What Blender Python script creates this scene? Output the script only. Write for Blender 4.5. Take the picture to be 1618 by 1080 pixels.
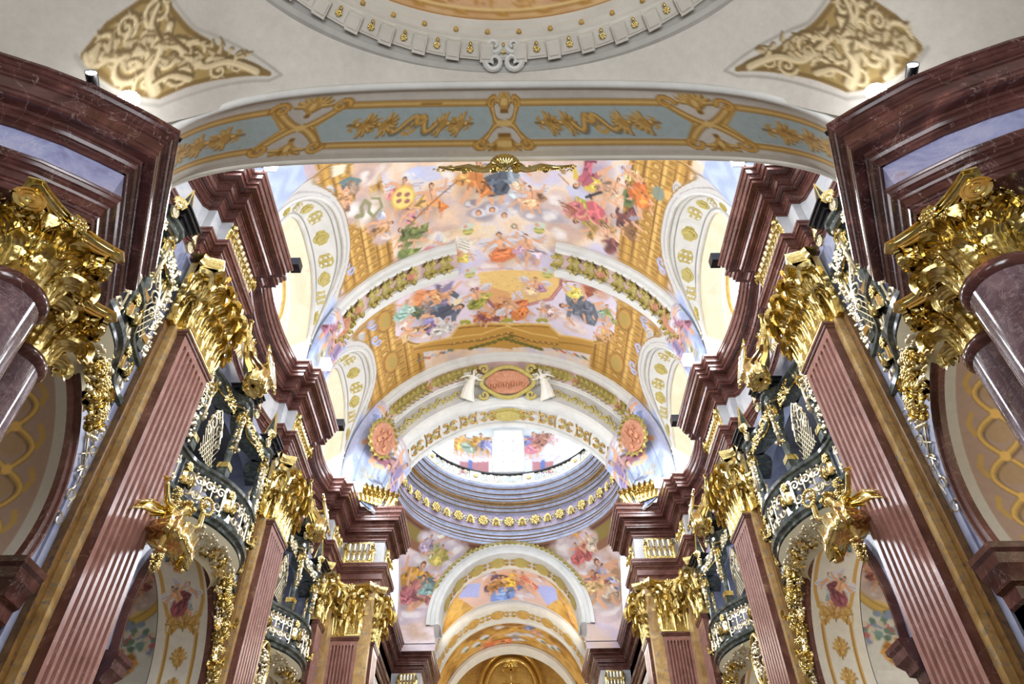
import bpy, bmesh, math, random
import numpy as np
from mathutils import Vector, Matrix, noise
random.seed(7)
PI = math.pi
scn = bpy.context.scene
for o in list(bpy.data.objects): bpy.data.objects.remove(o)
C = scn.collection

# ---------------------------------------------------------------- camera
F_PX = 1136.0; PITCH = math.radians(44.7); ROLL = 0.0122; YAW = 8/1136.0
_f = Vector((0, math.cos(PITCH), math.sin(PITCH))); _u = Vector((0, -math.sin(PITCH), math.cos(PITCH))); _r = Vector((1, 0, 0))
CF = _f*math.cos(YAW)+_r*math.sin(YAW); _r2 = _r*math.cos(YAW)-_f*math.sin(YAW)
CR = _r2*math.cos(ROLL)-_u*math.sin(ROLL); CU = _u*math.cos(ROLL)+_r2*math.sin(ROLL)
cd = bpy.data.cameras.new('camera'); cam = bpy.data.objects.new('camera', cd); C.objects.link(cam)
cd.sensor_width = 36; cd.lens = F_PX/1618*36; cd.clip_end = 300; cd.clip_start = 0.05
cam.matrix_world = Matrix(((CR.x, CU.x, -CF.x, 0), (CR.y, CU.y, -CF.y, 0), (CR.z, CU.z, -CF.z, 0), (0, 0, 0, 1)))
scn.camera = cam

# ---------------------------------------------------------------- world, lights, exposure
w = bpy.data.worlds.new('daylight'); scn.world = w; w.use_nodes = True
w.node_tree.nodes['Background'].inputs[0].default_value = (0.86, 0.90, 1.0, 1)
w.node_tree.nodes['Background'].inputs[1].default_value = 1.25
scn.view_settings.view_transform = 'Standard'; scn.view_settings.look = 'None'
scn.view_settings.gamma = 1; scn.view_settings.use_curve_mapping = False
scn.view_settings.exposure = 0.32

def lamp(kind, name, loc, power, col=(1, 1, 1), size=0.2, target=None, angle=None):
    d = bpy.data.lights.new(name, kind); d.energy = power; d.color = col
    if kind == 'AREA': d.size = size
    elif kind != 'SUN': d.shadow_soft_size = size
    if kind == 'SPOT': d.spot_size = angle or 1.6; d.spot_blend = 0.8
    o = bpy.data.objects.new(name, d); C.objects.link(o); o.location = loc
    if target is not None:
        o.rotation_euler = (Vector(target)-Vector(loc)).to_track_quat('-Z', 'Y').to_euler()
    return o
WARM = (1.0, .93, .82); COOL = (.82, .88, 1.0)
for s in (-1, 1):
    lamp('SPOT', 'vault_uplight', (s*6.4, 11.2, 18.5), 60, (.9, .94, 1), .25, (0, 17, 26), 2.2)
    lamp('SPOT', 'vault_uplight', (s*6.4, 19.6, 18.5), 60, (.95, .96, 1), .25, (0, 24, 26), 2.2)
    lamp('SPOT', 'crossing_uplight', (s*6.3, 28.0, 18.6), 35, (.95, .96, 1), .25, (0, 25, 27), 2.2)
    lamp('SPOT', 'crossing_uplight', (s*4.6, 30.0, 18.6), 350, (.8, .86, 1), .25, (0, 42, 26), 2.0)
    lamp('SPOT', 'choir_uplight', (s*4.2, 46.5, 18.6), 450, WARM, .25, (0, 50, 23), 2.2)
    lamp('POINT', 'near_uplight', (s*4.75, 4.75, 9.5), 20, (.93, .95, 1), .12)
    # daylight through the clerestory windows on the far side of the nave
    for yy in (8.6, 17.05, 25.0):
        lamp('AREA', 'clerestory_daylight', (s*7.5, yy, 20.2), 950, (.9, .94, 1), 2.4, (-s*7.0, yy-2.0, 9))
for s in (-1, 1):
    lamp('AREA', 'transept_daylight', (s*7.3, 37.4, 20.5), 1600, (.88, .92, 1), 5, (-s*2, 22, 9))
    lamp('AREA', 'loft_fill', (s*3.0, -1.5, 5.0), 150, (.93, .95, 1), 2.5, (s*1.0, 3.5, 12))  # unseen area lights added to brighten the loft vault
lamp('AREA', 'rear_fill', (0, -5.5, 4.5), 420, (.9, .94, 1), 5, (0, 14, 10))  # soft fill added behind the camera; the west wall is closed
# daylight of the drum windows and of the choir windows
lamp('AREA', 'drum_daylight', (0, 37.4, 35), 950, (.85, .9, 1), 8, (0, 37.4, 20))
lamp('AREA', 'choir_daylight', (0, 50, 19), 500, WARM, 6, (0, 49, 5))
lamp('AREA', 'choir_daylight', (0, 56, 12), 500, WARM, 7, (0, 57, 25))

for yy in (8.55, 17.05, 25.0):      # fill lights added in the side chapels and oratories, stronger on the right
    lamp('POINT', 'chapel_fill', (12.3, yy-1, 7), 330, WARM, .5); lamp('POINT', 'chapel_fill', (-12.3, yy-1, 7), 90, WARM, .5)
    for s in (-1, 1): lamp('POINT', 'oratory_fill', (s*9.6, yy, 12.6), 60 if s > 0 else 18, COOL, .3)  # unseen fill added inside each oratory room

# ---------------------------------------------------------------- materials
MATS = {}
def _ns(name):
    m = bpy.data.materials.new(name); m.use_nodes = True; nt = m.node_tree
    return m, nt, nt.nodes['Principled BSDF']
def lin(c): return tuple(((x/12.92) if x <= .04045 else ((x+.055)/1.055)**2.4) for x in c)
def ramp(nt, fac, stops):
    r = nt.nodes.new('ShaderNodeValToRGB'); nt.links.new(fac, r.inputs[0])
    e = r.color_ramp.elements
    while len(e) < len(stops): e.new(0.5)
    for i, (p, c) in enumerate(stops): e[i].position = p; e[i].color = (*lin(c), 1)
    return r.outputs[0]
def noise_n(nt, scale, detail=6, rough=.6, dist=0, vec=None):
    n = nt.nodes.new('ShaderNodeTexNoise'); n.inputs['Scale'].default_value = scale; n.inputs['Detail'].default_value = detail
    n.inputs['Roughness'].default_value = rough; n.inputs['Distortion'].default_value = dist
    if vec is None:
        g = nt.nodes.new('ShaderNodeNewGeometry'); vec = g.outputs['Position']
    nt.links.new(vec, n.inputs['Vector']); return n.outputs['Fac']
def mixc(nt, fac, a, b, mode='MIX'):
    m = nt.nodes.new('ShaderNodeMix'); m.data_type = 'RGBA'; m.blend_type = mode
    for i, v in ((0, fac), (6, a), (7, b)):
        if isinstance(v, (int, float)): m.inputs[i].default_value = v
        elif isinstance(v, tuple): m.inputs[i].default_value = (*lin(v), 1)
        else: nt.links.new(v, m.inputs[i])
    return m.outputs[2]
def bump(nt, b, h, s=.3, d=.02):
    n = nt.nodes.new('ShaderNodeBump'); n.inputs['Strength'].default_value = s; n.inputs['Distance'].default_value = d
    nt.links.new(h, n.inputs['Height']); nt.links.new(n.outputs[0], b.inputs['Normal'])
def marble(name, stops, scale=1.2, vein=None, vscale=2.0, vw=.03, rough=.22, spots=None):
    m, nt, b = _ns(name)
    col = ramp(nt, noise_n(nt, scale, 8, .65, 1.2), stops)
    if vein:
        v = noise_n(nt, vscale, 4, .6, 1.5)
        a = nt.nodes.new('ShaderNodeMath'); a.operation = 'SUBTRACT'; nt.links.new(v, a.inputs[0]); a.inputs[1].default_value = .5
        a2 = nt.nodes.new('ShaderNodeMath'); a2.operation = 'ABSOLUTE'; nt.links.new(a.outputs[0], a2.inputs[0])
        mr = nt.nodes.new('ShaderNodeMapRange'); nt.links.new(a2.outputs[0], mr.inputs[0])
        mr.inputs[1].default_value = 0; mr.inputs[2].default_value = vw; mr.inputs[3].default_value = .35; mr.inputs[4].default_value = 0
        col = mixc(nt, mr.outputs[0], col, vein)
    if spots:
        f = ramp(nt, noise_n(nt, 9, 3, .6), [(.56, (0, 0, 0)), (.66, (1, 1, 1))])
        col = mixc(nt, f, col, spots)
    nt.links.new(col, b.inputs['Base Color']); b.inputs['Roughness'].default_value = rough
    MATS[name] = m; return m
marble('red_marble', [(.3, (.31, .18, .155)), (.5, (.40, .25, .22)), (.7, (.50, .34, .31))], 1.0, (.75, .6, .55), .8, .006, .24)
marble('dark_red_marble', [(.3, (.22, .13, .12)), (.5, (.33, .20, .19)), (.64, (.42, .27, .25)), (.74, (.68, .42, .36))], 1.6, (.8, .7, .68), 1.2, .006, .14)
marble('fluted_marble', [(.3, (.52, .36, .32)), (.5, (.60, .43, .39)), (.7, (.66, .50, .46))], 1.2, (.85, .75, .72), .35, .003, .25)
marble('column_marble', [(.3, (.30, .22, .24)), (.5, (.42, .33, .36)), (.7, (.54, .45, .47))], 2.2, (.74, .68, .68), 5.5, .03, .10)
marble('blue_marble', [(.3, (.47, .49, .60)), (.5, (.60, .62, .72)), (.7, (.70, .72, .80))], 1.0, None, rough=.3)
marble('frieze_marble', [(.3, (.48, .49, .66)), (.48, (.62, .64, .80)), (.6, (.70, .70, .82)), (.72, (.68, .56, .58))], 1.4, (.85, .85, .9), 1.0, .008, .2)
marble('white_marble', [(.3, (.68, .70, .74)), (.6, (.80, .80, .80)), (.8, (.84, .82, .76))], .9, None, rough=.25)
marble('yellow_marble', [(.3, (.58, .45, .26)), (.5, (.74, .60, .38)), (.7, (.83, .72, .52))], 1.6, None, rough=.28, spots=(.55, .53, .50))
marble('brown_shade', [(.3, (.38, .27, .13)), (.6, (.52, .38, .2)), (.8, (.6, .48, .3))], 2.5, None, rough=.3, spots=(.34, .26, .2))  # yellow marble darkened as in shade, also used for the dark dome lines
marble('green_marble', [(.3, (.19, .21, .20)), (.5, (.30, .33, .32)), (.7, (.50, .54, .52))], 3, None, rough=.12)
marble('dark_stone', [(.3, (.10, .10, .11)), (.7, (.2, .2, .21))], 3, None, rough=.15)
marble('plaster', [(.3, (.76, .74, .69)), (.7, (.84, .82, .78))], .6, None, rough=.8)
marble('plaster_grey', [(.3, (.64, .63, .61)), (.7, (.73, .72, .69))], .8, None, rough=.8)
marble('plaster_bright', [(.3, (.78, .78, .76)), (.7, (.86, .86, .84))], .6, None, rough=.8)
marble('plaster_cream', [(.3, (.86, .83, .70)), (.6, (.90, .88, .78)), (.8, (.86, .74, .58))], .7, None, rough=.8)
marble('ochre', [(.3, (.66, .52, .25)), (.7, (.82, .68, .38))], 3, None, rough=.7)
marble('olive_gold', [(.3, (.62, .56, .28)), (.7, (.78, .72, .42))], 6, None, rough=.55)
marble('pink_plaster', [(.3, (.74, .63, .61)), (.7, (.80, .70, .68))], 1, None, rough=.8)
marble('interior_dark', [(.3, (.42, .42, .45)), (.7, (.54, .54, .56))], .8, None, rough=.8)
marble('lilac_stone', [(.3, (.58, .54, .66)), (.55, (.72, .67, .76)), (.75, (.78, .7, .68))], 2.5, None, rough=.5)
marble('blue_stone', [(.3, (.56, .58, .66)), (.6, (.70, .74, .84)), (.8, (.80, .80, .80))], 1.2, None, rough=.35)
marble('stucco_white', [(.3, (.86, .85, .80)), (.7, (.93, .92, .88))], 3, None, rough=.5)
marble('terracotta', [(.3, (.66, .42, .32)), (.7, (.82, .60, .46))], 4, None, rough=.7)
marble('floor_stone', [(.3, (.40, .37, .34)), (.7, (.54, .50, .47))], 1, None, rough=.4)
def gold(name, a, b_, rough, bs=.5, sc=14):
    m, nt, b = _ns(name)
    n = noise_n(nt, sc, 5, .65, .6)
    nt.links.new(ramp(nt, n, [(.3, a), (.65, b_)]), b.inputs['Base Color'])
    b.inputs['Metallic'].default_value = 1; b.inputs['Roughness'].default_value = rough
    bump(nt, b, n, bs*.6, .02); MATS[name] = m
gold('gold', (.80, .68, .36), (.93, .86, .60), .2, .5)
gold('dark_gold', (.68, .57, .29), (.88, .79, .52), .24, .6)
gold('pale_gold', (.86, .80, .62), (.97, .94, .84), .3, .6, 20)
gold('bright_gold', (.82, .71, .40), (.94, .87, .62), .13, .18, 5)
def plain(name, c, rough=.5, emit=0, metal=0):
    m, nt, b = _ns(name); b.inputs['Base Color'].default_value = (*lin(c), 1); b.inputs['Roughness'].default_value = rough
    b.inputs['Metallic'].default_value = metal
    if emit: b.inputs['Emission Color'].default_value = (*lin(c), 1); b.inputs['Emission Strength'].default_value = emit
    MATS[name] = m
plain('black_metal', (.06, .06, .07), .35)
plain('lamp_light', (1, 1, 1), .5, 18)
plain('lamp_flood', (1, 1, 1), .5, 60)
plain('lit_window', (.95, .98, 1), .5, 1.7)
plain('silver_blue', (.72, .80, .90), .3, 0, .6)
def fresco_mat():
    m, nt, b = _ns('fresco'); a = nt.nodes.new('ShaderNodeVertexColor'); a.layer_name = 'paint'
    n = noise_n(nt, 7, 6, .7)
    col = mixc(nt, .16, a.outputs[0], ramp(nt, n, [(.3, (.5, .45, .4)), (.7, (1, 1, 1))]), 'MULTIPLY')
    nt.links.new(col, b.inputs['Base Color']); b.inputs['Roughness'].default_value = .75
    MATS['fresco'] = m
fresco_mat()

# ---------------------------------------------------------------- mesh helpers
ORG = {}      # world origin of every root (translation only)
class MB:
    def __init__(s): s.v = []; s.f = []
    def add(s, vs, fs):
        n = len(s.v); s.v.extend([tuple(p) for p in vs]); s.f.extend([tuple(i+n for i in f) for f in fs]); return n
    def box(s, a, b, M=None):
        x0, y0, z0 = a; x1, y1, z1 = b
        vs = [Vector(p) for p in ((x0,y0,z0),(x1,y0,z0),(x1,y1,z0),(x0,y1,z0),(x0,y0,z1),(x1,y0,z1),(x1,y1,z1),(x0,y1,z1))]
        if M: vs = [M @ p for p in vs]
        s.add(vs, [(0,3,2,1),(4,5,6,7),(0,1,5,4),(1,2,6,5),(2,3,7,6),(3,0,4,7)])
    def grid(s, rows, close_u=False, close_v=False):
        """rows: list of equal length point lists"""
        n = len(s.v); R = len(rows); K = len(rows[0])
        for r in rows: s.v.extend([tuple(p) for p in r])
        for i in range(R if close_v else R-1):
            for j in range(K if close_u else K-1):
                a = n+i*K+j; b = n+i*K+(j+1) % K; c = n+((i+1) % R)*K+(j+1) % K; d = n+((i+1) % R)*K+j
                s.f.append((a, b, c, d))
    def tube(s, pts, r, k=6, cap=True):
        pts = [Vector(p) for p in pts]; rows = []
        up = Vector((0.3, 0.2, 1)).normalized()
        prev = None
        for i, p in enumerate(pts):
            t = (pts[min(i+1, len(pts)-1)]-pts[max(i-1, 0)]).normalized()
            if prev is None:
                a = t.cross(up)
                if a.length < .1: a = t.cross(Vector((1, 0, 0)))
                a.normalize()
            else:
                a = (prev-t*prev.dot(t)).normalized()
            prev = a; b = t.cross(a)
            rr = r[i] if isinstance(r, (list, tuple)) else r
            rows.append([p+(a*math.cos(2*PI*j/k)+b*math.sin(2*PI*j/k))*rr for j in range(k)])
        n = len(s.v); s.grid(rows, close_u=True)
        if cap:
            s.f.append(tuple(n+j for j in range(k))[::-1]); m = n+(len(rows)-1)*k; s.f.append(tuple(m+j for j in range(k)))
    def lathe(s, prof, c=(0, 0, 0), k=24, ax='z', a0=0, a1=2*PI):
        full = abs(a1-a0-2*PI) < 1e-6; rows = []
        for r, z in prof:
            row = []
            for j in range(k if full else k+1):
                t = a0+(a1-a0)*j/k
                if ax == 'z': row.append((c[0]+r*math.cos(t), c[1]+r*math.sin(t), c[2]+z))
                elif ax == 'x': row.append((c[0]+z, c[1]+r*math.cos(t), c[2]+r*math.sin(t)))
                else: row.append((c[0]+r*math.sin(t), c[1]+z, c[2]+r*math.cos(t)))
            rows.append(row)
        s.grid(rows, close_u=full)
    def ball(s, c, r, k=8, sc=(1, 1, 1), M=None):
        rows = []
        for i in range(k//2+1):
            ph = PI*i/(k//2); q = max(math.sin(ph), .001)
            row = [Vector((sc[0]*r*q*math.cos(2*PI*j/k), sc[1]*r*q*math.sin(2*PI*j/k), -sc[2]*r*math.cos(ph))) for j in range(k)]
            if M: row = [M @ p for p in row]
            rows.append([p+Vector(c) for p in row])
        s.grid(rows, close_u=True)
    def build(s, name, mat, parent=None, smooth=None, kind=None, M=None):
        me = bpy.data.meshes.new(name)
        off = ORG.get(parent.name, Vector((0, 0, 0))) if parent is not None else Vector((0, 0, 0))
        vs = s.v
        if off.length > 0: vs = [(x-off.x, y-off.y, z-off.z) for x, y, z in vs]
        me.from_pydata(vs, [], s.f); me.update()
        if isinstance(mat, str): mat = MATS[mat]
        me.materials.append(mat)
        if smooth is None and 'foliage' in name: smooth = 180
        if smooth is not None:
            if smooth >= 180: me.shade_smooth()
            else: 
                me.shade_smooth(); me.set_sharp_from_angle(angle=math.radians(smooth))
        o = bpy.data.objects.new(name, me); C.objects.link(o)
        if parent is not None: o.parent = parent; ORG[o.name] = off
        if kind: o['kind'] = kind
        return o
def root(name, loc, label, cat, group=None):
    o = bpy.data.objects.new(name, None); C.objects.link(o); o.location = loc; o.empty_display_size = .2
    ORG[o.name] = Vector(loc); o['label'] = label; o['category'] = cat
    if group: o['group'] = group
    return o
def inst(src, parent, M, name=None):
    """another object on the mesh of src, M in world space of the (translated) root"""
    me = src if isinstance(src, bpy.types.Mesh) else src.data
    o = bpy.data.objects.new(name or me.name, me); C.objects.link(o); o.parent = parent
    off = ORG.get(parent.name, Vector((0, 0, 0))); ORG[o.name] = off
    o.matrix_basis = Matrix.Translation(-off) @ M
    return o
def tmesh(mb, name, mat, smooth=None):
    me = bpy.data.meshes.new(name); me.from_pydata(mb.v, [], mb.f); me.update(); me.materials.append(MATS[mat])
    if smooth is not None:
        me.shade_smooth()
        if smooth < 180: me.set_sharp_from_angle(angle=math.radians(smooth))
    return me
def path_normals(path, closed=False):
    N = []; n = len(path)
    for i in range(n):
        a = Vector(path[i-1]) if (i > 0 or closed) else None
        b = Vector(path[i]); c = Vector(path[(i+1) % n]) if (i < n-1 or closed) else None
        ns = []
        for p, q in ((a, b), (b, c)):
            if p is not None and q is not None:
                d = (q-p).normalized(); ns.append(Vector((d.y, -d.x)))
        if len(ns) == 1: N.append(ns[0])
        else:
            m = (ns[0]+ns[1]); m.normalize(); N.append(m/max(.35, m.dot(ns[0])))
    return N
def sweep(mb, prof, path, caps=True):
    """plan path (x,y), profile (overhang, z); normal = right hand of the travel direction"""
    N = path_normals(path); rows = []
    for (p, nn) in zip(path, N):
        rows.append([(p[0]+nn.x*o, p[1]+nn.y*o, z) for o, z in prof])
    n = len(mb.v); K = len(prof); mb.grid(rows)
    if caps:
        mb.f.append(tuple(n+j for j in range(K))); m = n+(len(rows)-1)*K; mb.f.append(tuple(m+j for j in range(K))[::-1])
def arc(cx, cy, r, a0, a1, n): return [(cx+r*math.cos(a0+(a1-a0)*i/n), cy+r*math.sin(a0+(a1-a0)*i/n)) for i in range(n+1)]
# camera rays used while measuring the building: a pixel of the 1618x1080 photograph and one known plane give a point
def ray(px, py): return CF+CR*((px-809)/F_PX)+CU*((540-py)/F_PX)
def at_x(px, py, X): r = ray(px, py); return r*(X/r.x)
def at_y(px, py, Y): r = ray(px, py); return r*(Y/r.y)
def at_z(px, py, Z): r = ray(px, py); return r*(Z/r.z)
def at_cyl(px, py, c, r):
    d = ray(px, py); A = d.x**2+d.z**2; B = -2*c*d.z; Cc = c*c-r*r; D = max(0, B*B-4*A*Cc)
    return d*((-B+math.sqrt(D))/(2*A))
MIRROR = []      # left hand things that get a right hand twin
# ================================================================ PAINTER (flat fresco colour kept per vertex)
class Canvas:
    """fresco laid out in metres on its own wall: u along the wall, v across it"""
    def __init__(s, u0, v0, u1, v1, res, base=(.85, .75, .65)):
        s.u0, s.v0, s.res = u0, v0, res; s.W = int((u1-u0)*res)+1; s.H = int((v1-v0)*res)+1
        s.a = np.ones((s.H, s.W, 3), np.float32)*np.array(base, np.float32)
    def _box(s, x0, y0, x1, y1):
        i0 = max(0, int((x0-s.u0)*s.res)); i1 = min(s.W, int((x1-s.u0)*s.res)+2)
        j0 = max(0, int((y0-s.v0)*s.res)); j1 = min(s.H, int((y1-s.v0)*s.res)+2)
        if i1 <= i0 or j1 <= j0: return None
        X, Y = np.meshgrid(s.u0+np.arange(i0, i1)/s.res, s.v0+np.arange(j0, j1)/s.res)
        return slice(j0, j1), slice(i0, i1), X, Y
    def _mix(s, sl, m, col, al):
        m = (m*al)[..., None]; s.a[sl[0], sl[1]] = s.a[sl[0], sl[1]]*(1-m)+np.array(col, np.float32)*m
    def ell(s, x, y, rx, ry, ang, col, al=1., soft=.15):
        R = max(rx, ry)*(1+soft); b = s._box(x-R, y-R, x+R, y+R)
        if b is None: return
        dx, dy = b[2]-x, b[3]-y; c, n = math.cos(ang), math.sin(ang)
        d = np.sqrt(((dx*c+dy*n)/rx)**2+((-dx*n+dy*c)/ry)**2)
        s._mix(b, np.clip((1+soft/2-d)/max(soft, .02), 0, 1), col, al)
    def seg(s, p, q, w0, w1, col, al=1.):
        x0, y0 = p; x1, y1 = q; W = max(w0, w1); b = s._box(min(x0, x1)-W, min(y0, y1)-W, max(x0, x1)+W, max(y0, y1)+W)
        if b is None: return
        dx, dy = x1-x0, y1-y0; L = dx*dx+dy*dy+1e-9
        t = np.clip(((b[2]-x0)*dx+(b[3]-y0)*dy)/L, 0, 1)
        d = np.hypot(b[2]-x0-t*dx, b[3]-y0-t*dy); w = w0+(w1-w0)*t
        s._mix(b, np.clip((w-d)*s.res+.5, 0, 1), col, al)
    def line(s, pts, w, col, al=1.):
        n = len(pts)-1
        for i in range(n):
            a = w if not isinstance(w, tuple) else w[0]+(w[1]-w[0])*i/n; b = w if not isinstance(w, tuple) else w[0]+(w[1]-w[0])*(i+1)/n
            s.seg(pts[i], pts[i+1], a, b, col, al)
    def poly(s, P, col, al=1.):
        xs = [p[0] for p in P]; ys = [p[1] for p in P]; b = s._box(min(xs), min(ys), max(xs), max(ys))
        if b is None: return
        X, Y = b[2], b[3]; m = np.zeros(X.shape, bool)
        for i in range(len(P)):
            x0, y0 = P[i-1]; x1, y1 = P[i]
            if y0 == y1: continue
            c = ((y0 > Y) != (y1 > Y)) & (X < (x1-x0)*(Y-y0)/(y1-y0)+x0); m ^= c
        s._mix(b, m.astype(np.float32), col, al)
    def clouds(s, cols, scale, al=1., seed=0):
        rng = np.random.RandomState(seed); H, W = s.a.shape[:2]; f = np.zeros((H, W), np.float32); amp = 1; tot = 0
        for o in range(5):
            n = max(2, int(max(H, W)/s.res/scale*2**o)+2); g = rng.rand(n, n).astype(np.float32)
            yy = np.linspace(0, (n-1.001)*H/max(H, W), H); xx = np.linspace(0, (n-1.001)*W/max(H, W), W)
            j = yy.astype(int); i = xx.astype(int); fy = (yy-j)[:, None]; fx = (xx-i)[None, :]
            fy = fy*fy*(3-2*fy); fx = fx*fx*(3-2*fx)
            v = g[j][:, i]*(1-fy)*(1-fx)+g[j+1][:, i]*fy*(1-fx)+g[j][:, i+1]*(1-fy)*fx+g[j+1][:, i+1]*fy*fx
            f += v*amp; tot += amp; amp *= .55
        f = (f/tot-.5)*2.2+.5; f = np.clip(f, 0, .999)*(len(cols)-1); k = f.astype(int); t = (f-k)[..., None]
        cc = np.array(cols, np.float32); m = cc[k]*(1-t)+cc[np.minimum(k+1, len(cols)-1)]*t
        s.a = s.a*(1-al)+m*al
    def sample(s, u, v):
        x = np.clip((np.asarray(u)-s.u0)*s.res, 0, s.W-1.001); y = np.clip((np.asarray(v)-s.v0)*s.res, 0, s.H-1.001)
        i = x.astype(int); j = y.astype(int); fx = (x-i)[:, None]; fy = (y-j)[:, None]
        return s.a[j, i]*(1-fx)*(1-fy)+s.a[j, i+1]*fx*(1-fy)+s.a[j+1, i]*(1-fx)*fy+s.a[j+1, i+1]*fx*fy
def paint(o, cols):
    c = np.clip(np.asarray(cols, np.float64), 0, 1); l = np.where(c <= .04045, c/12.92, ((c+.055)/1.055)**2.4)
    at = o.data.color_attributes.new('paint', 'FLOAT_COLOR', 'POINT')
    at.data.foreach_set('color', np.concatenate([l, np.ones((len(l), 1))], 1).astype(np.float32).ravel())
def sh(c, k): return tuple(max(0, min(1, x*k)) for x in c)
SKIN = (.86, .66, .52)
def drape(cv, P, col, rng, n=7):
    """a coloured cloth with pictorial folds; P polygon"""
    cv.poly(P, col); cx = sum(p[0] for p in P)/len(P); cy = sum(p[1] for p in P)/len(P)
    S = max(max(p[0] for p in P)-min(p[0] for p in P), max(p[1] for p in P)-min(p[1] for p in P))
    for i in range(n):
        a = P[rng.randrange(len(P))]; b = P[rng.randrange(len(P))]
        p = (cx+(a[0]-cx)*rng.uniform(.1, .85), cy+(a[1]-cy)*rng.uniform(.1, .85)); q = (cx+(b[0]-cx)*rng.uniform(.3, .85), cy+(b[1]-cy)*rng.uniform(.3, .85))
        cv.line([p, ((p[0]+q[0])/2+rng.uniform(-.08, .08)*S, (p[1]+q[1])/2+rng.uniform(-.08, .08)*S), q], S*.045, sh(col, rng.choice([.55, .68, 1.25, 1.4])), .8)
def figure(cv, h, f, col, col2=None, seed=0, wings=False, nude=.4, hair=(.35, .22, .14), skin=SKIN):
    """a painted person from head point h to foot point f"""
    rng = random.Random(seed); hx, hy = h; fx, fy = f; mx_, my_ = (hx+fx)/2, (hy+fy)/2; hx, hy, fx, fy = mx_+(hx-mx_)*1.3, my_+(hy-my_)*1.3, mx_+(fx-mx_)*1.3, my_+(fy-my_)*1.3; L = math.hypot(fx-hx, fy-hy); ax, ay = (fx-hx)/L, (fy-hy)/L; nx, ny = -ay, ax
    P = lambda a, b: (hx+ax*a*L+nx*b*L*1.3, hy+ay*a*L+ny*b*L*1.3)
    cv.ell(*P(.55, .06), .42*L, .30*L, math.atan2(ay, ax), sh(col, .55), .28, .8)
    k = rng.choice([-1, 1])
    if wings:
        for q in (-1, 1):
            cv.poly([P(.18, .03*q), P(-.02, .32*q), P(.1, .48*q), P(.34, .34*q), P(.36, .08*q)], (.84, .82, .84)); 
            for t in (.2, .3, .4): cv.line([P(.2, .08*q), P(t-.08, .42*q-(t-.2)*.4*q)], .012*L, (.55, .52, .56), .7)
    # legs
    c2 = col2 or sh(col, .8)
    for q in (-1, 1):
        kn = P(.68, .13*q+.06*k); ft = P(1.0, .1*q+rng.uniform(-.14, .14))
        cv.line([P(.48, .06*q), kn], (.085*L, .06*L), skin if nude > .3 else col); cv.line([kn, ft], (.06*L, .035*L), skin)
        cv.line([P(.5, .09*q), P(.68, .16*q+.06*k)], .018*L, sh(skin, .7), .7)
    # cloth
    drape(cv, [P(.38, -.12), P(.36, .13), P(.52, .26*k+.08), P(.74, .34*k), P(.86, .12*k), P(.78, -.12), P(.55, -.2)], col, rng)
    drape(cv, [P(.2, -.12*k), P(.3, -.26*k), P(.5, -.38*k), P(.62, -.2*k), P(.44, .0)], c2, rng, 5)
    # torso
    t = skin if nude > .5 else col
    cv.poly([P(.15, -.13), P(.15, .13), P(.32, .11), P(.46, .12), P(.46, -.12), P(.32, -.1)], t)
    cv.ell(*P(.24, .05*k), .09*L, .07*L, rng.uniform(0, 3), sh(t, 1.15), .6, .4); cv.line([P(.17, -.02*k), P(.44, .01*k)], .014*L, sh(t, .7), .7)
    # arms
    for q in (-1, 1):
        el = P(.26+rng.uniform(-.16, .12), .27*q); ha = P(.2+rng.uniform(-.28, .22), (.4+rng.uniform(-.1, .06))*q)
        cv.line([P(.18, .12*q), el], (.055*L, .042*L), skin if nude > .3 else c2); cv.line([el, ha], (.042*L, .026*L), skin); cv.ell(*ha, .03*L, .03*L, 0, skin)
    # head
    cv.seg(P(.08, 0), P(.16, 0), .035*L, .04*L, sh(skin, .85)); hd = P(.03, .01*k)
    cv.ell(*hd, .078*L, .065*L, math.atan2(ay, ax), hair, 1, .1); cv.ell(*P(.05, .015*k), .055*L, .05*L, math.atan2(ay, ax), skin, 1, .15)
    cv.ell(*P(.055, .03*k), .012*L, .014*L, 0, (.3, .2, .15), .8)
def cloud(cv, x, y, r, col=(.66, .63, .68), seed=0, hi=(.92, .9, .88)):
    rng = random.Random(seed)
    for i in range(9):
        a = rng.uniform(0, 2*PI); d = rng.uniform(0, .8)*r; q = r*rng.uniform(.35, .55)
        cv.ell(x+d*math.cos(a), y+d*math.sin(a)*.6, q*1.2, q*.8, 0, sh(col, rng.uniform(.9, 1.05)), .6, .5)
    for i in range(7):
        a = rng.uniform(0, 2*PI); d = rng.uniform(0, .7)*r; q = r*rng.uniform(.2, .35)
        cv.ell(x+d*math.cos(a), y+d*math.sin(a)*.6+q*.3, q, q*.7, 0, hi, .5, .7)
def scrollwork(cv, x, y, r, ang, col, turns=1.4, w=.12, flip=1, leaf=True):
    """an acanthus spiral"""
    pts = []
    for i in range(22):
        t = i/21; a = ang+flip*turns*2*PI*t; q = r*(1-t)**.8
        pts.append((x+q*math.cos(a), y+q*math.sin(a)))
    cv.line(pts, (w*r, w*r*.5), col)
    cv.line([(p[0]-r*.03, p[1]+r*.04) for p in pts], (w*r*.3, w*r*.15), sh(col, 1.25), .8)
    cv.ell(*pts[-1], r*.13, r*.13, 0, col)
    if leaf:
        for i in (2, 5, 8, 11):
            a = ang+flip*turns*2*PI*i/21; p = pts[i]
            cv.line([p, (p[0]+r*.4*math.cos(a+.5*flip), p[1]+r*.4*math.sin(a+.5*flip))], (w*r*.8, w*r*.25), col)
def ell_frame(cv, P, col, w, inner=None):
    cv.line(P+[P[0]], w, col); cv.line(P+[P[0]], w*.35, sh(col, 1.2), .8)
G1 = (.74, .58, .30); G2 = (.55, .40, .17); G3 = (.88, .75, .48)
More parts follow.
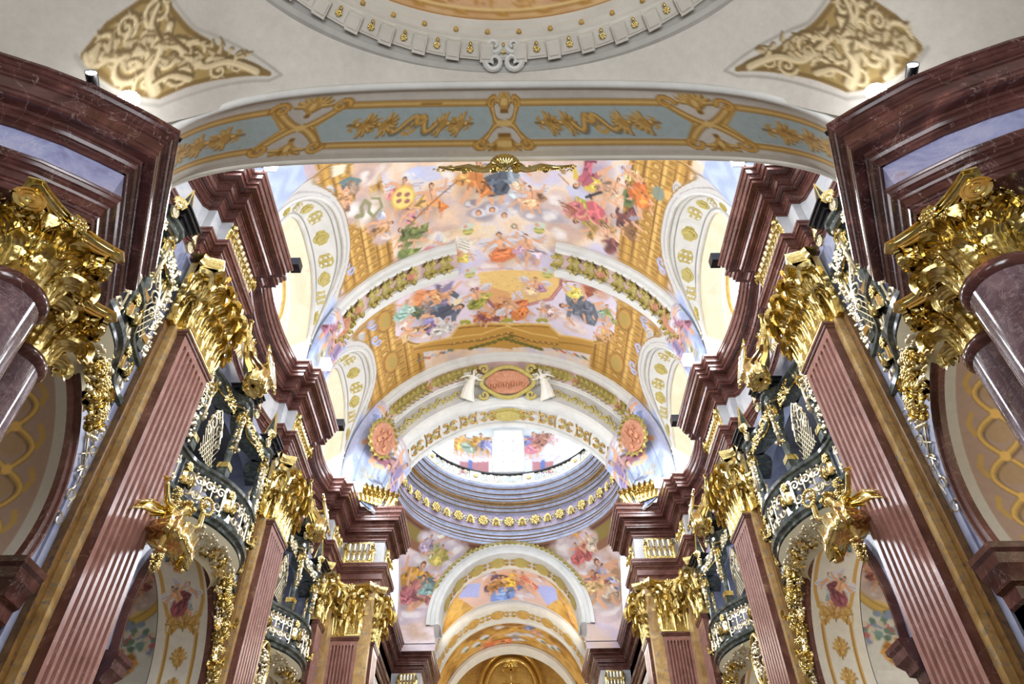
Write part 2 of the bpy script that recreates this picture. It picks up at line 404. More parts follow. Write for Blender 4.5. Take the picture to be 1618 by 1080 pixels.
def palm(cv_, f, u, v, r, d):
    """painted palmette opening towards +u*d with a calyx, on a stem"""
    cv_.line([(f(u-.26*d), v), (f(u+.2*d), v)], (.03, .02), G2)
    for q in (-1, 1):
        for k_ in range(4):
            a_ = .15+k_*.42; P = [(f(u-.06*d), v), (f(u+d*r*.45*math.cos(a_)), v+q*r*.5*math.sin(a_)), (f(u+d*r*(.95*math.cos(a_)-.1)), v+q*r*.98*math.sin(a_))]
            cv_.line([(x+.015, y+.025) for x, y in P], (.045, .03), G2, .9); cv_.line(P, (.045, .022), G1); cv_.line(P[1:], (.016, .008), G3)
        cv_.line([(f(u-.1*d), v), (f(u-.2*d), v+q*.09), (f(u-.12*d), v+q*.14)], (.03, .02), G1)
    cv_.ell(f(u-.1*d), v, .05, .06, 0, G2); cv_.ell(f(u-.1*d), v-.01, .035, .04, 0, G3)
# ================================================================ ORNAMENT TEMPLATES
def leaf_mesh(name, mat, W=1., H=1., curl=.62, lobes=5, nu=12, nv=20):
    """acanthus leaf growing along +z, its ribbed tip rolling over towards +y, width along x"""
    mb = MB(); rows = []; sp = .52; rho = .21*curl/.62
    for i in range(nv+1):
        t = i/nv
        if t < sp: q = t/sp; y = .05*q+.05*q*q; z = (H-rho)*q; ty, tz = .12, 1.
        else:
            f = (t-sp)/(1-sp)*math.radians(215); y = .10+rho*1.25*(1-math.cos(f)); z = (H-rho)+rho*math.sin(f); ty, tz = math.sin(f), math.cos(f)
        L_ = math.hypot(ty, tz); ny, nz = tz/L_, -ty/L_
        wd = W*.5*(.55+.45*math.sin(PI*min(1, t*1.15))**.7)*(1 if t < .8 else (1-((t-.8)/.2)**2*.6))
        lb = abs(math.sin(t*lobes*PI)); row = []
        for j in range(nu+1):
            u = j/nu*2-1; au = abs(u)
            x = u*wd*(1-.30*(1-lb)*max(0, au-.4)/.6)
            d = .05*W*math.cos(u*PI*5)*(.4+.6*au)-.16*W*au*au*(1 if t < sp else .5)+.05*W*(1-min(1, au*5))-.05*W*(1-lb)*au
            row.append((x, y+ny*d, z+nz*d))
        rows.append(row)
    mb.grid(rows); n = len(mb.v); K = nu+1
    back = []
    for i, r_ in enumerate(rows):
        for (x, y, z) in r_: back.append((x*.97, y-.03*W, z-.015*W if i < nv*.6 else z+.0*W-.03*W*math.cos(i)))
    fs = [tuple(q+n for q in f[::-1]) for f in mb.f]
    mb.v += back; mb.f += fs
    return tmesh(mb, name, mat, 75)
def spiral_pts(r, turns, n=26, dec=.78):
    return [((r*(1-dec*i/n))*math.cos(2*PI*turns*i/n), (r*(1-dec*i/n))*math.sin(2*PI*turns*i/n)) for i in range(n+1)]
def volute_mesh(name, mat, r=.5, wd=.35):
    """flat scroll in the x-z plane, extruded in y"""
    mb = MB(); P = spiral_pts(r, 2.1, 34, .86)
    rows = []
    for i, (x, z) in enumerate(P):
        q = math.hypot(x, z); k = (q-.17*r*(1-i/34)-.02*r)/max(q, 1e-6); k = max(k, .1)
        d = wd*(.5+.18*i/34)
        rows.append([(x, -d, z), (x, d, z), (x*k, d*1.02, z*k), (x*k, -d*1.02, z*k)])
    mb.grid(rows, close_u=True)
    mb.lathe([(0.001, -wd*.62), (r*.92, -wd*.36), (r*.92, wd*.36), (.001, wd*.62)], k=18, ax='y')
    mb.lathe([(0.001, -wd*.86), (r*.26, -wd*.78), (r*.3, 0), (r*.26, wd*.78), (.001, wd*.86)], k=12, ax='y')
    return tmesh(mb, name, mat, 40)
def rosette_mesh(name, mat, r=.5, pet=7):
    """open flower facing +y"""
    mb = MB()
    for ring, (rr, lift) in enumerate(((1., .0), (.62, .20))):
        for i in range(pet):
            a = 2*PI*(i+.5*ring)/pet; ca, sa = math.cos(a), math.sin(a); pts = []
            for q in range(6):
                t = .1+.9*q/5; row = []
                for k in range(5):
                    u = k/4*2-1; wd = .42*math.sin(PI*min(1, t*.86+.1))**.7; x = t*rr*r*(1-.10*u*u); z = u*wd*rr*r; y = (.14+lift+.30*math.sin(t*PI*.75)*rr-.10*u*u+(-.12 if t > .95 else 0))*r
                    row.append((x*ca-z*sa, y, x*sa+z*ca))
                pts.append(row)
            mb.grid([r_[::-1] for r_ in pts])
    mb.ball((0, .42*r, 0), .22*r, 8)
    return tmesh(mb, name, mat, 80)
def shell_mesh(name, mat, r=.5):
    """scallop: hinge at the origin, fan along +z, hollow to +y"""
    mb = MB(); rows = []
    for i in range(7):
        t = i/6; row = []
        for j in range(33):
            a = (j/32-.5)*PI*.95; q = r*(.12+.88*t)*(1+.05*math.cos(a*22)*t)
            row.append((q*math.sin(a), r*(.35*math.sin(t*PI*.6))-(.05*r*math.cos(a*22)*t), q*math.cos(a)))
        rows.append(row)
    mb.grid(rows); n = len(mb.v); mb.v += [(x, y-.05*r, z) for x, y, z in mb.v]; mb.f += [tuple(i+n for i in f[::-1]) for f in mb.f]
    return tmesh(mb, name, mat, 70)
T = {}
def templates():
    for g in ('gold', 'dark_gold', 'pale_gold', 'bright_gold'):
        T['leaf_'+g] = leaf_mesh('acanthus_leaf', g); T['vol_'+g] = volute_mesh('volute', g)
        T['ros_'+g] = rosette_mesh('rosette', g); T['shell_'+g] = shell_mesh('shell', g)
    T['ros_olive_gold'] = rosette_mesh('rosette', 'olive_gold'); T['leaf_olive_gold'] = leaf_mesh('acanthus_leaf', 'olive_gold')
    T['leaf_stucco'] = leaf_mesh('acanthus_leaf', 'stucco_white'); T['vol_stucco'] = volute_mesh('volute', 'stucco_white'); T['ros_terra'] = rosette_mesh('rosette', 'terracotta')
templates()
def frame(p, out, up=(0, 0, 1), s=1, sx=None, sy=None, sz=None):
    """matrix: local +y -> out, local +z -> up"""
    y = Vector((*out, 0) if len(out) == 2 else out).normalized(); z = Vector(up); z = (z-y*z.dot(y)).normalized(); x = y.cross(z)
    M = Matrix((( x.x, y.x, z.x, p[0]), (x.y, y.y, z.y, p[1]), (x.z, y.z, z.z, p[2]), (0, 0, 0, 1)))
    return M @ Matrix.Diagonal((sx or s, sy or s, sz or s, 1))
def scroll_tube(mb, M, r, th, turns=1.3, tail=None, flip=1):
    """C scroll in local x-z plane"""
    P = [Vector((flip*x, 0, z)) for x, z in spiral_pts(r, turns, 16, .85)]
    if tail: P = [Vector((flip*tail[0], 0, tail[1]))]+P
    n = len(P); mb.tube([M @ p for p in P], [th*(1-.45*i/n) for i in range(n)], 5)
def spray(mb, M, n, size, spread, rng, flat=.35):
    """a bunch of small gilded leaves and buds on a plane facing local +y"""
    n = int(n*2.4); size = size*.62
    for i in range(n):
        x = rng.uniform(-1, 1)*spread[0]; z = rng.uniform(-1, 1)*spread[1]; a = rng.uniform(0, 2*PI); L = size*rng.uniform(.6, 1.3)
        d = Vector((math.cos(a), 0, math.sin(a))); p = Vector((x, rng.uniform(.0, flat)*size, z)); q = Vector((-d.z, 0, d.x))*L*.32
        up = Vector((0, L*.45, 0))
        vs = [p-d*L*.5, p+q+up*.2, p+d*L*.1+up, p-q+up*.2, p+d*L*.6+up*.1]
        mb.add([M @ v for v in vs], [(0, 1, 2), (0, 2, 3), (1, 4, 2), (2, 4, 3)])
        if i % 3 == 0: mb.ball(M @ (p+Vector((0, L*.25, 0))), L*.24, 6)
# ================================================================ STRUCTURE
FL = -1.6                    # floor level, the lens is at z = 0
PX = -7.6                    # face of the nave pilasters (left side)
BAYS = (8.55, 17.05, 25.0)
LUN = ((8.55, 2.6), (16.95, 2.98), (24.72, 2.66))      # lunettes: centre, half width
def S(o, k='structure'):
    o['kind'] = k; return o
mb = MB(); mb.box((-22, -14, FL-.3), (22, 66, FL)); S(mb.build('floor', 'floor_stone'))

mb = MB(); mb.box((-14, -6.6, FL), (14, -6.2, 15.2)); S(mb.build('wall_west', 'plaster_cream'))
for s in (-1, 1):
    mb = MB(); mb.box((min(s*12.8, s*13.1), -6.4, FL), (max(s*12.8, s*13.1), 5.0, 15.2)); S(mb.build('wall_left' if s < 0 else 'wall_right', 'plaster_cream'))
    mb = MB(); mb.box((min(s*8.1, s*13.1), 4.9, FL), (max(s*8.1, s*13.1), 5.3, 19)); S(mb.build('wall_left' if s < 0 else 'wall_right', 'plaster_cream'))
mb = MB(); mb.box((-14, -6.6, 15.1), (14, 5.3, 15.4)); S(mb.build('ceiling_loft_room', 'plaster'))
EA = .89            # the side arches are a little narrower than a circle
def bay_wall(idx, y0, y1, x=-8.1, zt=14.6, arch=(6.7, 2.75), opening=(10.75, 13.5, 2.55)):
    """one bay of the blue marble wall: arch below, oratory opening above"""
    yc = BAYS[idx]; mb = MB(); n = 64; ys = [y0+(y1-y0)*i/n for i in range(n+1)]
    ys = sorted(set([round(v, 4) for v in ys+[yc-arch[1]*EA, yc+arch[1]*EA, yc-opening[2], yc+opening[2]]]))
    top = lambda y: arch[0]+math.sqrt(max(0, arch[1]**2-((y-yc)/EA)**2))
    ot = lambda y: opening[1]-.35*(abs(y-yc)/opening[2])**4
    th = .35
    for a, b in zip(ys[:-1], ys[1:]):
        m = (a+b)/2; sp = []
        lo = (FL, FL)
        if abs(m-yc) < arch[1]*EA: lo = (top(a), top(b))
        if abs(m-yc) < opening[2]: sp = [(lo, (opening[0],)*2), ((ot(a), ot(b)), (zt, zt))]
        else: sp = [(lo, (zt, zt))]
        for (l0, l1), (h0, h1) in sp:
            mb.add([(x, a, l0), (x, b, l1), (x, b, h1), (x, a, h0), (x-th, a, l0), (x-th, b, l1), (x-th, b, h1), (x-th, a, h0)],
                   [(0, 1, 2, 3), (4, 7, 6, 5), (0, 4, 5, 1), (3, 2, 6, 7), (0, 3, 7, 4), (1, 5, 6, 2)])
    return mb
for i, (a, b) in enumerate(((5.2, 12.0), (13.4, 20.6), (21.8, 28.9))):
    o = S(bay_wall(i, a, b).build('wall_left', 'blue_marble')); MIRROR.append(o)
# solid wall between the bays and the pier cores
for a, b in ((11.3, 14.25), (19.8, 22.4), (27.7, 29.2)):
    mb = MB(); mb.box((-9.38, a, FL), (-8.05, b, 14.6)); MIRROR.append(S(mb.build('wall_left', 'blue_marble')))
# crossing pier
mb = MB(); mb.box((-9, 29.35+.3, FL), (-5.95, 31.6, 14.6)); mb.box((-9, 28.9, FL), (-7.5, 31.6, 14.6)); MIRROR.append(S(mb.build('wall_left', 'yellow_marble')))
mb = MB(); mb.box((-7.7, 28.7, FL), (-7.36, 29.66, 14.6)); mb.box((-6.32, 29.47, FL), (-5.78, 29.8, 14.6)); MIRROR.append(S(mb.build('wall_left', 'yellow_marble')))
# choir pier and choir wall
mb = MB(); mb.box((-9, 45.5, FL), (-5.6, 48.5, 14.6)); mb.box((-9, 48.5, FL), (-6.2, 62, 17.5)); MIRROR.append(S(mb.build('wall_left', 'yellow_marble')))
mb = MB(); mb.box((-9.5, 31.0, 14), (-7.3, 45.5, 18.2)); mb.box((-9.5, 31.6, FL), (-9.2, 45.5, 14.6)); MIRROR.append(S(mb.build('wall_left', 'plaster')))

# ---- main entablature: architrave, frieze, cornice swept along the plan of the nave
def bay_curve(y0, y1):
    P = [(-7.92, y0), (-7.92, y0+.42), (-8.15, y0+.42)]; n = 14; a, b = y0+.55, y1-.55
    for i in range(n+1):
        t = i/n; P.append((-8.28-.3*math.sin(PI*t)**.8, a+(b-a)*t))
    return P+[(-8.15, y1-.42), (-7.92, y1-.42), (-7.92, y1)]
PATH = bay_curve(5.3, 11.9)+[(PX, 11.9), (PX, 13.95)]+bay_curve(13.95, 20.15)+[(PX, 20.15), (PX, 22.25)]+bay_curve(22.25, 27.6)+[(PX, 27.6), (PX, 29.6), (-5.65, 29.6), (-5.65, 31.6), (-7.3, 31.6), (-7.3, 45.4), (-5.5, 45.4), (-5.5, 49.2), (-5.9, 49.2), (-5.9, 60)]
ARCHI = [(-.6, 14.5), (0, 14.5), (0, 14.72), (.02, 14.73), (.035, 14.76), (.02, 14.79), (.06, 14.80), (.06, 15.06), (.09, 15.07), (.105, 15.10), (.09, 15.13), (.13, 15.15), (.14, 15.21), (.19, 15.25), (.19, 15.29), (.24, 15.30), (.24, 15.40), (.26, 15.42), (.26, 15.49), (-.6, 15.52)]
FRIEZE = [(-.6, 15.5), (0, 15.5), (0, 16.62), (-.6, 16.62)]
CORN = [(-.6, 16.6), (.03, 16.6), (.03, 16.66), (.07, 16.67), (.07, 16.74), (.055, 16.76), (.10, 16.82), (.13, 16.84), (.13, 16.90), (.17, 16.91), (.17, 16.96), (.155, 16.97), (.30, 16.98), (.30, 17.06), (.34, 17.07), (.34, 17.13), (.325, 17.15), (.36, 17.21), (.40, 17.23), (.40, 17.30), (.44, 17.31), (.44, 17.36), (.42, 17.37), (.61, 17.38), (.61, 17.52), (.65, 17.53), (.65, 17.60), (.63, 17.62), (.665, 17.70), (.71, 17.72), (.71, 17.79), (.735, 17.86), (.77, 17.88), (.79, 17.93), (.79, 18.0), (-1.2, 18.03)]
for nm, pr, mt in (('trim_architrave', ARCHI, 'red_marble'), ('trim_frieze', FRIEZE, 'white_marble'), ('trim_cornice', CORN, 'red_marble')):
    mb = MB(); sweep(mb, pr, PATH); MIRROR.append(S(mb.build(nm, mt, smooth=20)))

# ---- nave barrel vault with lunettes (fresco colour is added by the painter)
VC, VR = 18.7, 7.75
LA2, LH2, LA1, LH1, LX = 2.65, 5.0, 2.3, 4.15, -7.62
EXN = 2.7
def lz(y, h):
    z = 0
    for yc, a in LUN:
        d = abs(y-yc)
        if d < a: z = max(z, h*(1-(d/a)**EXN)**(1/EXN))
    return 18+z
def th_min(y):
    z = lz(y, LH2); return math.asin(max(-.08, min(1, (z-VC)/VR)))
ys = [9+.25*i for i in range(12)]+[12.1+.055*i for i in range(int(15.5/.055)+1)]
NT = 300; rows = []; UV = []
for y in ys:
    t0 = th_min(y); r = []
    for j in range(NT+1):
        t = t0+(PI-2*t0)*j/NT; r.append((-VR*math.cos(t), y, VC+VR*math.sin(t))); UV.append((t*VR, y))
    rows.append(r)
mb = MB(); mb.grid(rows); NAVE_VAULT = S(mb.build('ceiling', 'fresco', smooth=180)); NAVE_UV = np.array(UV)
# lunette reveal: band between the barrel and the window wall, plus window wall
def lun_pt(t, which, yc, k=0.):
    """t 0..1 along the arch; which 0 = window wall, 1 = barrel edge"""
    a = PI*t; A = LA2-.35*(1-which); H = LH1+(LH2-LH1)*which
    y = yc-A*math.copysign(abs(math.cos(a))**(2/EXN), math.cos(a)); z = 18+H*max(0, math.sin(a))**(2/EXN)
    xb = -math.sqrt(max(0, VR**2-max(0, z-VC)**2)); x = LX+(xb-LX)*which
    return Vector((x, y, z))
for bi, (yc, LA2) in enumerate(LUN):
    if bi == 0: continue
    LA1 = LA2-.35
    mb = MB(); N = 56
    mb.grid([[lun_pt(i/N, w_, yc) for w_ in (0, .08, .5, .92, 1)] for i in range(N+1)])
    band = S(mb.build('trim_lunette_arch', 'plaster_bright', smooth=60))
    # raised border mouldings
    for w_, r_ in ((.0, .09), (.16, .035), (.86, .035), (1.0, .07)):
        mb = MB(); mb.tube([lun_pt(i/N, w_, yc) for i in range(N+1)], r_, 6); mb.build('moulding', 'plaster_bright' if w_ in (0, 1) else 'plaster_grey', band, 60)
    # ochre fields, alternately oval medallions and bell-shaped panels
    K = 11
    for k in range(K):
        t = (k+.5)/K*.92+.04; c = lun_pt(t, .5, yc); tt = (lun_pt(t+.02, .5, yc)-lun_pt(t-.02, .5, yc)).normalized(); ax = (lun_pt(t, 1, yc)-lun_pt(t, 0, yc)); wd = ax.length*.5; ax.normalize()
        nrm = tt.cross(ax).normalized()
        if nrm.dot(Vector((0, yc, 17))-c) < 0: nrm = -nrm
        M = Matrix(((tt.x, ax.x, nrm.x, c.x), (tt.y, ax.y, nrm.y, c.y), (tt.z, ax.z, nrm.z, c.z), (0, 0, 0, 1)))
        mb = MB()
        if k % 2:
            for rr, h in ((1, .02), (.72, .05), (.42, .08)):
                P = [(rr*.33*math.cos(2*PI*q/18), rr*wd*.66*math.sin(2*PI*q/18)) for q in range(18)]
                n = mb.add([M @ Vector((a, b, h)) for a, b in P]+[M @ Vector((a*1.04, b*1.04, h-.03)) for a, b in P], [tuple(range(18))]+[(q, q+18, (q+1) % 18+18, (q+1) % 18) for q in range(18)])
            mb.build('medallion', 'olive_gold', band)
        else:
            P = [(-.34, -.62), (0, -.55), (.34, -.62), (.27, 0), (.34, .62), (0, .55), (-.34, .62), (-.27, 0)]
            n = mb.add([M @ Vector((a, b*wd, .03)) for a, b in P]+[M @ Vector((a, b*wd, 0)) for a, b in P], [tuple(range(8))]+[(q, q+8, (q+1) % 8+8, (q+1) % 8) for q in range(8)])
            p = mb.build('panel', 'olive_gold', band)
            mb = MB()
            for q in (-1, 1):
                for e in (-.5, 0, .5):
                    mb.ball(M @ Vector((q*.13, e*wd*.6, .05)), .09, 6, (1, .8, .5))
            mb.build('flower', 'stucco_white', p)
    MIRROR.append(band)
    # window wall behind (niche wall with a framed oval window)
    mb = MB(); X = LX-.02; rim = [lun_pt(i/N, 0, yc) for i in range(N+1)]
    inn = [Vector((LX-.55, yc+(p.y-yc)*.86, 18+(p.z-18)*.86)) for p in rim]
    mb.grid([[p for p in rim], [q for q in inn]])
    m2 = [Vector((LX-.7, yc+(p.y-yc)*.80, 18+(p.z-18)*.80)) for p in rim]; mb.grid([inn, m2])
    wall = S(mb.build('wall_left', 'plaster_cream', smooth=60)); MIRROR.append(wall)
    mb = MB(); cz = 18.9; ov = [Vector((LX-.69, yc-1.1*math.cos(2*PI*i/40), 19.5+1.25*math.sin(2*PI*i/40))) for i in range(40)]
    # wall sheet with oval hole
    outer = []
    for p in ov:
        d = Vector((0, p.y-yc, p.z-19.5)).normalized(); best = None
        for s_ in range(1, 90):
            q = Vector((LX-.69, yc, 19.5))+d*(s_*.05)
            inside = q.z > 17.9 and abs(q.y-yc) < LA1*.8 and (q.z < 18 or ((q.y-yc)/(LA1*.8))**2+((q.z-18)/(LH1*.8))**2 < 1)
            if inside: best = q
        outer.append(best)
    mb.grid([ov, outer], close_u=True); mb.build('wall_panel', 'plaster_cream', wall)
    fr = MB(); fr.tube(ov+[ov[0]], .07, 6); fo = S(fr.build('window_1', 'ochre', smooth=60)); MIRROR.append(fo)
    g = MB(); g.add([p+Vector((-.1, 0, 0)) for p in ov], [tuple(range(40))]); g.build('pane', 'lit_window', fo)
    g = MB()
    for q in (-.36, .36): g.box((LX-.78, yc+q-.02, 18.3), (LX-.74, yc+q+.02, 20.7))
    for q in (19.1, 19.9): g.box((LX-.78, yc-1.05, q-.02), (LX-.74, yc+1.05, q+.02))
    g.build('glazing_bar', 'plaster_bright', fo)
# plaster strip between cornice and lunettes / springing
mb = MB(); mb.box((-8.9, 5.3, 17.9), (-7.66, 14.8, 18.3)); mb.box((-8.9, 19.3, 17.9), (-7.66, 22.9, 19.0)); MIRROR.append(S(mb.build('wall_left', 'plaster')))

# ---- transverse rib between the two frescoed bays
def ring_strip(mb, prof, n=90, a0=-.06, a1=PI+.06):
    """prof: (y, centre z, radius)"""
    mb.grid([[(-r*math.cos(a0+(a1-a0)*i/n), y, c+r*math.sin(a0+(a1-a0)*i/n)) for i in range(n+1)] for y, c, r in prof])
RIB_Y = (20.05, 21.85); RA = 1.27
mb = MB()
for a0, a1 in ((-.06, RA), (PI-RA, PI+.06)):
    ring_strip(mb, [(19.95, VC, 7.8), (19.95, VC, 7.66), (20.0, VC, 7.6), (20.2, VC, 7.62), (20.25, VC, 7.5), (20.4, VC, 7.48), (20.46, VC, 7.58)], 50, a0, a1)
    ring_strip(mb, [(21.3, VC, 7.58), (21.36, VC, 7.48), (21.5, VC, 7.46), (21.54, VC, 7.52), (21.75, VC, 7.54), (21.8, VC, 7.64), (21.95, VC, 7.66), (21.95, VC, 7.8)], 50, a0, a1)
rib = S(mb.build('trim_vault_rib', 'plaster_bright', smooth=40))
mb = MB()
for a0, a1 in ((-.06, RA), (PI-RA, PI+.06)): ring_strip(mb, [(20.4, VC, 7.6), (21.4, VC, 7.6)], 50, a0, a1)
mb.build('band', 'pink_plaster', rib, 60)
def on_ring(a, y, c, r): return Vector((-r*math.cos(a), y, c+r*math.sin(a))), Vector((math.cos(a), 0, -math.sin(a)))
for k in range(47):
    a = .42+(PI-.84)*k/46
    if abs(a-PI/2) < .34: continue
    p, nn = on_ring(a, 20.88, VC, 7.58); tng = Vector((math.sin(a), 0, math.cos(a)))
    if k % 8 == 3: inst(T['ros_terra'], rib, frame(p, nn, (0, 1, 0), .62, sy=.3))
    else:
        for q in (-1, 1): inst(T['leaf_olive_gold'], rib, frame(p+Vector((0, q*.05, 0)), nn, tng*(1 if k % 2 else -1)+Vector((0, q*.8, 0)), .5, sy=.3, sz=.5))

# ---- splayed crossing arch with its ornament bands
mb = MB(); ring_strip(mb, [(27.45, 18.95, 7.9), (27.45, 18.9, 7.5), (27.52, 18.88, 7.42), (27.62, 18.85, 7.44), (27.75, 18.8, 7.36), (27.8, 18.78, 7.30)], 100)
ring_strip(mb, [(28.2, 18.5, 7.0), (28.24, 18.48, 6.93), (28.3, 18.45, 6.96), (28.34, 18.43, 6.88)], 100)
ring_strip(mb, [(28.75, 18.12, 6.42), (28.78, 18.08, 6.3), (28.86, 18.05, 6.28), (28.92, 18.02, 6.18), (29.0, 18.0, 6.15), (29.15, 18, 6.15), (29.2, 18, 6.19)], 100)
ring_strip(mb, [(30.6, 18, 6.19), (30.65, 18, 6.12), (30.9, 18, 6.10), (31, 18, 6.2), (31, 18, 6.9)], 100)
ca = S(mb.build('trim_crossing_arch', 'plaster_bright', smooth=40))
mb = MB(); ring_strip(mb, [(27.8, 18.78, 7.31), (28.2, 18.5, 7.01)], 100); mb.build('band', 'pink_plaster', ca, 60)
mb = MB(); ring_strip(mb, [(28.34, 18.43, 6.89), (28.75, 18.12, 6.43)], 100); mb.build('band', 'plaster_grey', ca, 60)
mb = MB(); ring_strip(mb, [(29.18, 18, 6.2), (30.62, 18, 6.2)], 100); mb.build('soffit', 'plaster_bright', ca, 60)
for k in range(56):
    a = .42+(PI-.84)*k/55
    if abs(a-PI/2) < .2: continue
    p, nn = on_ring(a, 28.0, 18.64, 7.13); nn = (nn+Vector((0, -.9, 0))).normalized(); tng = Vector((math.sin(a), 0, math.cos(a)))*(-1 if a > PI/2 else 1)
    if k % 9 == 4: inst(T['ros_terra'], ca, frame(p, nn, (0, 1, 0), .42, sy=.3))
    else: [inst(T['leaf_olive_gold'], ca, frame(p-tng*.15, nn, tng+Vector((0, q_*.5, 0)), .36, sy=.25, sz=.52)) for q_ in (-1, 1)]
for k in range(30):
    a = .5+(PI-1.0)*k/29
    if abs(a-PI/2) < .36: continue
    sg = (-1 if a > PI/2 else 1); p, nn = on_ring(a, 28.55, 18.27, 6.62); nn = (nn+Vector((0, -.9, 0))).normalized(); tng = Vector((math.sin(a), 0, math.cos(a)))*sg
    mb = MB(); M = frame(p, nn, tng); scroll_tube(mb, M, .22, .045, 1.2, (-.1, -.5), 1 if k % 2 else -1)
    for q in range(3): mb.ball(M @ Vector((.1*(q-1), .02, -.35+.12*q)), .06, 6)
    mb.build('garland', 'olive_gold', ca, 60)
# ornament panels on the soffit
for k in range(13):
    a = .55+(PI-1.1)*k/12; p, nn = on_ring(a, 29.9, 18, 6.17); tng = Vector((math.sin(a), 0, math.cos(a))); M = frame(p, nn, (0, -1, 0))
    mb = MB()
    if k == 6:
        for r_, h in ((.5, .05), (.34, .1)):
            P = [(r_*1.9*math.cos(2*PI*q/28)*(1+.05*math.cos(q*PI)), r_*1.0*math.sin(2*PI*q/28)) for q in range(28)]
            mb.add([M @ Vector((x, h, z)) for x, z in P]+[M @ Vector((x*1.06, 0, z*1.06)) for x, z in P], [tuple(range(28))]+[(q, q+28, (q+1) % 28+28, (q+1) % 28) for q in range(28)])
        mb.build('oval_panel', 'olive_gold', ca)
    else:
        for sx_ in (-1, 1):
            for sz_ in (-1, 1): scroll_tube(mb, M @ Matrix.Translation((.2*sx_, .03, .22*sz_)) @ Matrix.Diagonal((sx_, 1, sz_, 1)), .17, .05, 1.1)
        if k % 2 == 0:
            for e in (-1, 1): mb.tube([M @ Vector((e*.46, .02, -.5)), M @ Vector((e*.38, .02, 0)), M @ Vector((e*.46, .02, .5))], .035, 5)
        pr = mb.build('scroll_panel', 'ochre', ca, 60); inst(T['ros_olive_gold'], pr, frame(p, nn, (0, -1, 0), .34))

# ---- crossing: pendentives and walls under the dome
DC, DR, PZ = 37.4, 6.9, 17.55
RHO = math.hypot(DR, 24.45-PZ)
def pend(phi, z):
    R = math.sqrt(max(0, RHO**2-(z-PZ)**2)); cl = lambda v: max(-DR, min(DR, v))
    return Vector((cl(R*math.cos(phi)), DC+cl(R*math.sin(phi)), z))
mb = MB(); rows = []; PUV = []
NP, NZ = 480, 130
PHS = [PI*i/420 for i in range(420)]+[PI+PI*i/60 for i in range(60)]
for i in range(NP):
    ph = PHS[i]
    rows.append([pend(ph, 17.5+(24.47-17.5)*j/NZ) for j in range(NZ+1)])
n = len(rows); vs = [p for r in rows for p in r]
fs = []
for i in range(n):
    for j in range(NZ):
        a = i*(NZ+1)+j; b = ((i+1) % n)*(NZ+1)+j; c = (vs[a]+vs[b+1])/2
        far = c.y > DC
        if far and c.y > DC+DR-.01 and math.hypot(c.x, c.z-19.33) < 4.8: continue
        if far and abs(c.x) < 4.6 and c.z < 19.4 and c.y > DC+DR-.01: continue
        if (not far) and c.y < DC-DR+.01 and (math.hypot(c.x, c.z-18) < 6.5 or (abs(c.x) < 6.3 and c.z < 18.5)): continue
        if abs(c.x) > DR-.01 and math.hypot(c.y-DC, c.z-17.8) < 5.6: continue
        fs.append((a, b, b+1, a+1))
mb.add(vs, fs); PEND = S(mb.build('wall_crossing', 'fresco', smooth=180)); PEND_P = np.array([tuple(v) for v in vs])
# crossing side (transept) lunettes with bright windows
mb = MB(); mb.add([(-7.6, 31.4, 17.9), (-7.6, 43.6, 17.9), (-7.6, 43.6, 24), (-7.6, 31.4, 24)], [(0, 1, 2, 3)]); MIRROR.append(S(mb.build('window_2', 'lit_window')))

# ---- dome ring, cornices, gallery, drum and dome
def dome_band(name, mat, prof, k=120, sm=30):
    mb = MB(); mb.lathe(prof, (0, DC, 0), k); return S(mb.build(name, mat, smooth=sm))
dome_band('trim_dome_ring', 'blue_stone', [(7.3, 24.44), (6.84, 24.45), (6.8, 24.55), (6.86, 24.7), (6.93, 24.74), (6.9, 24.86), (7.0, 25.0), (7.04, 25.2), (7.12, 25.3), (7.12, 25.5), (7.05, 25.56), (7.08, 25.75)])
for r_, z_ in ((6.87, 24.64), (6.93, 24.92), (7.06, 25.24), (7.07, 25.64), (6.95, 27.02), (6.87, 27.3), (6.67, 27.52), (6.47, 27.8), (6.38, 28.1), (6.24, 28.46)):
    dome_band('trim_dome_shade_line', 'brown_shade', [(r_-.02, z_-.05), (r_-.06, z_), (r_-.02, z_+.05)])  # brown stain bands that also paint in the shade between the mouldings
dome_band('trim_dome_frieze', 'lilac_stone', [(7.08, 25.75), (7.1, 26.9)])
dome_band('trim_dome_cornice', 'blue_stone', [(7.1, 26.9), (6.98, 26.94), (6.96, 27.1), (6.88, 27.2), (6.86, 27.4), (6.8, 27.44)])
dome_band('trim_dome_cornice', 'yellow_marble', [(6.8, 27.44), (6.68, 27.46), (6.66, 27.6), (6.6, 27.66)])
dome_band('trim_dome_cornice', 'blue_stone', [(6.6, 27.66), (6.48, 27.68), (6.46, 27.95), (6.4, 28.0), (6.38, 28.2), (6.28, 28.35), (6.2, 28.6), (6.16, 28.64), (6.16, 28.8), (6.6, 28.82), (7.0, 28.82)])
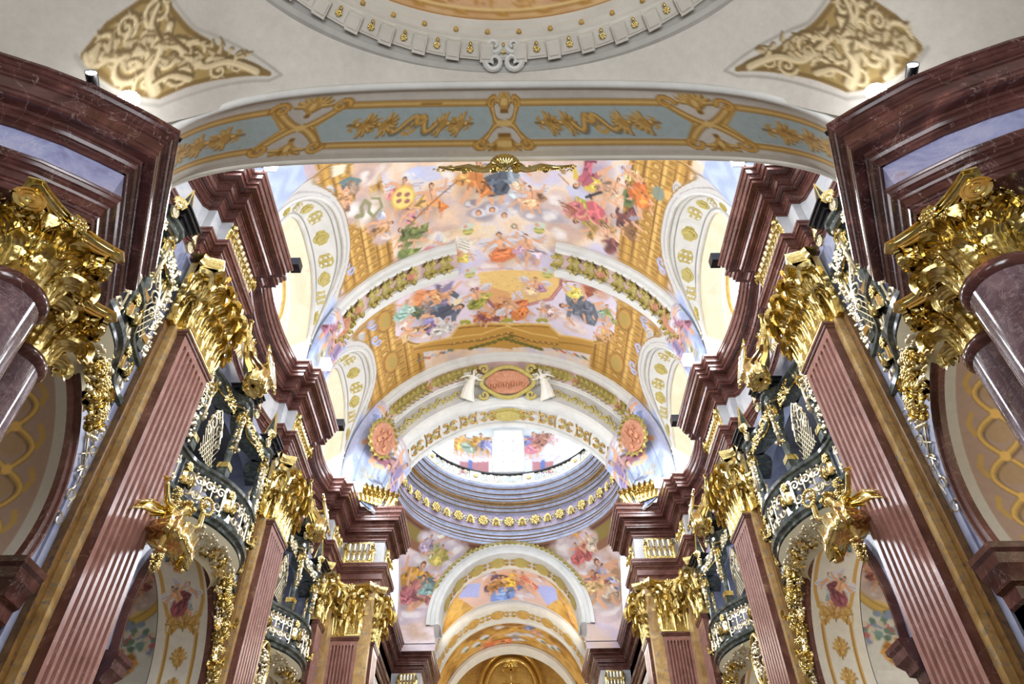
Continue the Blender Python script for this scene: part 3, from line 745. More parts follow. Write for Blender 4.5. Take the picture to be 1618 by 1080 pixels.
# drum wall with eight windows
mb = MB(); n = 480; rows = []
DRUM_R = 7.0
for i in range(n):
    a = 2*PI*i/n+PI/n
    rows.append([(DRUM_R*math.cos(a), DC+DRUM_R*math.sin(a), 28.8+7.2*j/72) for j in range(73)])
vs = [p for r in rows for p in r]; fs = []
for i in range(n):
    for j in range(72):
        ang = ((i+1)/n*360) % 45; da = min(abs(ang-0), abs(ang-45)); z = 28.8+7.2*(j+.5)/72
        if da < 9.5 and 30.4 < z < 34.3: continue
        a = i*73+j; b = ((i+1) % n)*73+j; fs.append((a, b, b+1, a+1))
mb.add(vs, fs); DRUM = S(mb.build('wall_drum', 'fresco', smooth=180)); DRUM_P = np.array(vs)
mb = MB(); mb.lathe([(7.0, 36.0), (6.8, 36.1), (6.9, 36.4), (6.6, 38.5), (5.6, 40.4), (4, 42), (2, 42.9), (.01, 43.1)], (0, DC, 0), 48); S(mb.build('ceiling_dome', 'plaster_cream', smooth=60))
for k in range(8):
    a = PI/2+k*PI/4; M = Matrix.Translation((0, DC, 0)) @ Matrix.Rotation(a-PI/2, 4, 'Z')
    mb = MB(); P = [(-1.15, 30.4), (-1.15, 34.3), (1.15, 34.3), (1.15, 30.4)]; R = 7.02
    for q in range(4):
        a_, b_ = P[q], P[(q+1) % 4]; mb.tube([M @ Vector((a_[0], R-.1, a_[1])), M @ Vector((b_[0], R-.1, b_[1]))], .1, 4)
    fo = S(mb.build('window_3', 'plaster_bright'))
    mb = MB(); mb.add([M @ Vector((x, R+.1, z)) for x, z in P], [(0, 1, 2, 3)]); mb.build('pane', 'lit_window', fo)
    mb = MB()
    for x in (-.38, .38): mb.box((x-.03, R-.02, 30.4), (x+.03, R+.03, 34.3), M)
    for z in (31.4, 32.4, 33.3): mb.box((-1.15, R-.02, z-.03), (1.15, R+.03, z+.03), M)
    mb.build('glazing_bar', 'plaster_bright', fo)

# ---- choir: front arch, vaults, second arch, third arch, apse
def choir_ring(name, mat, prof, par=None, n=72, sm=40):
    mb = MB(); ring_strip(mb, prof, n); o = mb.build(name, mat, par, sm)
    return S(o) if par is None else o
c1 = choir_ring('trim_choir_arch', 'plaster_bright', [(44.28, 19.33, 5.3), (44.1, 19.33, 5.25), (44.1, 19.33, 5.05), (44.22, 19.33, 5.0), (44.22, 19.33, 4.75), (44.12, 19.33, 4.7), (44.12, 19.33, 4.5), (44.3, 19.33, 4.4), (46.2, 19.33, 4.4), (46.2, 19.2, 5)])
v1 = MB(); rows = []; CUV = []
for i in range(60):
    y = 46.1+2.7*i/59; e_ = (i/59)**1.6; cc_ = 19.15-2.1*e_; rr_ = 4.6+1.0*e_; rows.append([(-rr_*math.cos(PI*j/140), y, cc_+rr_*math.sin(PI*j/140)) for j in range(141)]); CUV += [(PI*j/140*4.6, y) for j in range(141)]
v1.grid(rows); CV1 = S(v1.build('ceiling_choir', 'fresco', smooth=180)); CUV1 = np.array(CUV)
c2 = choir_ring('trim_choir_arch', 'plaster_bright', [(48.7, 19.0, 5.6), (48.7, 16.9, 5.65), (48.6, 16.9, 5.6), (48.6, 16.9, 5.4), (48.8, 16.9, 5.35), (48.9, 17.0, 5.25), (51.0, 17.0, 5.25), (51.05, 17.0, 5.15), (51.3, 17.0, 5.15), (51.3, 17, 5.4)])
v2 = MB(); rows = []; CUV = []
for i in range(60):
    y = 51.2+4.4*i/59; rows.append([(-5.35*math.cos(PI*j/140), y, 17.0+5.35*math.sin(PI*j/140)) for j in range(141)]); CUV += [(PI*j/140*5.35, y) for j in range(141)]
v2.grid(rows); CV2 = S(v2.build('ceiling_choir', 'fresco', smooth=180)); CUV2 = np.array(CUV)
c3 = choir_ring('trim_choir_arch', 'plaster_bright', [(55.4, 17.0, 5.4), (55.3, 17.0, 5.3), (55.3, 17, 5.1), (55.5, 17, 5.05), (56.6, 17, 5.0), (56.6, 17, 5.4)])
v3 = MB(); rows = []; CUV = []
for i in range(60):
    y = 56.5+3.5*i/59; r_ = 5.1+.3*i/59; rows.append([(-r_*math.cos(PI*j/140), y, 17.0+1.7*i/59+r_*math.sin(PI*j/140)) for j in range(141)]); CUV += [(PI*j/140*5.1, y) for j in range(141)]
v3.grid(rows); CV3 = S(v3.build('ceiling_apse', 'fresco', smooth=180)); CUV3 = np.array(CUV)
for rng_, (y, c, r) in ((15, (45.2, 19.33, 4.38)), (15, (49.95, 17.0, 5.22))):
    par = c1 if y < 47 else c2
    for k in range(rng_):
        a = .35+(PI-.7)*k/(rng_-1); p, nn = on_ring(a, y, c, r); M = frame(p, nn, (0, -1, 0)); mb = MB()
        if k % 2:
            for sx_ in (-1, 1):
                for sz_ in (-1, 1): scroll_tube(mb, M @ Matrix.Translation((.2*sx_, .03, .22*sz_)) @ Matrix.Diagonal((sx_, 1, sz_, 1)), .18, .05, 1.1)
            mb.build('scroll_panel', 'ochre', par, 60)
        else:
            P = [(.46*math.cos(2*PI*q/20), .6*math.sin(2*PI*q/20)) for q in range(20)]
            mb.add([M @ Vector((x, .05, z)) for x, z in P]+[M @ Vector((x*1.1, 0, z*1.1)) for x, z in P], [tuple(range(20))]+[(q, q+20, (q+1) % 20+20, (q+1) % 20) for q in range(20)])
            mb.build('medallion', 'olive_gold' if y < 47 else 'ochre', par)
mb = MB(); mb.box((-7, 60.2, FL), (7, 60.6, 26)); S(mb.build('wall_east', 'ochre'))
mb = MB()
for s in (-1, 1): mb.box((min(s*4.5, s*9), 44.3, 17.9), (max(s*4.5, s*9), 44.32, 17.95))
S(mb.build('trim_choir_sill', 'plaster_bright'))

# ---- chapels behind the arches and oratory rooms above
SD = (1.9, 1.36, 1.36)
for bi, yc in enumerate(BAYS):
    mb = MB(); R0, R1 = 2.62, 2.62; n = 40; rows = []
    for i in range(n+1):
        a = -.35+(PI+.7)*i/n; rows.append([(-8.06-2.24*j/24, yc-EA*R0*math.cos(a), 6.7+R0*math.sin(a)) for j in range(25)])
    mb.grid(rows); o = S(mb.build('ceiling_arch_soffit', 'fresco', smooth=180)); MIRROR.append(o)
    o['bay'] = bi
    mb = MB(); n = 48; rows = []
    for i in range(n+1):
        t = i/n*PI/2; r = 4.3*math.cos(t) if i < n else .001; rows.append([(-12.6+r*.75*math.cos(2*PI*j/64)*1.0, yc+r*.95*math.sin(2*PI*j/64), 11.4+2.6*math.sin(t)) for j in range(64)])
    mb.grid(rows, close_u=True); o = S(mb.build('ceiling_chapel', 'fresco', smooth=180)); MIRROR.append(o)
    mb = MB()
    mb.add([(-15.9, yc-3.7, FL), (-15.9, yc+3.7, FL), (-15.9, yc+3.7, 12), (-15.9, yc-3.7, 12)], [(0, 1, 2, 3)])
    mb.add([(-9.3, yc-3.7, FL), (-15.9, yc-3.7, FL), (-15.9, yc-3.7, 12), (-9.3, yc-3.7, 12)], [(0, 1, 2, 3)])
    MIRROR.append(S(mb.build('wall_chapel', 'plaster_grey')))
    mb = MB(); nx_, nz_ = (150, 200) if bi < 2 else (40, 60); mb.grid([[(-9.3-6.6*i/nx_, yc+3.6, 4+8.2*j/nz_) for j in range(nz_+1)] for i in range(nx_+1)]); o = S(mb.build('wall_chapel_far', 'fresco')); o['bay'] = bi; MIRROR.append(o)
    for e in (-1, 1):
        mb = MB(); y_ = yc+e*2.62*EA; mb.box((-8.08-SD[bi], min(y_, y_+e*.3), FL), (-8.1, max(y_, y_+e*.7), 5.85)); MIRROR.append(S(mb.build('wall_jamb', 'plaster_grey')))
    mb = MB(); mb.grid([[(-8.08-SD[bi], yc-EA*r*math.cos(a), 6.7+r*math.sin(a)) for r in (2.62, 5.5)] for a in [-.35+(PI+.7)*i/40 for i in range(41)]]); MIRROR.append(S(mb.build('wall_chapel', 'plaster_grey')))
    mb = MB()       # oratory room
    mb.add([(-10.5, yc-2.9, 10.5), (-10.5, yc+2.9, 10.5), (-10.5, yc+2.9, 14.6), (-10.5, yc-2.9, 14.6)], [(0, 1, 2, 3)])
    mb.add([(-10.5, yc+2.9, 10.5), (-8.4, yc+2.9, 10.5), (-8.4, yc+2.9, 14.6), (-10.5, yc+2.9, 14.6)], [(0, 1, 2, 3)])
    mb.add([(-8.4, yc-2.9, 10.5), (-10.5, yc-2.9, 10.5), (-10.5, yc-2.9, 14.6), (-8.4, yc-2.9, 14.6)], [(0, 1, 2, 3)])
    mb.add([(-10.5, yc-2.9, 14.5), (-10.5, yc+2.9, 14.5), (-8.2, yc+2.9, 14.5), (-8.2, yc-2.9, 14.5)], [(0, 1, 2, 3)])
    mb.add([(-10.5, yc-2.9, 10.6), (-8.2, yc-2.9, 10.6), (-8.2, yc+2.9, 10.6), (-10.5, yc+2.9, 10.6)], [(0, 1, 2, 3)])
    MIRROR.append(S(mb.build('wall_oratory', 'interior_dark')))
# ================================================================ FRESCOES
Q = {1: (500, 250, 5.219), 2: (800, 250, 5.219), 3: (560, 410, 6.352), 4: (800, 410, 6.352), 5: (600, 820, 6.0), 6: (680, 870, 5.144), 7: (680, 560, 5.4), 0: (0, 0, 1)}
def qp(q, x, y): a, b, s = Q[q]; return a+x/s, b+y/s
cv = Canvas(0, 9, PI*VR, 28, 42, (.86, .78, .72))
def nv(q, x, y):
    p = at_cyl(*qp(q, x, y), VC, VR); return (math.atan2(p.z-VC, -p.x)*VR, p.y)
SKY = (.80, .78, .88); PEACH = (.90, .78, .66); CREAM = (.90, .82, .62); OCH = (.76, .58, .26); DOCH = (.52, .37, .15); LOCH = (.86, .71, .40); MAUVE = (.74, .66, .68)
cv.clouds([MAUVE, (.86, .76, .70), SKY, (.91, .84, .76), PEACH, (.80, .72, .70)], 3.2, 1, 3)
def npoly(q, P, col, al=1): cv.poly([nv(q, *p) for p in P], col, al)
def nline(q, P, w, col, al=1): cv.line([nv(q, *p) for p in P], w, col, al)
def nell(q, x, y, rx, ry, col, al=1, soft=.2): cv.ell(*nv(q, x, y), rx, ry, 0, col, al, soft)
U2 = PI*VR
# golden painted architecture along the lunettes, with coffer lines
def archit(u0, u1, v0, v1, seed, dirn='v'):
    rng = random.Random(seed); cv.poly([(u0, v0), (u1, v0), (u1, v1), (u0, v1)], OCH)
    k = 0
    W = u1-u0
    for f, w_, c in ((.06, .05, DOCH), (.14, .03, LOCH), (.24, .06, DOCH), (.30, .04, LOCH), (.52, .04, DOCH), (.57, .08, LOCH), (.74, .04, DOCH), (.80, .05, LOCH), (.93, .07, DOCH)):
        cv.line([(u0+W*f, v0), (u0+W*f, v1)], w_, c)
    v = v0
    while v < v1:
        cv.line([(u0, v), (u1, v)], .02, DOCH, .8)
        cv.ell((u0+u1)/2-W*.08, v+.22, W*.07, .13, 0, DOCH, .8); cv.ell((u0+u1)/2-W*.08, v+.24, W*.045, .09, 0, LOCH, .9)
        cv.ell(u0+W*.66, v+.22, W*.05, .10, 0, sh(OCH, .7), .7); v += .44
for a, b in ((13.2, 20.1), (21.9, 27.5)):
    wd_ = 6.9 if a < 15 else 7.7
    for u0, u1, sd in ((4.0, wd_, 1), (U2-wd_, U2-4.0, 2)): archit(u0, u1, a, b, sd)
# slanting cornice of the painted gallery closes the golden zone with a ragged edge of sky
for s_ in (0, 1):
    f = (lambda u: u) if not s_ else (lambda u: U2-u)
    P = [(f(6.0), 13.0), (f(7.4), 13.0), (f(7.6), 14.6), (f(6.3), 15.6), (f(6.2), 16.4), (f(7.0), 17.2), (f(6.0), 18.0), (f(5.5), 16.8), (f(5.7), 14.8)]
    if not s_: cv.poly(P, (.80, .68, .62)); cloud(cv, 6.4, 15.2, .9, (.80, .68, .60), 5); cloud(cv, 6.2, 16.8, 1.0, (.82, .74, .66), 6)
    P2 = [(f(6.6), 22.2), (f(7.6), 22.0), (f(9), 22.0), (f(9), 26.0), (f(7.6), 25.5), (f(7.1), 25.1), (f(6.7), 24.5), (f(7.0), 23.9), (f(6.5), 23.2)]
    cv.poly(P2, (.86, .80, .84)); cv.line(P2[:2]+P2[:1], .05, DOCH); cv.line([P2[0], P2[8], P2[7], P2[6], P2[5], P2[4], P2[3]], .10, LOCH); cv.line([P2[0], P2[8], P2[7], P2[6], P2[5], P2[4], P2[3]], .035, DOCH)
# second bay: sky and the golden parapet across the foot of the scene
npoly(3, [(420, 380), (600, 260), (1000, 150), (1588, 95), (1588, 640), (1050, 660), (960, 760), (620, 840), (410, 760)], (.87, .81, .86)); npoly(4, [(0, 95), (480, 100), (1060, 320), (1110, 450), (1080, 740), (870, 810), (640, 760), (430, 650), (0, 640)], (.86, .82, .88))
for k, (q, x, y, r) in enumerate([(3, 560, 400, .5), (3, 1180, 230, .5), (3, 720, 760, .45), (4, 900, 330, .6), (4, 720, 680, .6), (4, 960, 500, .5), (4, 560, 560, .5), (3, 500, 640, .5)]):
    cloud(cv, *nv(q, x, y), r, (.88, .78, .74), k+20)
npoly(3, [(970, 780), (1040, 665), (1588, 640), (1588, 900), (1380, 880), (1100, 900), (540, 960), (600, 860), (960, 790)], OCH)
npoly(4, [(0, 640), (430, 650), (520, 760), (870, 830), (870, 960), (520, 900), (0, 890)], OCH)
for (q, P, w_, c) in ((3, [(1040, 665), (1588, 650)], .06, LOCH), (3, [(1050, 690), (1588, 675)], .04, DOCH), (3, [(970, 790), (1270, 750), (1480, 680), (1588, 665)], .05, LOCH), (3, [(975, 850), (1280, 810), (1588, 730)], .05, DOCH),
                      (4, [(0, 655), (430, 655)], .06, LOCH), (4, [(0, 675), (430, 680)], .03, DOCH), (4, [(0, 670), (250, 740), (515, 790)], .05, LOCH), (4, [(0, 740), (260, 820), (515, 850)], .05, DOCH), (4, [(430, 660), (530, 760), (870, 820)], .06, LOCH), (3, [(1040, 670), (960, 790), (600, 870)], .06, LOCH), (3, [(600, 900), (970, 850)], .03, DOCH), (4, [(520, 830), (870, 880)], .03, DOCH)):
    nline(q, P, w_, c)
for k in range(9):
    nell(3, 1000+k*68, 840-k*10-max(0, k-4)*6, .13, .10, DOCH, .9); nell(3, 1000+k*68, 835-k*10-max(0, k-4)*6, .08, .06, LOCH, .9); nell(4, 20+k*58, 780+k*9, .12, .10, DOCH, .9); nell(4, 20+k*58, 776+k*9, .07, .06, LOCH, .9)
for k in range(8): nell(3, 1170+k*58, 890-k*16-(8 if k > 4 else 0), .17, .12, (.42, .40, .14), .95); nell(4, 10+k*48, 800+k*14, .15, .12, (.42, .40, .14), .95)
for q, x, y in ((3, 1110, 620), (3, 1500, 600), (4, 360, 600), (4, 10, 600)):
    for d in (-1, 0, 1): nell(q, x+d*35, y-abs(d)*-12, .14, .13, (.64, .62, .26)); nell(q, x+d*35, y-14, .07, .06, (.80, .78, .45), .8)
# grey painted scrolls with flowers along the foot, blue ribbons
for (q, x0, y0, x1, y1) in ((3, 640, 1010, 1010, 900), (3, 60, 640, 110, 1000), (4, 480, 890, 820, 1000), (4, 1480, 600, 1340, 1000)):
    for k in range(14):
        t = k/13; c = random.Random(k).choice([(.45, .55, .52), (.80, .45, .35), (.85, .70, .45), (.40, .48, .40), (.72, .72, .78)])
        nell(q, x0+(x1-x0)*t, y0+(y1-y0)*t+10*math.sin(k*2.1), .10, .09, c, .9)
for q, x, y in ((3, 170, 640), (3, 210, 800), (4, 1390, 610), (4, 1330, 880), (2, 1280, 860), (1, 260, 890), (4, 1270, 1060)):
    u_, v_ = nv(q, x, y); scrollwork(cv, u_, v_, .26, 1, (.62, .68, .92), 1.2, .22, 1, False); scrollwork(cv, u_+.15, v_+.3, .2, 3, (.62, .68, .92), 1.1, .22, -1, False)
for q, x, y in ((1, 110, 280), (1, 140, 480), (2, 1410, 250), (2, 1385, 450), (3, 70, 780), (3, 90, 950), (4, 1440, 740), (4, 1400, 890)):
    u_, v_ = nv(q, x, y); cv.ell(u_, v_, .24, .3, 0, (.80, .79, .77)); scrollwork(cv, u_, v_, .22, 0, (.58, .57, .56), 1.6, .16, 1, False)
# gold field under the red cloth in the middle of the second scene
npoly(3, [(1240, 130), (1588, 100), (1588, 480), (1420, 450), (1280, 300)], (.90, .76, .48)); npoly(4, [(0, 100), (440, 130), (555, 150), (545, 260), (450, 400), (230, 460), (80, 430), (0, 470)], (.90, .76, .48))
for k in range(60):
    rg = random.Random(k); nell(4, rg.uniform(-300, 480), rg.uniform(120, 380), .05, .04, sh((.90, .76, .48), rg.choice([.85, 1.08])), .7)
nline(4, [(555, 150), (545, 270), (450, 395), (230, 450), (60, 400), (-60, 380)], .09, (.66, .42, .42)); nline(4, [(545, 270), (450, 395), (230, 450)], .03, (.85, .62, .58))
nline(3, [(1230, 290), (1400, 470), (1588, 540)], .10, (.64, .40, .42)); npoly(3, [(1260, 250), (1560, 330), (1588, 520), (1450, 500), (1350, 400)], (.84, .62, .42), .8)
nline(3, [(1590, 95), (1250, 95)], .035, MAUVE)
# glory and clouds of the first scene
for k, (q, x, y, r, c) in enumerate([(1, 1400, 430, .75, (.62, .60, .66)), (1, 1560, 400, .6, (.70, .68, .74)), (1, 1260, 380, .4, (.58, .56, .62)), (2, 60, 430, .5, (.72, .70, .74)), (2, 350, 470, .7, (.68, .66, .70)), (2, 200, 470, .5, (.74, .70, .74)), (1, 1080, 130, .6, (.90, .80, .72)), (1, 1000, 620, .8, (.82, .70, .64)), (2, 400, 330, .6, (.86, .78, .76)), (2, 450, 620, .8, (.82, .70, .64)), (1, 800, 120, .5, (.76, .80, .92)), (1, 1250, 720, .7, (.86, .74, .68)), (2, 500, 760, .7, (.82, .70, .66)), (1, 300, 420, .8, (.74, .66, .64)), (1, 380, 130, .6, (.78, .68, .64)), (1, 560, 640, .5, (.78, .68, .66)), (2, 180, 860, .6, (.80, .66, .64)), (1, 1430, 880, .6, (.84, .70, .68))]):
    cloud(cv, *nv(q, x, y), r, c, k+50)
for q, P in ((2, [(480, 230), (640, 220), (700, 330), (560, 360)]), (1, [(760, 80), (980, 60), (1040, 170), (880, 200)]), (2, [(1040, 380), (1140, 380), (1100, 500), (980, 560)]), (2, [(920, 60), (1030, 50), (1030, 140), (960, 170)])): npoly(q, P, (.76, .79, .92), .8)
for k in range(9): nline(1, [(1300+k*20, 560), (800+k*90, 700+k*10)], .035, (.93, .84, .58), .5)
figs = [  # q, head, foot, colour, second colour, wings, nude
 (1, 1520, 40, 1500, 330, (.34, .37, .42), (.50, .54, .58), 0, 0), (1, 1330, 60, 1290, 330, (.78, .50, .28), (.85, .62, .38), 0, 0),
 (1, 720, 200, 680, 430, (.78, .42, .42), (.85, .55, .52), 1, .6), (1, 850, 360, 700, 520, (.70, .45, .50), None, 1, .7), (1, 945, 250, 960, 470, (.84, .50, .26), (.92, .74, .45), 1, .6),
 (1, 215, 310, 330, 170, (.62, .52, .44), (.45, .50, .50), 0, .8), (1, 600, 530, 430, 560, (.70, .52, .38), (.70, .72, .80), 0, .8), (1, 240, 340, 190, 490, (.72, .55, .45), None, 0, .8),
 (1, 710, 600, 900, 650, (.44, .47, .26), (.55, .56, .34), 0, .3), (1, 720, 700, 830, 560, (.46, .50, .28), (.40, .42, .24), 0, .2), (1, 700, 740, 810, 830, (.50, .55, .30), (.44, .50, .28), 0, .1),
 (1, 1080, 730, 900, 860, (.84, .56, .56), (.72, .42, .46), 1, .7), (1, 1220, 740, 1090, 880, (.82, .68, .26), (.88, .78, .40), 1, .7), (1, 1520, 650, 1600, 850, (.82, .48, .30), (.86, .56, .38), 1, .8),
 (2, 160, 660, 220, 850, (.82, .74, .80), (.78, .62, .70), 1, .8), (2, 150, 270, 80, 400, (.80, .66, .60), (.70, .82, .80), 1, .8), (2, 200, 260, 240, 430, (.86, .66, .52), None, 1, .8), (2, 150, 210, 60, 250, (.90, .80, .68), None, 1, .8),
 (2, 600, 215, 800, 60, (.70, .38, .44), (.84, .74, .34), 0, .2), (2, 790, 200, 830, 330, (.86, .68, .56), None, 0, .9), (2, 915, 190, 860, 330, (.88, .72, .60), None, 0, .9), (2, 975, 90, 1090, 180, (.86, .70, .50), (.90, .82, .50), 0, .8),
 (2, 1010, 230, 1140, 450, (.80, .44, .20), (.42, .48, .30), 0, .3), (2, 1030, 240, 1190, 360, (.84, .50, .24), (.76, .40, .20), 0, .2),
 (2, 590, 500, 780, 380, (.76, .40, .42), (.66, .66, .30), 0, .3), (2, 580, 500, 530, 350, (.80, .48, .48), (.84, .60, .60), 0, .5),
 (2, 830, 630, 830, 500, (.60, .50, .28), (.66, .56, .32), 0, .8), (2, 830, 660, 900, 790, (.44, .26, .26), (.52, .32, .30), 0, .1), (2, 760, 560, 640, 620, (.64, .52, .30), (.70, .58, .34), 0, .5), (2, 900, 480, 1090, 520, (.46, .28, .26), (.36, .24, .24), 0, .1), (2, 960, 570, 1080, 640, (.55, .40, .26), (.50, .36, .24), 0, .4),
 (3, 610, 320, 800, 420, (.84, .54, .34), (.80, .50, .30), 0, .4), (3, 1080, 410, 740, 560, (.28, .30, .36), (.36, .38, .44), 0, 0), (3, 1020, 480, 640, 640, (.30, .32, .38), (.40, .44, .50), 0, 0), (3, 960, 340, 780, 440, (.82, .60, .42), (.45, .42, .55), 1, .5),
 (3, 700, 500, 560, 560, (.38, .42, .30), (.34, .38, .30), 0, .2), (3, 520, 440, 480, 620, (.62, .76, .70), (.74, .82, .76), 0, .4), (3, 840, 600, 690, 720, (.55, .40, .58), (.62, .60, .82), 0, .4), (3, 930, 620, 830, 780, (.78, .76, .74), (.84, .82, .80), 1, .2), (3, 500, 700, 640, 760, (.84, .66, .46), (.88, .74, .54), 0, .6),
 (3, 1200, 320, 1300, 480, (.60, .60, .26), (.74, .70, .36), 1, .7), (3, 1420, 500, 1290, 640, (.80, .50, .28), (.56, .34, .34), 0, .6), (3, 1560, 450, 1420, 560, (.82, .56, .34), (.76, .48, .28), 0, .6), (3, 1250, 540, 1300, 640, (.54, .32, .36), (.80, .50, .30), 0, .3),
 (4, 20, 440, 230, 560, (.82, .50, .28), (.84, .48, .30), 1, .7), (4, 290, 210, 260, 370, (.86, .72, .58), (.66, .50, .60), 1, .8), (4, 400, 480, 460, 590, (.88, .70, .66), (.86, .62, .60), 0, .7), (4, 340, 500, 500, 540, (.88, .74, .70), None, 1, .7),
 (4, 600, 460, 930, 520, (.40, .42, .46), (.46, .48, .52), 0, 0), (4, 690, 430, 830, 590, (.38, .40, .44), (.44, .46, .50), 0, 0), (4, 690, 270, 700, 400, (.90, .82, .40), (.92, .86, .52), 1, .3), (4, 750, 210, 980, 340, (.72, .36, .30), (.60, .34, .24), 0, .4), (4, 850, 230, 900, 320, (.66, .40, .30), (.48, .42, .28), 0, .5),
 (4, 980, 660, 1060, 790, (.78, .56, .30), (.84, .66, .38), 0, .6), (4, 890, 740, 1000, 810, (.76, .56, .32), None, 0, .6), (4, 1010, 480, 1030, 640, (.55, .58, .34), (.60, .68, .60), 0, .4)]
for k, (q, hx, hy, fx, fy, c, c2, wg, nu) in enumerate(figs):
    figure(cv, nv(q, hx, hy), nv(q, fx, fy), c, c2, k, bool(wg), nu)
for k, (q, x, y) in enumerate([(1, 1335, 450), (1, 1450, 425), (1, 1550, 470)]):
    u_, v_ = nv(q, x, y); cv.ell(u_, v_, .3, .2, 0, (.86, .84, .86), .9, .4); cv.ell(u_, v_, .14, .16, 0, (.45, .30, .2)); cv.ell(u_, v_+.03, .11, .13, 0, SKIN)
# coin, lance, crozier, books, serpent, cross, sceptre, vases
nell(1, 715, 325, .55, .55, (.86, .72, .32)); nell(1, 715, 325, .47, .47, (.94, .84, .50)); 
for a_ in range(4): nell(1, 715+48*math.cos(a_*PI/2+.8), 325+38*math.sin(a_*PI/2+.8), .13, .10, (.62, .40, .36))
nline(1, [(1160, 190), (750, 570)], .035, (.58, .42, .26)); nline(2, [(60, 580), (435, 835)], .022, (.92, .90, .88)); nell(2, 65, 560, .15, .15, (.60, .52, .40)); nell(2, 65, 560, .08, .08, (.86, .80, .72))
nline(1, [(330, 480), (380, 470), (370, 400), (400, 350), (440, 380), (430, 440), (470, 480), (540, 400), (520, 330), (460, 330)], (.10, .05), (.56, .56, .40)); nline(1, [(200, 200), (280, 165), (360, 185), (330, 215)], .07, (.40, .50, .50))
npoly(1, [(1150, 640), (1290, 690), (1240, 790), (1160, 740)], (.92, .90, .84)); npoly(1, [(1040, 620), (1100, 680), (1050, 690)], (.90, .88, .76)); npoly(1, [(130, 60), (250, 50), (230, 120), (130, 160)], (.90, .86, .76))
for k in range(4): nline(1, [(1170, 660+k*22), (1260, 690+k*22)], .015, (.45, .40, .36), .8)
nline(2, [(660, 320), (780, 280)], .06, (.18, .18, .18)); nline(2, [(690, 300), (700, 330)], .05, (.18, .18, .18)); nline(2, [(430, 130), (515, 215)], .025, (.66, .48, .30)); nell(2, 470, 110, .12, .12, (.66, .52, .36))
for k in range(9): nline(2, [(540+k*6, 400+k*4), (430+k*10, 350+k*18)], .02, (.55, .34, .24))
for q, x, y in ((1, 1250, 600), (2, 270, 590), (3, 1160, 150), (4, 410, 150)):
    u_, v_ = nv(q, x, y); cv.ell(u_, v_, .24, .22, 0, (.62, .60, .26)); cv.ell(u_, v_+.05, .28, .08, 0, (.78, .76, .44)); cv.ell(u_, v_-.25, .3, .18, 0, (.78, .82, .76), .9); cv.ell(u_-.1, v_-.27, .1, .1, 0, (.84, .56, .48), .8)
nline(4, [(565, 215), (700, 225)], .03, (.66, .42, .18)); nline(4, [(600, 205), (600, 235)], .03, (.66, .42, .18)); nell(4, 600, 390, .0001, .0001, OCH)
nell(2, 1340, 310, .45, .28, (.74, .54, .26)); nell(2, 1340, 310, .32, .2, (.88, .70, .40)); nell(2, 1255, 290, .3, .3, (.50, .56, .52), .9)
npoly(3, [(790, 230), (880, 260), (840, 330)], (.42, .38, .48)); npoly(3, [(860, 300), (1000, 200), (980, 290), (880, 340)], (.55, .50, .62)); npoly(3, [(985, 400), (1090, 390), (1060, 440), (1000, 470)], (.90, .84, .68))
for x, y, rx in ((300, 620, .7), (370, 1030, .75)): nell(3, x, y, rx*.7, rx, DOCH, .6); nell(3, x, y, rx*.5, rx*.8, OCH); nell(3, x+12, y, rx*.35, rx*.6, (.66, .58, .30), .8)
for x, y, rx in ((1190, 600, .7), (1110, 1040, .75)): nell(4, x, y, rx*.7, rx, DOCH, .6); nell(4, x, y, rx*.5, rx*.8, OCH); nell(4, x-12, y, rx*.35, rx*.6, (.66, .58, .30), .8)
# white plaster frame around the lunettes and grey-blue corbel zone with angels beside the medallions
uu, vv = NAVE_UV[:, 0], NAVE_UV[:, 1]; col = cv.sample(uu, vv)
tm = np.array([th_min(y) for y in vv])*VR; dist = np.minimum(uu-tm, (U2-tm)-uu)
slope = np.abs(np.array([th_min(y+.05)-th_min(y-.05) for y in vv]))/.1*VR
wd = .42*np.sqrt(1+np.minimum(slope, 6)**2)
m = (dist < wd)[:, None]; col = np.where(m, np.array([.80, .79, .77]), col); m = ((dist < wd*1.0) & (dist > wd*.86))[:, None]; col = np.where(m, np.array([.62, .50, .30]), col); m = ((dist < wd*.5) & (dist > wd*.42))[:, None]; col = np.where(m, np.array([.66, .65, .64]), col)
low = (np.minimum(uu, U2-uu) < 3.4) & ((np.abs(vv-20.6) < 1.9) | (vv > 26.3) | (vv < 14.0)); nz = np.sin(uu*5+np.sin(vv*7)*1.5)*.04
bl = np.stack([.70+nz, .76+nz, .90+nz*.5], 1); col = np.where(low[:, None], bl, col)
paint(NAVE_VAULT, col)

# ---- pendentives and the wall above the choir arch
cvp = Canvas(0, 17, PI*7, 25, 34, (.84, .74, .70)); cvp.clouds([(.84, .74, .68), (.80, .74, .80), (.90, .84, .84), (.70, .55, .42)], 2.5, 1, 9)
def pv(q, x, y):
    p = at_y(*qp(q, x, y), DC+DR); return (math.atan2(p.y-DC, p.x)*7, p.z)
cvp.poly([(0, 23.2), (22, 23.2), (22, 25), (0, 25)], (.55, .38, .28)); cvp.line([(0, 23.9), (22, 23.9)], .28, (.55, .48, .24)); cvp.line([(0, 24.3), (22, 24.3)], .05, (.36, .24, .18))
for k, (x, y) in enumerate([(500, 350), (600, 360), (560, 480), (650, 420), (480, 560), (300, 900), (220, 920), (250, 560), (420, 820), (640, 320), (700, 330), (330, 480), (250, 330), (380, 250)]):
    cloud(cvp, *pv(5, x, y), .8, (.80, .74, .78), k); 
    u_, v_ = pv(5, x, y); cloud(cvp, PI*7-u_, v_, .8, (.82, .74, .74), k+9)
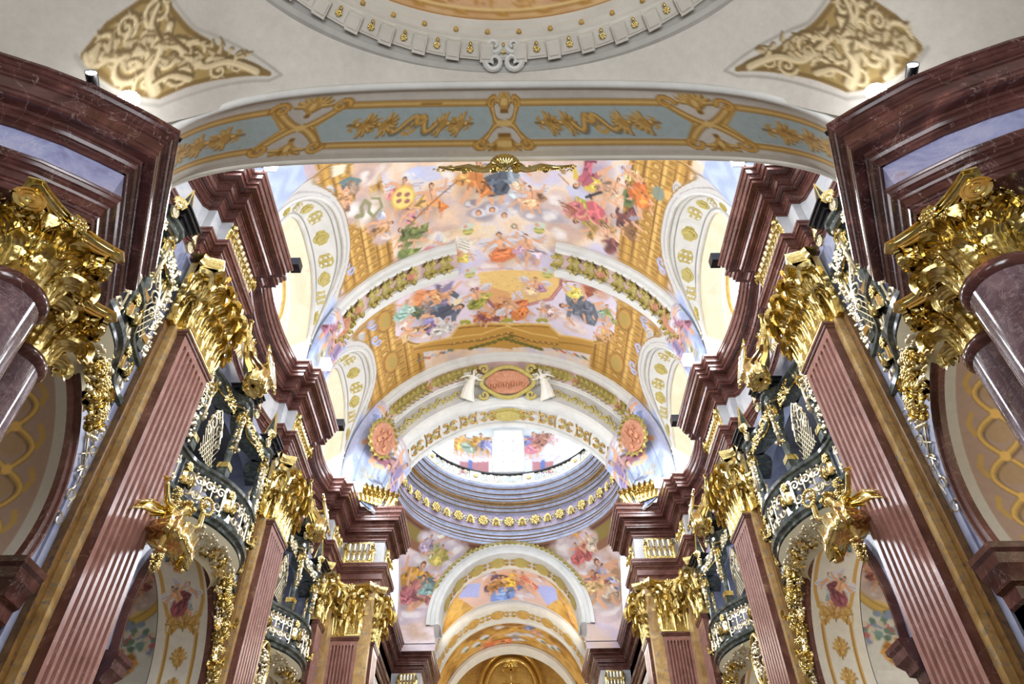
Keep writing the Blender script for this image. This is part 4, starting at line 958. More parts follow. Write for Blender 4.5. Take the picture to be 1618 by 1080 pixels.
pf = [(440, 150, 520, 260, (.66, .38, .34)), (330, 180, 310, 260, (.86, .80, .74)), (400, 220, 440, 290, (.90, .88, .84)), (480, 350, 300, 430, (.72, .72, .50)), (510, 340, 530, 470, (.72, .66, .36)), (250, 310, 240, 420, (.74, .66, .74)), (230, 560, 190, 780, (.58, .68, .62)), (305, 520, 290, 800, (.88, .66, .26)), (410, 560, 430, 720, (.46, .58, .62)), (370, 600, 350, 830, (.78, .50, .48)), (220, 680, 190, 840, (.72, .44, .46)), (450, 600, 480, 720, (.52, .64, .62))]
for k, (hx, hy, fx, fy, c) in enumerate(pf):
    a, b = pv(5, hx, hy), pv(5, fx, fy); figure(cvp, a, b, c, None, k+200, k < 3, .3)
    c2 = random.Random(k).choice([(.84, .60, .34), (.76, .42, .40), (.62, .62, .74), (.86, .72, .50), (.88, .80, .70)])
    figure(cvp, (PI*7-a[0], a[1]), (PI*7-b[0], b[1]), c2, None, k+260, k < 3, .4)
ph = np.arctan2(PEND_P[:, 1]-DC, PEND_P[:, 0]); ph = np.where(ph < 0, -ph, ph)
paint(PEND, cvp.sample(ph*7, PEND_P[:, 2]))
# ---- drum
cvd = Canvas(0, 28.8, PI*7, 36, 26, (.88, .90, .92)); cvd.clouds([(.86, .90, .94), (.92, .92, .92), (.84, .88, .92)], 3, 1, 4)
def dv(q, x, y):
    d = ray(*qp(q, x, y)); A = d.x**2+d.y**2; B = -2*DC*d.y; Cc = DC**2-49; D = max(0, B*B-4*A*Cc); p = d*((-B+math.sqrt(D))/(2*A)); return (math.atan2(p.y-DC, p.x)*7, p.z)
for x in (160, 240, 320, 400, 480, 820, 900, 980, 1060, 1110): cloud(cvd, *dv(7, x, 880), .55, (.84, .80, .88), x)
for x0, x1 in ((250, 500), (870, 1050)): cvd.poly([dv(7, x0, 910), dv(7, x1, 910), dv(7, x1, 1010), dv(7, x0, 1010)], (.72, .50, .52)); cvd.poly([dv(7, x0+70, 900), dv(7, x0+110, 900), dv(7, x0+110, 1010), dv(7, x0+70, 1010)], (.40, .46, .70))
for k, (hx, hy, fx, fy, c) in enumerate([(220, 700, 200, 820, (.84, .56, .36)), (290, 700, 250, 830, (.86, .66, .36)), (370, 720, 340, 850, (.60, .66, .60)), (430, 700, 440, 850, (.84, .64, .28)), (490, 730, 480, 850, (.60, .60, .78)), (870, 690, 830, 840, (.60, .62, .84)), (900, 700, 910, 850, (.80, .50, .56)), (960, 670, 940, 800, (.66, .46, .40)), (1030, 690, 1060, 760, (.84, .66, .66))]):
    figure(cvd, dv(7, hx, hy), dv(7, fx, fy), c, None, k+300, False, .3)
ph = np.abs(np.arctan2(DRUM_P[:, 1]-DC, DRUM_P[:, 0])); paint(DRUM, cvd.sample(ph*7, DRUM_P[:, 2]))
# ---- choir vaults
def choir_canvas(o, UVs, c, r, y0, y1, seed, spec):
    L = PI*r; cc = Canvas(0, y0, L, y1, 30, OCH); cc.clouds([DOCH, OCH, LOCH, (.70, .56, .32)], 1.2, .8, seed)
    def cvv(x, y):
        p = at_cyl(*qp(6, x, y), c, r); return (math.atan2(p.z-c, -p.x)*r, p.y)
    spec(cc, cvv, L); paint(o, cc.sample(UVs[:, 0], UVs[:, 1]))
def sp1(cc, q, L):
    cc.poly([q(240, 360), q(240, 300), q(420, 180), q(640, 150), q(860, 180), q(1010, 290), q(1010, 340), q(900, 330), q(640, 380), q(430, 340)], (.84, .72, .68))
    for P in ([(240, 300), (420, 240), (420, 300), (245, 360)], [(830, 240), (1010, 290), (1010, 340), (900, 330)]): cc.poly([q(*p) for p in P], (.66, .70, .92))
    for k, (x, y) in enumerate([(560, 300), (620, 310), (540, 330), (720, 270), (780, 270), (360, 210), (460, 200), (880, 220), (620, 360)]): cloud(cc, *q(x, y), .42, (.78, .74, .84), k)
    for k, (a, b, c_, d, e) in enumerate([(520, 180, 560, 250, (.40, .30, .40)), (600, 200, 640, 290, (.50, .60, .86)), (680, 170, 650, 240, (.88, .68, .28)), (750, 180, 800, 260, (.80, .48, .40)), (700, 190, 740, 220, (.84, .62, .5)), (880, 190, 930, 230, (.84, .58, .54)), (270, 270, 240, 340, (.80, .64, .34)), (1090, 400, 1080, 450, (.86, .66, .34)), (560, 200, 530, 260, (.72, .52, .30))]): figure(cc, q(a, b), q(c_, d), e, None, k+400, False, .4)
    for x, y in ((390, 390), (290, 460), (190, 540), (870, 370), (960, 420), (1070, 520)): cc.ell(*q(x, y), .35, .3, 0, (.84, .86, .88)); cc.ell(*q(x+20, y+20), .2, .2, 0, (.50, .54, .48), .8)
choir_canvas(CV1, CUV1, 19.15, 4.6, 46.1, 48.8, 1, sp1)
def sp2(cc, q, L):
    for k, (x, y) in enumerate([(650, 680), (700, 670), (760, 680), (820, 690), (880, 680), (560, 620), (680, 720), (740, 720)]): cloud(cc, *q(x, y), .45, (.76, .76, .84), k)
    cc.ell(*q(690, 700), .35, .3, 0, (.55, .56, .62), .9, .5)
    for k, (a, b, c_, d, e) in enumerate([(690, 610, 700, 650, (.86, .66, .30)), (780, 600, 830, 650, (.50, .58, .80)), (840, 640, 880, 690, (.84, .64, .56)), (430, 760, 630, 770, (.84, .48, .30)), (560, 850, 350, 880, (.50, .52, .80))]): figure(cc, q(a, b), q(c_, d), e, None, k+430, False, .4)
    for x, y in ((440, 700), (370, 760), (280, 800), (900, 730), (980, 780), (1030, 790)): cc.ell(*q(x, y), .35, .35, 0, (.82, .86, .90)); cc.ell(*q(x+15, y+10), .2, .2, 0, (.40, .44, .36), .8)
choir_canvas(CV2, CUV2, 17.0, 5.35, 51.2, 55.6, 2, sp2)
def sp3(cc, q, L):
    cc.clouds([(.66, .50, .26), (.80, .66, .40), (.80, .64, .54), (.88, .78, .58)], 2, .9, 8)
    for k, (a, b, c_, d, e) in enumerate([(350, 960, 300, 1040, (.84, .52, .36)), (250, 1030, 230, 1080, (.50, .56, .80)), (880, 850, 940, 920, (.62, .44, .28)), (820, 840, 880, 880, (.80, .62, .34)), (1100, 1000, 1160, 1070, (.84, .48, .30)), (420, 850, 340, 900, (.50, .52, .80)), (1000, 1030, 1060, 1075, (.50, .38, .26))]): figure(cc, q(a, b), q(c_, d), e, None, k+470, False, .4)
    for k in range(12): rg = random.Random(k); figure(cc, (rg.uniform(.5, L-.5), rg.uniform(57, 59)), (rg.uniform(.5, L-.5), rg.uniform(57, 59.5)), (.80, .56, .34), None, k+450, False, .4) if k < 0 else cloud(cc, rg.uniform(.5, L-.5), rg.uniform(56.8, 59.6), .5, (.88, .78, .66), k)
choir_canvas(CV3, CUV3, 17.0, 5.1, 56.5, 60, 3, sp3)

# ---- arch soffits (local canvas: u along the arch, v across) and chapel vaults
def soffit_cols(bay):
    L = (PI+.7)*2.62; cs = Canvas(0, 0, L, 1.9, 60, (.84, .82, .78) if bay else (.66, .56, .50))
    if bay:
        cs.clouds([(.84, .82, .77), (.88, .86, .82)], 2, 1, 2)
        for sgn in (0, 1):
            f = (lambda u: u) if not sgn else (lambda u: L-u)
            cs.line([(f(.2), .42), (f(2.35), .42), (f(2.6), .8), (f(2.85), .35), (f(3.3), .22), (f(L/2), .2)], .07, (.78, .62, .34)); cs.line([(f(.2), 1.48), (f(2.35), 1.48), (f(2.6), 1.1), (f(2.85), 1.55), (f(3.3), 1.68), (f(L/2), 1.7)], .07, (.78, .62, .34))
            cs.line([(f(.2), .42), (f(.2), 1.48)], .07, (.78, .62, .34)); cs.line([(f(.2), .40), (f(2.35), .40)], .02, (.55, .42, .2)); cs.line([(f(.2), 1.46), (f(2.35), 1.46)], .02, (.55, .42, .2))
            for w_ in (.5, 1.4): scrollwork(cs, f(2.5), w_, .2, 1, (.76, .60, .32)); scrollwork(cs, f(2.85), w_, .18, 2, (.76, .60, .32), flip=-1)
            for u_ in (1.0, 1.75, 2.7): palm(cs, f, u_, .95, .3, 1); palm(cs, f, u_, .95, .2, -1)
            for q_ in (.55, 1.35): palm(cs, f, 2.62, q_, .22, 1)
        for k, (a, b, c_, d, e) in enumerate([(3.55, .7, 4.25, 1.1, (.55, .62, .55)), (3.5, 1.15, 4.2, .65, (.70, .42, .42)), (4.9, .7, 5.5, 1.15, (.72, .46, .44)), (5.4, .7, 4.8, 1.25, (.50, .60, .62)), (6.35, .75, 7.05, 1.05, (.55, .60, .62)), (6.5, 1.25, 7.2, .9, (.62, .34, .38)), (3.7, .75, 3.0, 1.05, (.55, .60, .62)), (3.6, 1.25, 2.9, .9, (.62, .34, .38))]): figure(cs, (a, b), (c_, d), e, None, k+500+bay, True, .9)
    else:
        cs.poly([(0, 0), (L, 0), (L, .25), (0, .25)], (.76, .74, .70)); cs.poly([(0, 1.65), (L, 1.65), (L, 1.9), (0, 1.9)], (.76, .74, .70))
        g = (.74, .60, .32); n = 160
        for ph_ in (0, PI):
            P = [(.2+(L-.4)*i/n, .95+.36*math.sin(i/n*2*PI*6+ph_)) for i in range(n+1)]; cs.line([(a+.03, b+.04) for a, b in P], .06, (.42, .33, .26), .6); cs.line(P, .06, sh(g, .75)); cs.line(P, .046, g); cs.line([(a-.01, b-.012) for a, b in P], .018, sh(g, 1.2))
        for k in range(13):
            u_ = .2+(L-.4)*k/12; cs.ell(u_, .95, .1, .1, 0, sh(g, 1.2)); cs.ell(u_+.35, .95, .2, .25, 0, sh(g, .9), .4)
            cs.line([(u_, .5), (u_+.2, .42), (u_+.38, .5)], .05, g); cs.line([(u_, 1.4), (u_+.2, 1.48), (u_+.38, 1.4)], .05, g)
    return cs, L
for o in [x for x in MIRROR if x.name.startswith('ceiling_arch_soffit')]:
    cs, L = soffit_cols(o['bay']); n = len(o.data.vertices); idx = np.arange(n); u_ = (idx//25)/40*L; v_ = (idx % 25)/24*1.9
    # refine: soffit needs a denser sheet for the painting
    me = o.data; mb = MB(); rows = []; yc = BAYS[o['bay']]; NU, NV = (380, 74) if o['bay'] < 2 else (140, 30); uv = []
    for i in range(NU+1):
        a = -.35+(PI+.7)*i/NU; rows.append([(-8.06-SD[o['bay']]*j/NV, yc-EA*2.62*math.cos(a), 6.7+2.62*math.sin(a)) for j in range(NV+1)]); uv += [(L*i/NU, 1.9*j/NV) for j in range(NV+1)]
    mb.grid(rows); m2 = tmesh(mb, 'ceiling_arch_soffit', 'fresco', 180); o.data = m2; uv = np.array(uv); paint(o, cs.sample(uv[:, 0], uv[:, 1]))
    del o['bay']
for o in [x for x in MIRROR if x.name.startswith('wall_chapel_far')]:
    b = o['bay']; yc = BAYS[b]; cw = Canvas(-16, 4, -9.2, 12.3, 36, (.86, .85, .82)); cw.clouds([(.82, .81, .79), (.88, .87, .85), (.84, .83, .80)], 2, 1, b)
    dy = yc-BAYS[1]; g_ = lambda x, y: (lambda p: (p.x, p.z))(at_y(x, y, BAYS[1]+3.6))
    dx0, dz0 = g_(203, 915); R_ = abs(g_(150, 915)[0]-dx0)*1.15
    for k_, c_ in ((1.32, (.60, .46, .20)), (1.29, (.84, .70, .38)), (1.12, (.62, .48, .22)), (1.09, (.88, .76, .46)), (1.0, (.86, .76, .70))): cw.ell(dx0, dz0, R_*k_, R_*k_*1.05, 0, c_, 1, .03)
    for k in range(9): rg = random.Random(k+b*9); cloud(cw, dx0+rg.uniform(-.6, .6)*R_, dz0+rg.uniform(-.6, .6)*R_, R_*.35, (.80, .72, .70), k)
    for k in range(8): rg = random.Random(k+b*9+3); a = k/8*6.28; figure(cw, (dx0+.45*R_*math.cos(a), dz0+.45*R_*math.sin(a)+.3), (dx0+.55*R_*math.cos(a+.2), dz0+.55*R_*math.sin(a+.2)-.3), rg.choice([(.72, .42, .40), (.80, .60, .40), (.50, .58, .52), (.76, .54, .50)]), None, k+700+b, False, .6)
    vx, vz = g_(176, 1050); s_ = .75
    cw.ell(vx, vz, s_*.9, s_*.62, 0, (.66, .46, .22)); 
    for k in range(9): a = PI+PI*(k+.5)/9; cw.ell(vx+s_*.55*math.cos(a)*1.1, vz+.1+s_*.3*math.sin(a), s_*.13, s_*.42, a-PI/2, (.86, .62, .30)); cw.line([(vx, vz-s_*.4), (vx+s_*.8*math.cos(a), vz+.2)], .02, (.58, .40, .18))
    for k in range(90):
        rg = random.Random(k*3+b); a = rg.uniform(0, PI); d = rg.uniform(0, 1)**.6*s_*1.5; cw.ell(vx+d*math.cos(a)*1.05, vz+s_*.45+d*math.sin(a)*.8, .10, .09, 0, rg.choice([(.42, .54, .46), (.50, .62, .60), (.74, .40, .42), (.86, .80, .72), (.56, .60, .72), (.38, .48, .38)]), .95)
    cw.poly([(vx-1.2, vz-s_*1.0), (vx+1.2, vz-s_*1.0), (vx+1.0, vz-s_*.62), (vx-1.0, vz-s_*.62)], (.90, .89, .87))
    for q in (-1, 1): scrollwork(cw, vx+q*1.5, vz+.2, .45, 1, (.70, .69, .67), 1.3, .12, q, True); scrollwork(cw, vx+q*1.3, vz+1.5, .35, 2, (.72, .71, .69), 1.3, .12, -q, True); cw.ell(dx0+q*R_*1.5, dz0-R_*1.0, .14, .4, q*.6, (.78, .56, .24), 1)
    P = np.array([v.co[:] for v in o.data.vertices]); paint(o, cw.sample(P[:, 0], P[:, 2])); del o['bay']
chap = [x for x in MIRROR if x.name.startswith('ceiling_chapel')]
for b, o in enumerate(chap):
    me = o.data; P = np.array([v.co[:] for v in me.vertices]); yc = BAYS[b]; cc = Canvas(-4.5, -4.5, 4.5, 4.5, 34, (.84, .83, .80))
    cc.clouds([(.82, .81, .79), (.88, .87, .84)], 2, 1, b)
    cc.ell(0, 0, 2.6, 2.6, 0, DOCH, 1, .03); cc.ell(0, 0, 2.5, 2.5, 0, (.84, .72, .46), 1, .03); cc.ell(0, 0, 2.3, 2.3, 0, (.62, .50, .24), 1, .03); cc.ell(0, 0, 2.22, 2.22, 0, (.84, .76, .70), 1, .03)
    for k in range(14): rg = random.Random(k+b*20); a = rg.uniform(0, 6.28); d = rg.uniform(.3, 1.6); cloud(cc, d*math.cos(a), d*math.sin(a), .5, (.82, .74, .70), k)
    for k in range(12): rg = random.Random(k+b*20); a = k/12*6.28; d = 1.4; figure(cc, (d*math.cos(a), d*math.sin(a)), (1.3*d*math.cos(a+.3), 1.3*d*math.sin(a+.3)), rg.choice([(.76, .46, .42), (.84, .66, .40), (.56, .62, .56), (.80, .56, .50)]), None, k+600, False, .6)
    for k in range(8):
        a = k/8*6.28+.4; cc.ell(3.3*math.cos(a), 3.3*math.sin(a), .4, .26, a, (.78, .60, .28)); 
        for j in range(16): rg = random.Random(j+k*30); cc.ell(3.5*math.cos(a)+rg.uniform(-.45, .45), 3.5*math.sin(a)+rg.uniform(-.4, .4), .1, .1, 0, rg.choice([(.46, .54, .48), (.78, .50, .46), (.84, .80, .74), (.50, .58, .58)]), .9)
    # denser dome sheet
    mb = MB(); rows = []; n = 64
    for i in range(n+1):
        t = i/n*PI/2; r = 4.3*math.cos(t) if i < n else .001; rows.append([(-12.6+r*.75*math.cos(2*PI*j/160), yc+r*.95*math.sin(2*PI*j/160), 11.4+2.6*math.sin(t)) for j in range(160)])
    mb.grid(rows, close_u=True); m2 = tmesh(mb, 'ceiling_chapel', 'fresco', 180); o.data = m2; P = np.array(mb.v)
    paint(o, cc.sample((P[:, 0]+12.6)/.75, (P[:, 1]-yc)/.95))

# ---- painted blue haunches with winged figures at the feet of the crossing arch and of the rib
def haunch(prof, a0, a1, seed, nm='painted_haunch'):
    rows = []; uv = []; NA_, n_ = 90, len(prof)
    P = []
    for i in range(n_-1):
        for k in range(12): t = k/12; P.append(tuple(prof[i][d]+(prof[i+1][d]-prof[i][d])*t for d in range(3)))
    P.append(prof[-1]); L_ = [0]
    for a_, b_ in zip(P[:-1], P[1:]): L_.append(L_[-1]+math.dist(a_, b_))
    for (y, c, r), l_ in zip(P, L_):
        row = []
        for j in range(NA_+1):
            a = a0+(a1-a0)*j/NA_; row.append((-r*math.cos(a), y, c+r*math.sin(a))); uv.append((l_, (a-a0)*6.8))
        rows.append(row)
    W_, H_ = L_[-1], (a1-a0)*6.8; cz = Canvas(0, 0, W_, H_, 40, (.66, .72, .86)); cz.clouds([(.60, .66, .82), (.74, .79, .90), (.68, .70, .84), (.80, .82, .88)], 1.5, 1, seed)
    rg = random.Random(seed)
    for k in range(7): x = rg.uniform(0, W_); cz.line([(x, 0), (x+rg.uniform(-.3, .3), H_*.5), (x+rg.uniform(-.5, .5), H_)], rg.uniform(.02, .06), rg.choice([(.50, .56, .74), (.86, .88, .94)]), .7)
    for k in range(3): scrollwork(cz, W_*.3+.5*k, H_*.3, .28, k, (.62, .60, .52), 1.3, .2, 1)
    figure(cz, (W_*.35, H_*.95), (W_*.25, H_*.55), (.62, .42, .50), (.50, .55, .72), seed+1, True, .4); figure(cz, (W_*.8, H_*.88), (W_*.7, H_*.45), (.56, .50, .66), (.70, .55, .55), seed+2, True, .4); figure(cz, (W_*.55, H_*.6), (W_*.6, H_*.2), (.60, .66, .80), (.74, .72, .60), seed+3, False, .3)
    cz.poly([(0, H_*.96), (W_, H_*.96), (W_, H_), (0, H_)], (.74, .70, .72))
    mb = MB(); mb.grid(rows); o = mb.build('ceiling_haunch', 'fresco', smooth=180); S(o); uv = np.array(uv); paint(o, cz.sample(uv[:, 0], uv[:, 1])); MIRROR.append(o)
haunch([(27.35, 18.9, 7.6), (27.45, 18.88, 7.34), (28.3, 18.43, 6.84), (28.9, 18.05, 6.14), (29.3, 18, 6.06), (30.95, 18, 6.04)], -.06, .60, 11)
haunch([(19.85, VC, 7.62), (19.95, VC, 7.44), (21.9, VC, 7.43), (22.0, VC, 7.62)], -.06, .42, 21)
# ================================================================ PILASTERS
def fluted_mesh(w, z0, z1, mat, depth=.06, nf=7, cable=None):
    """front plate with rounded flutes; local: x across, +y outward, z up"""
    mg = .09; fw = (w-2*mg)/nf; xs = [-w/2]
    for k in range(nf):
        for q in range(7): xs.append(-w/2+mg+fw*(k+.22+.56*q/6))
    xs.append(w/2); top = z1-.32; rr = fw*.28
    zs = [z0, z0+.01] + ([cable, cable+.03] if cable else []) + [top-rr*1.2]+[top-rr+rr*math.sin(PI/2*i/4) for i in range(5)]+[top+.04, z1]
    def d(x, z):
        f = (x+w/2-mg)/fw; k = math.floor(f)
        if k < 0 or k >= nf: return 0
        u = (f-k-.5)/.28
        if abs(u) >= 1: return 0
        lim = top-rr
        if z > top: return 0
        if z > lim:
            h = math.sqrt(max(0, 1-((z-lim)/rr)**2))
            if abs(u) >= h: return 0
        g = -depth*math.sqrt(1-u*u)
        if cable and z <= cable+.001: g = -depth*.75*(1-.75*math.sqrt(max(0, 1-(u*1.25)**2))) if abs(u) < .8 else -depth*.75
        return g
    mb = MB(); mb.grid([[(x, d(x, z), z) for x in xs] for z in zs])
    return mb
def cap_mould(mb, M, w, d, z, h=.16, o=.07):
    """small moulding round three sides of a block; M local frame"""
    path = [(-w/2, -d), (-w/2, 0), (w/2, 0), (w/2, -d)]
    prof = [(0, z-h), (o*.5, z-h+.03), (o*.6, z-h*.5), (o, z-h*.4), (o, z)]
    n = [(-1, 0), (-.7, .7), (.7, .7), (1, 0)]; rows = []
    for (x, y), (nx, ny) in zip(path, n):
        k = 1.41 if abs(nx) < .9 else 1
        rows.append([M @ Vector((x+nx*oo*k, y+ny*oo*k, zz)) for oo, zz in prof]+[M @ Vector((x, y, z))])
    mb.grid(rows)
def pil_frame(p, n): return frame((p[0], p[1], 0), n, (0, 0, 1))
ZC0, ZC1 = 12.22, 14.46       # capital zone
def capital(parent, M, w, side, fine=True, g='dark_gold', backs=(.38, .38)):
    """Corinthian capital of a pilaster: bell, leaves in rows, volutes, concave abacus, flower. M: local x across, +y outward, z up from ZC0"""
    H = ZC1-ZC0
    mb = MB(); mb.box((-w/2, -.3, 0), (w/2, 0.02, H*.93), M)
    for e, bw in ((-1, backs[0]), (1, backs[1])):
        if bw: mb.box((min(e*w/2, e*(w/2+bw)), -.4, 0), (max(e*w/2, e*(w/2+bw)), -.22, H*.93), M)
    cap = mb.build('capital', g, parent)
    # astragal
    mb = MB(); mb.tube([M @ Vector(p) for p in ((-w/2-.04, -.3, .04), (-w/2-.04, .04, .04), (w/2+.04, .04, .04), (w/2+.04, -.3, .04))], .05, 6); mb.build('astragal', 'gold', cap, 60)
    lf = T['leaf_'+g]; lf2 = T['leaf_gold']
    def L(x, y, z, nx, W, Hh, c=1., alt=False):
        nv_ = Vector((nx, 1 if abs(nx) < .9 else .0, 0)).normalized()
        inst(lf2 if alt else lf, cap, M @ frame((x, y, z), nv_, (0, 0, 1), sx=W, sy=c, sz=Hh))
    n = 5 if w > 1.2 else 3
    for k in range(n): L((k/(n-1)-.5)*w*.92, .02, .02, (k/(n-1)-.5)*.5, w/n*1.25, H*.40, .5)
    for k in range(n-1): L(((k+.5)/(n-1)-.5)*w*.92, .03, H*.20, ((k+.5)/(n-1)-.5)*.5, w/n*1.3, H*.46, .75, True)
    for k in range(n): 
        if k in (0, n-1) or n > 3: L((k/(n-1)-.5)*w*.98, .05, H*.42, (k/(n-1)-.5)*1.0, w/n*1.15, H*.36, .85)
    for e in (-1, 1):
        bw = backs[0 if e < 0 else 1]
        L(e*w/2, -.14, .02, e*1.0, .34, H*.40, .5); L(e*w/2, -.14, H*.28, e*1.0, .36, H*.42, .7, True)
        if bw:
            L(e*(w/2+bw*.55), -.22, .02, 0, bw*1.2, H*.40, .5); L(e*(w/2+bw*.55), -.22, H*.3, 0, bw*1.3, H*.44, .7, True)
    vm = T['vol_'+g]
    for e in (-1, 1):
        inst(T['vol_bright_gold'], cap, M @ Matrix.Translation((e*w*.44, .24, H*.78)) @ Matrix.Rotation(-e*.75, 4, 'Z') @ Matrix.Diagonal((e*.44, .42, .44, 1)))
        inst(vm, cap, M @ Matrix.Translation((e*w*.16, .16, H*.76)) @ Matrix.Diagonal((-e*.32, .30, .32, 1)))
        if backs[0 if e < 0 else 1]: inst(T['vol_bright_gold'], cap, M @ Matrix.Translation((e*(w/2+.3), -.02, H*.80)) @ Matrix.Rotation(-e*.75, 4, 'Z') @ Matrix.Diagonal((e*.34, .32, .34, 1)))
    # abacus with hollow front
    mb = MB(); top = []; 
    for i in range(13):
        t = i/12*2-1; top.append((t*(w/2+.30), .38-.26*(1-t*t), 0))
    pts = [(-w/2-.55, -.05, 0), (-w/2-.42, .02, 0)]+top+[(w/2+.42, .02, 0), (w/2+.55, -.05, 0)]
    prof = ((-.10, H*.86), (-.05, H*.88), (-.04, H*.91), (0, H*.93), (0.02, H*.97), (.02, H))
    mb.grid([[M @ Vector((x*(1+o*.3), y+o, z)) for x, y, _ in pts] for o, z in prof]+[[M @ Vector((x, -.4, H)) for x, y, _ in pts]]); mb.build('abacus', 'gold', cap, 40)
    inst(T['ros_bright_gold'], cap, M @ frame((0, .14, H*.92), (0, 1, 0), (0, 0, 1), .42))
    return cap
def pilaster(p, n, w, label, group, mirror=True, backs=(.38, .38), z1=12.2, layers=True, mat='fluted_marble', cable=10.6, capgold='dark_gold', grow=None):
    r = root('fluted_pilaster', (p[0], p[1], FL), label, 'pilaster', group)
    M = pil_frame(p, n)
    m0 = fluted_mesh(w, FL, z1, mat, depth=.10); m0.v = [tuple(M @ Vector(v)) for v in m0.v]
    m0.build('fluted_panel', mat, r, 35)
    mb = MB(); mb.box((-w/2, -.24, FL), (w/2, -.15, z1), M)
    for e in (-1, 1): mb.box((min(e*(w/2-.02), e*(w/2+.001)), -.2, FL), (max(e*(w/2-.02), e*(w/2+.001)), -.001, z1), M)
    mb.box((-w/2, -.2, z1-.02), (w/2, -.001, z1), M)
    mb.build('shaft', 'red_marble', r)
    mb = MB(); cap_mould(mb, M, w, .2, z1+.02); mb.build('top_moulding', 'red_marble', r, 30)
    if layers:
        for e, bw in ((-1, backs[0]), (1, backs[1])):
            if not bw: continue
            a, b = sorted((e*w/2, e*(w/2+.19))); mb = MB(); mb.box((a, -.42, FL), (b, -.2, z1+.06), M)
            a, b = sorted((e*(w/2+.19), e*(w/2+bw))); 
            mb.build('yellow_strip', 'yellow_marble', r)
            mb = MB(); mb.box((a, -.5, FL), (b, -.36, z1+.06), M); mb.build('shaded_strip', 'brown_shade', r)  # brown colour stands in for the shaded side of the yellow layer
    Mc = M @ Matrix.Translation((0, 0, ZC0)); capital(r, Mc, w, 0, g=capgold, backs=backs)
    if mirror: MIRROR.append(r)
    return r
GP = 'fluted pilasters of the nave'
pilaster((PX+.06, 12.68), (1, 0), 1.65, 'tall fluted red marble pilaster nearest the front on the left wall, gilded capital on top', GP)
pilaster((PX+.06, 21.15), (1, 0), 1.65, 'second fluted red marble pilaster along the left wall, just before the dome crossing pier', GP)
pilaster((PX+.06, 28.28), (1, 0), 1.2, 'narrow fluted pilaster facing the nave in the inner corner of the left crossing pier', GP, backs=(.36, 0))
pilaster((-6.82, 29.42), (0, -1), 1.12, 'short fluted pilaster facing front on the left crossing pier under the dome arch', GP, backs=(0, .2))
pilaster((-5.68, 30.5), (1, 0), 1.1, 'fluted pilaster on the inner side of the left crossing pier, facing the dome space', GP, backs=(.3, .3))
pilaster((-6.3, 45.3), (0, -1), .9, 'small distant fluted pilaster facing front at the left of the choir arch', GP, backs=(.2, .2))
pilaster((-5.45, 46.6), (1, 0), 1.1, 'small distant fluted pilaster on the side wall left of the high altar', GP, backs=(.2, .2))

# gilded brackets and fluted panels in the frieze above each pilaster
def frieze_gold(p, n, w, label, grp='gilded frieze panels'):
    r = root('frieze_panel', (p[0], p[1], 15.56), label, 'frieze ornament', grp); M = pil_frame(p, n)
    mb = MB(); mb.box((-w/2, -.02, 15.58), (w/2, .03, 15.70), M); mb.box((-w/2, -.02, 16.48), (w/2, .05, 16.58), M); mb.build('border', 'gold', r)
    k = max(4, int(w/.2))
    for i in range(k):
        x = (i+.5)/k*w-w/2
        mb = MB(); mb.lathe([(.05, 15.7), (.09, 15.8), (.10, 16.0), (.06, 16.15), (.075, 16.4), (.09, 16.5)], (0, 0, 0), 8); mb.v = [tuple(M @ Vector((x+v[0], .02+v[1]*.8, v[2]))) for v in mb.v]; mb.build('baluster', 'pale_gold', r, 60)
        inst(T['leaf_gold'], r, M @ frame((x, .07, 15.68), (0, 1, 0), (0, 0, 1), sx=.2, sy=.16, sz=.42))
    for e in (-1, 1):
        inst(T['vol_gold'], r, M @ Matrix.Translation((e*(w/2+.02), .1, 16.38)) @ Matrix.Rotation(PI/2, 4, 'Z') @ Matrix.Diagonal((.2, .22, .2, 1)))
        inst(T['leaf_gold'], r, M @ frame((e*(w/2+.02), .06, 15.62), (0, 1, 0), (0, 0, 1), sx=.24, sy=.22, sz=.6))
    MIRROR.append(r)
frieze_gold((PX, 12.9), (1, 0), 1.9, 'gilded baluster panel in the frieze over the first pilaster of the left wall')
frieze_gold((PX, 21.2), (1, 0), 1.9, 'gilded baluster panel in the frieze over the second pilaster of the left wall')
frieze_gold((PX, 28.4), (1, 0), .9, 'narrow gilded frieze panel facing the nave at the inner corner of the left crossing pier')
frieze_gold((-6.75, 29.6), (0, -1), 1.2, 'gilded baluster panel facing front in the frieze of the left crossing pier')
frieze_gold((-5.65, 30.6), (1, 0), 1.0, 'gilded frieze panel on the dome side of the left crossing pier')
frieze_gold((-6.3, 45.4), (0, -1), 1.0, 'small distant gilded frieze panel left of the choir arch')

